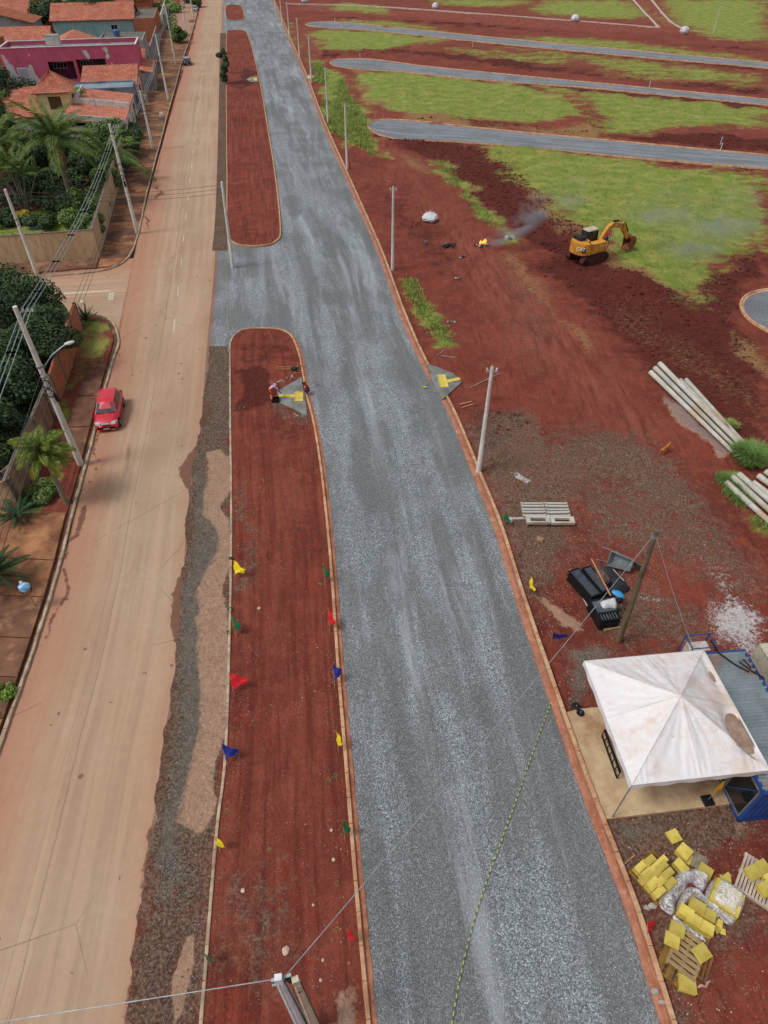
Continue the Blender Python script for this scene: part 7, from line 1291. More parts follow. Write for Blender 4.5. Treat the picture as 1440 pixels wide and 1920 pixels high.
c = G(967, 977); tp_ = E('concrete_post', (c.x, c.y, gz(c.x, c.y)+.09), R(4), 'T-shaped concrete post lying left of the stacked frames', 'concrete post'); MB().bar((-.25,0,0), (.62,0,0), .13, .13).build('stem', PM, tp_); MB().bar((-.35,-.24,0), (-.35,.1,0), .16, .15).build('head', PM, tp_)
c = G(1012, 1013); hb = E('hollow_block', (c.x, c.y, gz(c.x, c.y)), R(-35), 'tan hollow block lying alone below the stacked frames', 'block'); BLK = mat('tan_block', (190,160,124), (164,132,98), 6, .9)
for y_ in (-.07,.0,.07): MB().box((0,y_,.1), (.36,.02,.18)).build('web', BLK, hb)
for x_ in (-.17,.17): MB().box((x_,0,.1), (.02,.118,.178)).build('end_web', BLK, hb)
# ------------------------------------------------------------------ black trays, tarpaulin, wheelbarrow
def tray(label, px, py, L_, Wd, H_, rz, ribs, zb=.12, along=True):
    b_ = G(px, py, zb+H_); zg = gz(b_.x, b_.y); root = E('stacked_black_trays', (b_.x, b_.y, zg+zb), rz, label, 'plastic trays'); nl = max(2, int(H_/.13))
    for k in range(nl): MB().box((0,0,(k+.5)*H_/nl), (Wd-(.05 if k % 2 else 0), L_-(.05 if k % 2 else 0), H_/nl-.012)).build('tray', BLACK, root)
    MB().box((0,-L_/2+.04,H_+.04), (Wd,.06,.08)).box((0,L_/2-.04,H_+.04), (Wd,.06,.08)).box((-Wd/2+.03,0,H_+.04), (.05,L_-.15,.08)).box((Wd/2-.03,0,H_+.04), (.05,L_-.15,.08)).build('rim', BLACK, root); RB = mat('worn_black_rib', (112,122,132), (88,96,106), 4, .5, 0)
    for k in range(ribs):
        t = (k+.5)/ribs-.5
        (MB().box((0,t*(L_-.2),H_+.035), (Wd-.14,.028,.05)) if along else MB().box((t*(Wd-.14),0,H_+.035), (.026,L_-.2,.05))).build('rib', RB, root)
    return root
tray('left stack of long black ribbed plastic trays', 1097, 1091, 1.95, .62, .62, R(24), 24); tray('middle stack of black ribbed plastic trays under a plank', 1118, 1085, 1.8, .55, .56, R(22), 22)
tray('right-hand black ribbed trays with blue cloth and white bags on top', 1133, 1135, .95, 1.15, .62, R(14), 16, along=False); r_ = tray('black tray load on the timber pallet nearest the wooden pole', 1142, 1154, .55, 1.05, .6, R(10), 6, along=False)
def pallet(label, px, py, L_, Wd, rz, m=None, zb=0, n=9, group='timber pallets', tilt=0, h=.13):
    b_ = G(px, py); m = m or mat('pallet_timber', (176,150,108), (148,122,84), 3, .85, .3, stretch=(6,1,6)); root = E('timber_pallet', (b_.x, b_.y, gz(b_.x, b_.y)+zb), rz, label, 'pallet', group); root.rotation_euler = (tilt, 0, rz)
    for k in range(n): MB().box((-Wd/2+(k+.5)*Wd/n, 0, h), (Wd/n*.72, L_, .025)).build('deck_board', m, root)
    for s_ in (-1,0,1): MB().box((0,s_*(L_/2-.06),h-.053), (Wd,.09,.078)).build('bearer', m, root); MB().box((0,s_*(L_/2-.06),.015), (Wd,.1,.022)).build('bottom_board', m, root)
    return root
pallet('pallet under the black trays beside the wooden pole', 1146, 1166, .9, 1.15, R(12), h=.12)
TARP = mat('black_tarpaulin', (52,56,62), (34,37,42), 2, .38, .9, bd=.06)
def cloth(name, label, cat, pts, h, m, z=0.0, n=26, amp=.08, seed=1, fr=2.5):
    c = np.mean(Gn(pts), 0); poly = Gn(crom(pts, 3, True))-c; lo, hi = poly.min(0), poly.max(0); gx, gy = np.meshgrid(np.linspace(lo[0], hi[0], n), np.linspace(lo[1], hi[1], n)); P_ = np.stack([gx.ravel(), gy.ravel()], 1); d = sdist(P_, poly)
    sz = (hi-lo).min(); zz = h*np.clip(d/(sz*.22), 0, 1)**.6 + (fbm(P_[:,0]*fr, P_[:,1]*fr, seed, 4)-.5)*amp*2 + .02; F_ = grid_faces(n, n); ok = d[F_].max(1) > -.01; F_ = F_[ok]; used = np.unique(F_); mp = -np.ones(len(P_), int); mp[used] = np.arange(len(used))
    near_ = used[d[used] < 0]
    for i in near_:       # pull the rim onto the outline
        j = np.argmin(np.hypot(*(poly-P_[i]).T)); P_[i] = poly[j]; zz[i] = .0
    o = npmesh(name, np.c_[P_, zz][used], mp[F_], m, smooth=True); o.location = (c[0], c[1], z); tag(o, label, cat); return o
zc = gz(*G(1145, 1092).xy)
cloth('tarpaulin', 'black plastic tarpaulin spread between the trays and the wheelbarrow', 'tarpaulin', [(1122,1067),(1136,1064),(1152,1068),(1165,1082),(1178,1100),(1181,1107),(1165,1114),(1145,1118),(1135,1100),(1128,1085)], .38, TARP, zc, 30, .10, 3, 1.8)
cloth('muddy_cloth', 'muddy brown-black plastic cloth heaped over the middle trays', 'cloth', [(1110,1078),(1124,1079),(1134,1095),(1138,1108),(1126,1112),(1117,1105),(1111,1090)], .2, mat('muddy_plastic', (110,86,76), (52,44,44), 6, .6, .8, bd=.04), zc+.72, 22, .10, 4, 4)
cloth('blue_cloth', 'bright blue plastic cloth lying on the black trays', 'cloth', [(1139,1126),(1150,1124),(1158,1129),(1163,1135),(1161,1140),(1150,1136),(1142,1131)], .08, mat('bright_blue_plastic', (70,166,222), (44,128,190), 5, .5, .6, bd=.03), zc+.80, 18, .06, 5, 5)
cloth('white_bag', 'crumpled whitish plastic bag on the black trays', 'bag', [(1119,1147),(1133,1142),(1145,1140),(1150,1150),(1148,1158),(1138,1156),(1126,1158)], .18, WBAG, zc+.78, 20, .07, 6, 5); cloth('dark_jug', 'dark round jug with pale cap on the black trays', 'jug', [(1149,1141),(1158,1141),(1161,1146),(1156,1150),(1149,1148)], .18, BLACK, zc+.8, 12, .02, 7, 3)
def plank3(label, a, b_, z, w=.08, m=None): p, q = G(*a, z), G(*b_, z); c = (p+q)/2; o = MB().bar(p-c, q-c, w, .03).build('timber_plank', m or mat('orange_timber', (206,140,102), (170,108,76), 3, .8)); o.location = c; tag(o, label, 'plank')
plank3('orange-brown plank resting along the middle trays', (1109,1048), (1145,1117), .85, .07); plank3('pale thin plank leaning on the tarpaulin below the wheelbarrow', (1149,1067), (1170,1089), .5, .04, PALE); plank3('light batten at the foot of the left trays', (1083,1105), (1101,1136), .06, .05, PALE)
wc = G(1160, 1060); wb = E('wheelbarrow', (wc.x, wc.y, gz(wc.x, wc.y)+.02), R(-28), 'grey metal wheelbarrow lying tipped on its side with fat tyre', 'wheelbarrow'); GM = mat('dull_grey_metal', (150,156,158), (116,122,124), 4, .5, .2, metal=.3)
Mt = None; tr = MB(); o0 = [(-.42,-.3,.62),(.42,-.22,.62),(.42,.22,.62),(-.42,.3,.62)]; i0 = [(-.25,-.18,.34),(.25,-.14,.34),(.25,.14,.34),(-.25,.18,.34)]; tr.add(o0+i0, [(0,1,5,4),(1,2,6,5),(2,3,7,6),(3,0,4,7),(4,5,6,7)])
tl = E('tilt', (0,0,0)); bpy.data.objects.remove(tl); Mt = Matrix.Translation((0,.0,.42)) @ Euler((R(62), 0, 0)).to_matrix().to_4x4() @ Matrix.Scale(1.35, 4)
def put(mb, name, m): mb.v = [tuple(Mt @ (Vector(v)-Vector((0,0,.35)))) for v in mb.v]; return mb.build(name, m, wb)
put(tr, 'tray', GM); put(MB().bar((-.44,-.31,.63),(.44,-.23,.63),.035).bar((.44,-.23,.63),(.44,.23,.63),.035).bar((.44,.23,.63),(-.44,.31,.63),.035).bar((-.44,.31,.63),(-.44,-.31,.63),.035), 'tray_rim', STEEL)
for s_ in (-1,1): put(MB().tube([(.75,s_*.05,.2),(.2,s_*.2,.32),(-.5,s_*.26,.36),(-.85,s_*.28,.42)], .018, 6), 'handle', STEEL); put(MB().bar((-.2,s_*.2,.34),(-.28,s_*.2,.02),.03), 'leg', STEEL)
wt_ = MB(); n = 20
for i in range(n):
    for j in range(8): a = 2*math.pi*i/n; b2 = 2*math.pi*j/8; wt_.v.append(((.17+.07*math.cos(b2))*math.cos(a)+.72, .08*math.sin(b2), (.17+.07*math.cos(b2))*math.sin(a)+.22))
wt_.f = [(i*8+j, i*8+(j+1) % 8, ((i+1) % n)*8+(j+1) % 8, ((i+1) % n)*8+j) for i in range(n) for j in range(8)]; put(wt_, 'tyre', DKGREY); put(MB().tube([(.72,-.05,.22),(.72,.05,.22)], .11, 12), 'wheel_hub', GM)
# ------------------------------------------------------------------ canopy tent, slab, container
TA = R(6.0); TC = Vector((11.25, 12.85, 0)); slabp = [G(1062,1337), G(1082,1331), G(1300,1310), G(1372,1508), G(1133,1537)]
cc_ = sum(slabp, Vector())/5; MB_ = MB().prism([((p-cc_).x, (p-cc_).y) for p in slabp], -.1, .07); SLB = mat('ochre_stained_slab', (206,180,144), (178,146,112), .9, .8, .2, dirt=(158,112,80)); o = MB_.build('concrete_slab', SLB, kind='structure'); o.location = (cc_.x, cc_.y, 0)
tent = E('canopy_tent', TC, TA, 'white pyramid canopy tent with dirty roof cloth and metal legs', 'tent'); hw = 2.62; zE, zP = 3.0, 4.25
CAN = NT('dirty_white_canopy'); cs = CAN; gx = cs.n('SeparateXYZ'); cs.put(gx.inputs[0], cs.co)
c_ = cs.mix(cs.math('MULTIPLY', cs.ss(cs.math('ADD', cs.noise(.8, 6, .7), cs.math('MULTIPLY', gx.outputs[0], .03)), .45, .66), .75), lin((228,224,224)), lin((216,194,178))); c_ = cs.mix(cs.math('MULTIPLY', cs.ss(cs.noise(3, 6, .8), .55, .72), .4), c_, lin((190,156,134))); c_ = cs.vary(c_, cs.noise(22, 3), .96, 1.03)
wr = cs.noise(1.0, 5, .6, cs.map((.9,5,1), R(48)), 1.2); CANM = cs.done(c_, .55, cs.math('ADD', wr, cs.math('MULTIPLY', cs.noise(2.2, 4, .6, cs.map((4,.8,1), R(-35)), 1), .7)), .42, .05, .35)
n = 121; q = np.linspace(-1, 1, n); X_, Y_ = np.meshgrid(q, q); M_ = np.maximum(abs(X_), abs(Y_)); ang = np.arctan2(Y_, X_)
ZZ = zE+(zP-zE)*(1-M_)**1.06; seam = np.abs(np.sin(ang*4)); ZZ -= .10*np.sin(np.pi*np.clip(M_, 0, 1))*seam**.8
TG = np.where(abs(X_) > abs(Y_), Y_, X_); ZZ += .022*np.sin(TG*46+5*np.sin(TG*7)+9*M_)*np.clip(M_-.55, 0, 1)*(1-M_**20)*1.3 + .03*(fbm(X_*3+Y_*9, Y_*3-X_*9, 8, 3)-.5)*(1-M_**8); ZZ += .025*np.sin(ang*26+4*M_)*M_*(1-M_)*2 + .02*(fbm(X_*6, Y_*6, 4, 3)-.5)*(1-M_**6)
pool = np.exp(-(((X_-.82)/.17)**2+((Y_+.42)/.36)**2)**1.3); pool2 = np.exp(-(((X_-.9)/.07)**2+((Y_-.55)/.3)**2)); ZZ -= (.46*pool+.16*pool2)*(1-M_**30)
V = np.stack([X_*hw, Y_*hw, ZZ], -1).reshape(-1, 3); npmesh('roof_cloth', V, grid_faces(n, n), CANM, smooth=True, parent=tent)
for a in range(8):
    aa = a*math.pi/4; dx_, dy_ = math.cos(aa), math.sin(aa); s_ = hw/max(abs(dx_), abs(dy_)); pts = []
    for t in np.linspace(.02, .99, 26):
        ux, uy = dx_*s_/hw*t, dy_*s_/hw*t; i = int(round((uy+1)/2*(n-1))); j = int(round((ux+1)/2*(n-1))); pts.append((ux*hw, uy*hw, float(ZZ[i, j])+.008))
    MB().tube(pts, .012 if a % 2 else .006, 5).build('seam', WHITEP, tent)
for i in range(4):
    p, q_ = [(-1,-1),(1,-1),(1,1),(-1,1)][i], [(1,-1),(1,1),(-1,1),(-1,-1)][i]; mb = MB(); k = 26; vs = []
    ox, oy = (p[1]+q_[1])*.5*0, 0
    for t in range(k+1):
        u = t/k; x = (p[0]+(q_[0]-p[0])*u)*hw; y_ = (p[1]+(q_[1]-p[1])*u)*hw; nx, ny = (p[0]+q_[0])/2, (p[1]+q_[1])/2; w_ = .012+.02*math.sin(u*31+i); vs += [(x+nx*.01, y_+ny*.01, zE+.012), (x+nx*w_, y_+ny*w_, zE-.27+.012*math.sin(u*20))]
    mb.add(vs, [(2*t, 2*t+1, 2*t+3, 2*t+2) for t in range(k)]); mb.build('valance', CANM, tent); MB().bar((p[0]*(hw-.06), p[1]*(hw-.06), zE-.06), (q_[0]*(hw-.06), q_[1]*(hw-.06), zE-.06), .04).build('frame_bar', STEEL, tent)
    MB().tube([(p[0]*(hw-.05), p[1]*(hw-.05), zE-.05), (p[0]*(hw-.02), p[1]*(hw-.02), .0)], .026, 8).build('leg', STEEL, tent); MB().box((p[0]*(hw-.02), p[1]*(hw-.02), .02), (.14,.14,.02)).build('foot_plate', STEEL, tent); MB().bar((p[0]*(hw-.08), p[1]*(hw-.08), zE-.06), (0,0,zP-.12), .03).build('rafter', STEEL, tent)
# dirty rain water lying in the sagging cloth
WAT = NT('dirty_rain_water'); wm = WAT.done(WAT.mix(WAT.ss(WAT.noise(1.6, 5, .7), .35, .65), lin((140,112,94)), lin((172,148,130))), .12, WAT.noise(6, 4), .12, .01, .6)
def pool_mesh(cx0, cy0, rx, ry, lvl, nm):
    P_ = [(cx0+rx*math.cos(t)*(1+.12*math.sin(3*t)), cy0+ry*math.sin(t)) for t in np.linspace(0, 2*math.pi, 30, endpoint=False)]; mb = MB(); mb.v = [(cx0, cy0, lvl)]+[(x, y_, lvl) for x, y_ in P_]; mb.f = [(0, 1+i, 1+(i+1) % 30) for i in range(30)]; mb.build(nm, wm, tent)
def zat(x, y_): i = int(round((y_/hw+1)/2*(n-1))); j = int(round((x/hw+1)/2*(n-1))); return float(ZZ[np.clip(i,0,n-1), np.clip(j,0,n-1)])
pf = grid_faces(n, n); zf_ = ZZ.ravel()
for msk, lvl in (((Y_ < .15), 2.93), ((Y_ >= .15), 2.95)):
    mk = (msk & (X_ > .4) & (M_ < .992)).ravel(); ok = (zf_[pf] < lvl).any(1) & mk[pf].all(1); fz = pf[ok]
    if len(fz): us = np.unique(fz); mp = np.zeros(n*n, int); mp[us] = np.arange(len(us)); npmesh('rain_pool', np.c_[(X_*hw).ravel()[us], (Y_*hw).ravel()[us], np.full(len(us), lvl)], mp[fz], wm, parent=tent)
# weights, banner, rail beneath it
def at(px, py, z=0): return G(px, py, z)
for px, py, lb in ((1080,1326,'black round weight, upper one beside the tent leg'), (1088,1338,'black round weight, lower one beside the tent leg')):
    p = at(px, py); o = E('leg_weight', (p.x, p.y, gz(p.x, p.y)+.0), 0, lb, 'weight'); MB().tube([(0,0,0),(0,0,.06),(0,0,.13),(0,0,.16)], [.2,.22,.22,.17], 18).build('disc', BLACK, o); MB().tube([(0,0,.16),(0,0,.24)], .03, 8).build('hub', STEEL, o)
p = at(1093, 1300); fb = E('feather_banner', (p.x+.15, p.y, .0), R(12), 'dark blue and yellow banner standing behind the tent leg', 'banner'); MB().tube([(0,0,0),(0,0,2.0)], .02, 6).build('mast', STEEL, fb)
mb = MB(); vs = []
for i in range(9): u = i/8; vs += [(.02+u*.8, .06*math.sin(u*5), 1.5+.5*(1-u*u*.4)), (.02+u*.8, .06*math.sin(u*5), .75+.1*u)]
mb.add(vs, [(2*i, 2*i+1, 2*i+3, 2*i+2) for i in range(8)]); mb.build('cloth', mat('dark_navy_cloth', (36,34,70), (26,24,52), 4, .7, .2), fb); mb = MB(); vs = []
for i in range(9): u = i/8; vs += [(.02+u*.8, .06*math.sin(u*5)-.004, .75+.1*u), (.02+u*.8, .08*math.sin(u*5)-.004, .5+.08*u)]
mb.add(vs, [(2*i, 2*i+1, 2*i+3, 2*i+2) for i in range(8)]); mb.build('yellow_band', mat('amber_cloth', (226,160,50), (204,140,40), 4, .7, .1), fb)
p, q_ = at(1134, 1368, .7), at(1163, 1448, .7); rl = E('black_rail', ((p.x+q_.x)/2, (p.y+q_.y)/2, .07), 0, 'long black folding barrier under the left side of the tent', 'barrier'); d = (q_-p)/2; d.z = 0; MB().bar(-d+Vector((0,0,.62)), d+Vector((0,0,.62)), .10, .05).build('top_rail', BLACK, rl); MB().bar(-d+Vector((0,0,.1)), d+Vector((0,0,.1)), .06, .04).build('bottom_rail', BLACK, rl)
for k in range(7): MB().bar(-d*(1-k/3)+Vector((0,0,.1)), -d*(1-k/3)+Vector((0,0,.62)), .035).build('post', BLACK, rl)
p = at(1325, 1503); bb = E('flag_base', (p.x, p.y, .07), R(8), 'black square weight with furled yellow flag under the tent front', 'flag base'); MB().box((0,0,.06), (.42,.42,.12), taper=.9).build('base_block', BLACK, bb); MB().tube([(0,0,.12),(.06,.02,1.7)], .015, 6).build('mast', STEEL, bb); MB().tube([(.02,0,.5),(.05,.05,.9),(.08,.0,1.3),(.07,.03,1.7)], [.02,.06,.085,.03], 8).build('furled_cloth', mat('amber_cloth', (226,160,50)), bb)
# container office
CA = R(5.3); CBL = mat('container_blue', (34,76,146), (26,58,116), 1.2, .5, .15, dirt=(60,70,92)); CRF = mat('faded_blue_green_roof', (142,152,154), (112,126,132), .9, .6, .2, dirt=(150,104,78)); cp = Vector((14.72, 12.95, 0)); ct = E('shipping_container', cp, CA, 'blue shipping container office with corrugated roof and glazed front beside the tent', 'container'); CL_, CW, CH = 6.06, 2.44, 2.55
def corr(name, p0, du, dv, nn, n_, amp, m, par):
    """corrugated sheet: ridges across du"""
    p0, du, dv, nn = map(Vector, (p0, du, dv, nn)); vs = []; k = 0
    for i in range(n_):
        for f, h_ in ((0,0),(.28,0),(.5,1),(.78,1)): vs += [p0+du*((i+f)/n_)+nn*amp*h_, p0+du*((i+f)/n_)+dv+nn*amp*h_]; k += 1
    vs += [p0+du, p0+du+dv]; k += 1; MB().add(vs, [(2*i, 2*i+2, 2*i+3, 2*i+1) for i in range(k-1)]).build(name, m, par)
x0, x1, y0, y1 = -CW/2, CW/2, -CL_/2, CL_/2
MB().box((0,0,.09), (CW,CL_,.16)).build('floor_frame', CBL, ct); MB().box((0,0,CH-.13), (CW-.1,CL_-.1,.06)).build('ceiling_panel', CBL, ct)
corr('roof', (x0+.05,y0+.05,CH-.05), (0,CL_-.1,0), (CW-.1,0,0), (0,0,1), 21, .055, CRF, ct); corr('end_wall', (x0+.1,y0+.04,.17), (CW-.2,0,0), (0,0,CH-.35), (0,-1,0), 9, .04, CBL, ct); corr('end_wall', (x0+.1,y1-.04,.17), (CW-.2,0,0), (0,0,CH-.35), (0,1,0), 9, .04, CBL, ct); corr('side_wall', (x1-.04,y0+.1,.17), (0,CL_-.2,0), (0,0,CH-.35), (1,0,0), 22, .04, CBL, ct)
for x in (x0+.06, x1-.06):
    for y_ in (y0+.06, y1-.06): MB().box((x,y_,CH/2), (.12,.12,CH-.02)).build('corner_post', CBL, ct)
    MB().box((x,0,CH-.06), (.118,CL_-.25,.12)).build('top_rail', CBL, ct)
for y_ in (y0+.06, y1-.06): MB().box((0,y_,CH-.06), (CW-.25,.118,.12)).build('top_rail', CBL, ct)
ys_ = [y0+.12, y0+1.35, y0+2.6, y0+3.9, y1-.12]
for i in range(4):
    ya, yb = ys_[i], ys_[i+1]; fr = MB().box((x0+.04,ya+.04,1.25), (.08,.07,2.1)).box((x0+.04,yb-.04,1.25), (.08,.07,2.1)).box((x0+.04,(ya+yb)/2,2.33), (.078,yb-ya-.15,.07)).box((x0+.04,(ya+yb)/2,.21), (.078,yb-ya-.15,.07)).build('window_frame', STEEL, ct); MB().box((x0+.04,(ya+yb)/2,1.27), (.02,yb-ya-.16,2.04)).build('pane', GLASSD, fr)
MB().bar((x0-.02,y0+.3,2.2), (x0-.02,y0+1.2,.5), .05).build('strap', CBL, ct)
for k in range(3): MB().box((x0+.95,y0+1+k*1.5,.62), (.6,.9,.05)).build('desk', WHITEP, ct)
ba = at(1338, 1200, 1.2); cg = E('steel_cage', (ct.location.x-.75, ct.location.y+3.62, 1.3), CA, 'blue steel cage with pale unit on the far end of the container', 'cage')
for sx in (-.55,.55):
    for sy in (-.35,.35): MB().bar((sx,sy,0), (sx,sy,1.15), .04).build('post', CBL, cg)
for z_ in (.02, 1.13):
    for a, b2 in (((-.53,-.35),(.53,-.35)), ((-.53,.35),(.53,.35)), ((-.55,-.33),(-.55,.33)), ((.55,-.33),(.55,.33))): MB().bar((*a, z_), (*b2, z_), .036).build('bar', CBL, cg)
MB().box((0,0,.42), (.9,.5,.65)).build('unit_casing', PALE, cg); MB().tube([(0,-.26,.42),(0,-.28,.42)], .22, 16).build('fan_grille', DK, cg)
p0 = Vector((.2,3.0,CH+.04)); cb = E('power_cable', (ct.location.x, ct.location.y, 0), CA, 'thick black cable looped over the far end of the container roof', 'cable'); MB().tube([(-.4,3.3,CH+.5),(-.1,2.9,CH+.12),(.35,2.3,CH+.06),(.75,1.9,CH+.06),(.95,2.1,CH+.06),(.85,2.5,CH+.06),(.6,2.4,CH+.07),(.9,1.9,CH+.08),(1.25,1.6,CH+.03),(1.3,1.2,CH-.3)], .035, 8).build('cable_run', BLACK, cb)
b2 = at(1455, 1250, 2.4); cr_ = E('shipping_container', (17.9, 13.6, 0), CA, 'cream container with corrugated roof just entering at the right edge', 'container'); CRM = mat('cream_container', (214,208,188), (190,182,160), 1, .6, .15, dirt=(160,132,104))
MB().box((0,0,1.2), (2.3,5.9,2.36)).build('body', CRM, cr_); corr('roof', (-1.18,-2.98,2.42), (0,5.96,0), (2.36,0,0), (0,0,1), 26, .035, CRM, cr_); corr('side_wall', (-1.19,-2.95,.1), (0,5.9,0), (0,0,2.3), (-1,0,0), 24, .04, CRM, cr_)
# ------------------------------------------------------------------ yellow tile stacks
TA2 = R(34); TMAT = [None]; s = NT('yellow_tile'); oi_ = s.n('ObjectInfo').outputs['Random']; sx_ = s.n('SeparateXYZ'); s.put(sx_.inputs[0], s.co); rb_ = s.math('SINE', s.math('MULTIPLY', sx_.outputs[1], 6.283/.045)); c = s.mix(s.ss(s.noise(1.5, 4), .35, .65), lin((226,206,108)), lin((208,184,82))); c = s.mix(s.math('MULTIPLY', s.ss(rb_, .1, -.9), .30), c, lin((158,132,60))); c = s.mix(s.math('MULTIPLY', s.ss(s.noise(2.2, 5, .8), .55, .7), .35), c, lin((170,140,84))); c = s.vary(c, oi_, .74, 1.06); TMAT[0] = s.done(c, .85, rb_, .4, .008, .2); PALM = mat('stained_pallet', (150,112,50), (112,80,40), 3, .85, .3); tile_me = {}  # groove shade painted into the tile colour: darker stripes where the rib bump dips
def tstack(label, px, py, nl, a=.5, b2=.27, rz=None, zb=0.0, lean=.012, th=.05, cols=1, rows=1):
    top_h = zb+nl*th; p = G(px, py, top_h*.5); zg = max(gz(p.x, p.y), -.08); root = E('tile_stack', (p.x, p.y, zg+zb), (TA2 if rz is None else R(rz))+random.uniform(-.04,.04), label, 'tile stack', 'stacks of yellow tactile tiles'); key = (a, b2, th)
    if key not in tile_me:
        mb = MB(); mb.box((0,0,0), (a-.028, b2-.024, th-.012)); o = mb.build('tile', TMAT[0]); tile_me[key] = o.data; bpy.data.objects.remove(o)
    for cx0 in range(cols):
        for cy0 in range(rows):
            h_ = nl-random.choice([0,0,1]) if cols*rows > 1 else nl
            for k in range(max(1, h_)):
                o = bpy.data.objects.new('tile', tile_me[key]); col.objects.link(o); o.parent = root; o.location = ((cx0-(cols-1)/2)*a+random.uniform(-lean,lean), (cy0-(rows-1)/2)*b2+random.uniform(-lean,lean), th*(k+.5)); o.rotation_euler = (0, 0, random.uniform(-.03,.03))
    return root
pallet('pallet under the largest yellow tile block', 1228, 1645, 1.35, 1.45, TA2, PALM, group='timber pallets')
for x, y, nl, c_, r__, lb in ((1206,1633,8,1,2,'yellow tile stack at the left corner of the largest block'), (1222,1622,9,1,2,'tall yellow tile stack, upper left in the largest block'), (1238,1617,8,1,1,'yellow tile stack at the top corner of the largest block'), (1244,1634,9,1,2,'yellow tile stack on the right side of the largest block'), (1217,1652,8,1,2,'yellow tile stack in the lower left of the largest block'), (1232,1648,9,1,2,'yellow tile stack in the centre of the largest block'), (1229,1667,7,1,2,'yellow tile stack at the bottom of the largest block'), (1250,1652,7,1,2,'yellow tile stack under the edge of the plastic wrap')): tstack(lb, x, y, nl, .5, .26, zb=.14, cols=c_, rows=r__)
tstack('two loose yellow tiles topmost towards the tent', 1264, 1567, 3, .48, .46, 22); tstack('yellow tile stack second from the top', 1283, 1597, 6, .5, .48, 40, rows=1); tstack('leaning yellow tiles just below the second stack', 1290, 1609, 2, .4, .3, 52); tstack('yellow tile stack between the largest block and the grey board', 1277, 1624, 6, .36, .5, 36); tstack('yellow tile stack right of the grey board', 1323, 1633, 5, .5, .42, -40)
c = G(1306, 1612); o = MB().box((0,0,.05), (.75,.6,.03), R(-38)).build('grey_board', mat('grey_dusty_board', (150,140,122), (122,110,94), 4, .9)); o.location = (c.x, c.y, gz(c.x, c.y)); tag(o, 'dusty grey board lying between the yellow tile stacks', 'board')
pallet('pallet under the middle yellow tile block', 1302, 1722, 1.1, 1.3, R(-38), PALM)
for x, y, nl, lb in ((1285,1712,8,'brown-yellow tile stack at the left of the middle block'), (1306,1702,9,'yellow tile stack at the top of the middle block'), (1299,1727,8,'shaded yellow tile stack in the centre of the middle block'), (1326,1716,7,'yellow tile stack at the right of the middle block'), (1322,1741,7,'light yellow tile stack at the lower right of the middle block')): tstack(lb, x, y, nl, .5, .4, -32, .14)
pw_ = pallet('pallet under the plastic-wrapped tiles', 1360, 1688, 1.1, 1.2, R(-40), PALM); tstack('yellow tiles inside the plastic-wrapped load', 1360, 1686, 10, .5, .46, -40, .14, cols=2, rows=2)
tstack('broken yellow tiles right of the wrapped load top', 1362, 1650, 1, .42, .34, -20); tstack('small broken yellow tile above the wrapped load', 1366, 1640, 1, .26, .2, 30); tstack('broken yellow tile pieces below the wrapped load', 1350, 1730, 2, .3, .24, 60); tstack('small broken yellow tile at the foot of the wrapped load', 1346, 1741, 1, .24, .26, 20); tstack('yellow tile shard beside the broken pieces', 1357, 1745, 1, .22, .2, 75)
pallet('yellow-stained open frame pallet lowest on the left', 1263, 1806, 1.2, 1.0, R(-40), PALM, n=3); pallet('large pale slatted pallet tilted over the stained frame', 1284, 1790, 1.0, 1.35, R(52), None, .14, 7, tilt=R(4)); pallet('dark pallet lying under the pale slatted pallet', 1300, 1800, .9, 1.1, R(-36), mat('brown_timber', (140,94,56), (110,70,42), 3, .85))
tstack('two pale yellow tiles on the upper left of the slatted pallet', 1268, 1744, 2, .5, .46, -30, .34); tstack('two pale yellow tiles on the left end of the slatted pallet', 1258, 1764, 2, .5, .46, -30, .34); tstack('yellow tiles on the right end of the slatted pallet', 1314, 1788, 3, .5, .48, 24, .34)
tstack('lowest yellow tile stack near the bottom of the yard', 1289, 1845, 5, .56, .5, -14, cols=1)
pallet('pale pallet at the right edge carrying yellow tiles', 1420, 1652, 1.5, 1.3, R(-38), mat('whitened_timber', (206,190,176), (176,156,142), 3, .85), n=11)
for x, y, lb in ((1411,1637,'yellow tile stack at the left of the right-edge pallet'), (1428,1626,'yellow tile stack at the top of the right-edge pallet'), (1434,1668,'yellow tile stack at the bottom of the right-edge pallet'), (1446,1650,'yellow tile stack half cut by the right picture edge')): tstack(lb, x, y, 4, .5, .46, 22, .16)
# transparent wrap
WR = NT('plastic_wrap'); s = WR; s.b.inputs['Base Color'].default_value = (.86,.87,.9,1); s.b.inputs['Roughness'].default_value = .38; s.b.inputs['Specular IOR Level'].default_value = .45
nz = s.noise(4.5, 6, .75, dist=1.6); s.put(s.b.inputs['Alpha'], s.math('ADD', s.math('MULTIPLY', s.ss(nz, .36, .66), .75), .16)); bn = s.n('Bump'); s.put(bn.inputs['Height'], s.noise(4, 4, .6, dist=1)); bn.inputs['Strength'].default_value = .5; bn.inputs['Distance'].default_value = .06; s.t.links.new(bn.outputs[0], s.b.inputs['Normal']); WRM = s.m
cloth('plastic_wrap', 'crumpled clear plastic wrap between the largest and middle tile blocks', 'plastic wrap', [(1236,1680),(1250,1655),(1268,1640),(1276,1634),(1292,1645),(1284,1668),(1268,1690),(1262,1715),(1246,1708),(1236,1698)], .42, WRM, .0, 34, .14, 11, 3)
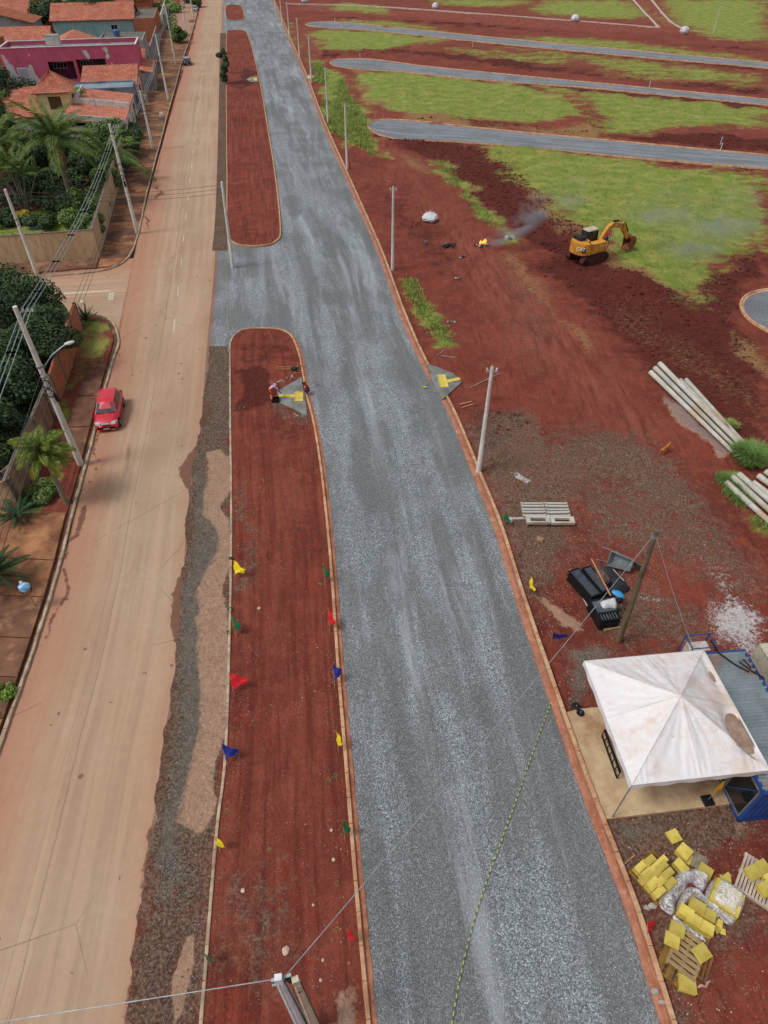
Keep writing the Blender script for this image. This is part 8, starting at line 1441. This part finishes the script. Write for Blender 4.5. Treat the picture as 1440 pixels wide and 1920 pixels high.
cloth('plastic_wrap', 'clear plastic wrap arched below the grey board', 'plastic wrap', [(1276,1636),(1300,1630),(1320,1640),(1326,1655),(1316,1672),(1300,1658),(1284,1652)], .4, WRM, .0, 30, .14, 12, 3); cloth('plastic_wrap', 'white plastic wrap draped over the top of the middle tile block', 'plastic wrap', [(1284,1668),(1300,1668),(1324,1690),(1344,1706),(1346,1722),(1334,1716),(1312,1692),(1290,1694),(1272,1712),(1268,1700)], .62, WRM, .0, 34, .12, 13, 3)
cloth('plastic_wrap', 'plastic wrap trailing down from the middle block to the slatted pallet', 'plastic wrap', [(1262,1716),(1278,1728),(1300,1745),(1318,1756),(1322,1768),(1300,1758),(1280,1742),(1262,1728)], .12, WRM, .05, 26, .1, 14, 3); cloth('plastic_wrap', 'plastic cover over the wrapped tile load', 'plastic wrap', [(1350,1650),(1394,1688),(1372,1734),(1345,1716),(1322,1694),(1328,1660)], .72, WRM, .0, 32, .06, 15, 2)
rg = G(1318, 1852); o = MB().tube([(0,0,.03),(.15,.06,.05),(.3,.02,.03),(.36,.12,.06),(.5,.18,.03)], [.03,.05,.04,.05,.02], 6).build('pink_rag', mat('pinkish_rag', (206,164,150), (176,130,116), 6, .9)); o.location = (rg.x-.2, rg.y, 0); tag(o, 'pinkish twisted rag beside the lowest tile stack', 'rag')
for i, (x, y, w_, lb) in enumerate(((1222,1700,.16,'tan stone left of the plastic wrap'), (1213,1703,.12,'smaller tan stone left of the plastic wrap'), (1228,1860,.14,'concrete chunk in the gutter near the bottom right'), (1240,1880,.1,'grey concrete chunk low in the gutter'))):
    p = G(x, y); o = MB().ell((0,0,w_*.3), (w_,w_*.7,w_*.5), 8, 6, .2).build('rock', CONC); o.location = (p.x, p.y, .04 if x > 1224 else 0); tag(o, lb, 'rock')
# ------------------------------------------------------------------ left side odds and ends
p = G(69, 1140); bk_ = E('waste_basket', (p.x, p.y, .16), 0, 'raised wire waste basket on a post holding a blue rubbish bag', 'waste basket'); MB().tube([(0,0,0),(-.02,.03,1.05)], .03, 8).build('post', WOOD, bk_)
for z_, r in ((1.05,.2),(1.2,.26),(1.35,.3)): MB().tube([(r*math.cos(a)-.02, r*math.sin(a)+.03, z_) for a in np.linspace(0, 6.283, 20)], .008, 5).build('hoop', DKGREY, bk_)
for k in range(12): a = k*math.pi/6; MB().bar((.2*math.cos(a)-.02,.2*math.sin(a)+.03,1.05), (.3*math.cos(a)-.02,.3*math.sin(a)+.03,1.35), .008).build('wire_rib', DKGREY, bk_)
mb = MB(); mb.ell((-.06,.06,1.42), (.27,.24,.24), 14, 9, .12); o = mb.build('rubbish_bag', mat('blue_plastic_bag', (40,160,226), (190,224,240), 5, .4, .5, bd=.03)); o.location = bk_.location; tag(o, 'bright blue and white rubbish bag in the wire basket', 'rubbish bag'); MB().ell((-.22,.22,1.58), (.09,.09,.1), 8, 6, .1).build('bag_knot', WBAG, o)
p = G(64, 427); o = MB().box((0,0,.35), (1.25,.7,.5), taper=1.02).build('blue_tub', mat('sky_blue_plastic', (110,184,226), (92,164,210), 4, .4, 0)); bpy.data.objects.remove(o); tb = E('plastic_tub', (p.x, p.y, .0), R(8), 'light blue plastic tub standing on the garden lawn', 'tub'); SB = mat('sky_blue_plastic', (110,184,226), (92,164,210), 4, .4, 0)
MB().box((0,0,.06), (1.15,.6,.06)).build('tub_floor', SB, tb)
for s_ in (-1,1): MB().box((s_*.6,0,.27), (.05,.7,.46)).build('tub_side', SB, tb); MB().box((0,s_*.33,.27), (1.148,.05,.46)).build('tub_side', SB, tb)
for k in range(5): MB().box((-.48+k*.24,-.37,.27), (.06,.03,.44)).build('rib', WHITEP, tb)
# scrap yard behind the stucco wall
for i, (x, y, lb) in enumerate(((20,905,'white broken frame leaning in the scrap yard behind the stucco wall'), (30,880,'grey sheet leaning in the scrap yard behind the stucco wall'))):
    p = G(x, y); o = MB().box((0,0,.6), (.12,1.6,1.3), R(-30+20*i), R(12), R(18)).build('leaning_panel', [WHITEP, GREYS][i]); o.location = (p.x, p.y, 0); tag(o, lb, 'panel')
p = G(15, 900); fr2 = E('metal_frame', (p.x-.6, p.y, 0), R(10), 'rusty steel frame standing in the scrap yard at the left edge', 'metal frame')
for x_ in (-.8,.8):
    for y_ in (-.9,.9): MB().bar((x_,y_,0), (x_,y_,2.0), .05).build('post', DKGREY, fr2)
for a, b2 in (((-.8,-.9),(.8,-.9)), ((-.8,.9),(.8,.9)), ((-.8,-.9),(-.8,.9)), ((.8,-.9),(.8,.9)), ((-.8,-.9),(.8,.9))): MB().bar((*a,1.98), (*b2,1.98), .045).build('beam', DKGREY, fr2)
for i, (x, y, lb) in enumerate(((306,232,'small white street bin by the kerb near the orange roofs'), (348,78,'white sacks beside the far pole'))):
    p = G(x, y); b9 = E('street_bin', (p.x, p.y, .13), 0, lb, 'bin'); MB().tube([(0,0,0),(0,0,1.0)], .03, 6).build('post', STEEL, b9); MB().box((0,0,1.2), (.5,.35,.4), taper=1.1).build('basket', WHITEP, b9)
rubbish('heap of rubble and pale sacks on the sidewalk in front of the orange-roofed house', 298, 228, .8, [PALE, GREYS, ASH], 20); rubbish('scrap pile beside the street poles near the grey house', 336, 66, 1.0, [PALE, mat('red_scrap', (150,60,44)), GREYS], 21)
p = G(656, 316); o = MB().tube([(0,0,0),(0,0,.9)], .07, 10).ell((0,0,.95), (.09,.09,.08), 8, 5).build('red_post', mat('red_paint_post', (176,30,40), (140,22,30), 4, .6, .1)); o.location = (p.x, p.y, 0); tag(o, 'short red marker post at the foot of the third gravel road pole', 'post')
for i, (x, y) in enumerate(((1350,284),(1217,164),(1350,272),(886,88),(628,42),(640,54),(675,110))):
    p = G(x, y); o = MB().tube([(0,0,-.1),(0,0,1.0)], .05, 8).box((0,0,1.02), (.14,.14,.08)).build('marker_stake', WHITEP); o.location = (p.x, p.y, 0); tag(o, ['white stake below the near side street at the right','white stake on the plot between the second and third street','white stake just above the near side street','white stake beside the farthest street','white stake above the farthest street end','white stake below the farthest street end','white stake at the middle street end'][i], 'stake')
p = G(820, 712); br = E('broom', (p.x-.5, p.y-.2, .08), R(30), 'broom lying at the road edge left of the right ramp', 'broom'); MB().tube([(-.9,-.55,.02),(.4,.3,.04)], .016, 6).build('handle', WOOD, br); MB().box((-.95,-.58,.04), (.34,.12,.08), R(-50)).build('brush', mat('lime_bristle', (190,206,80), (160,176,60), 8, .8), br)
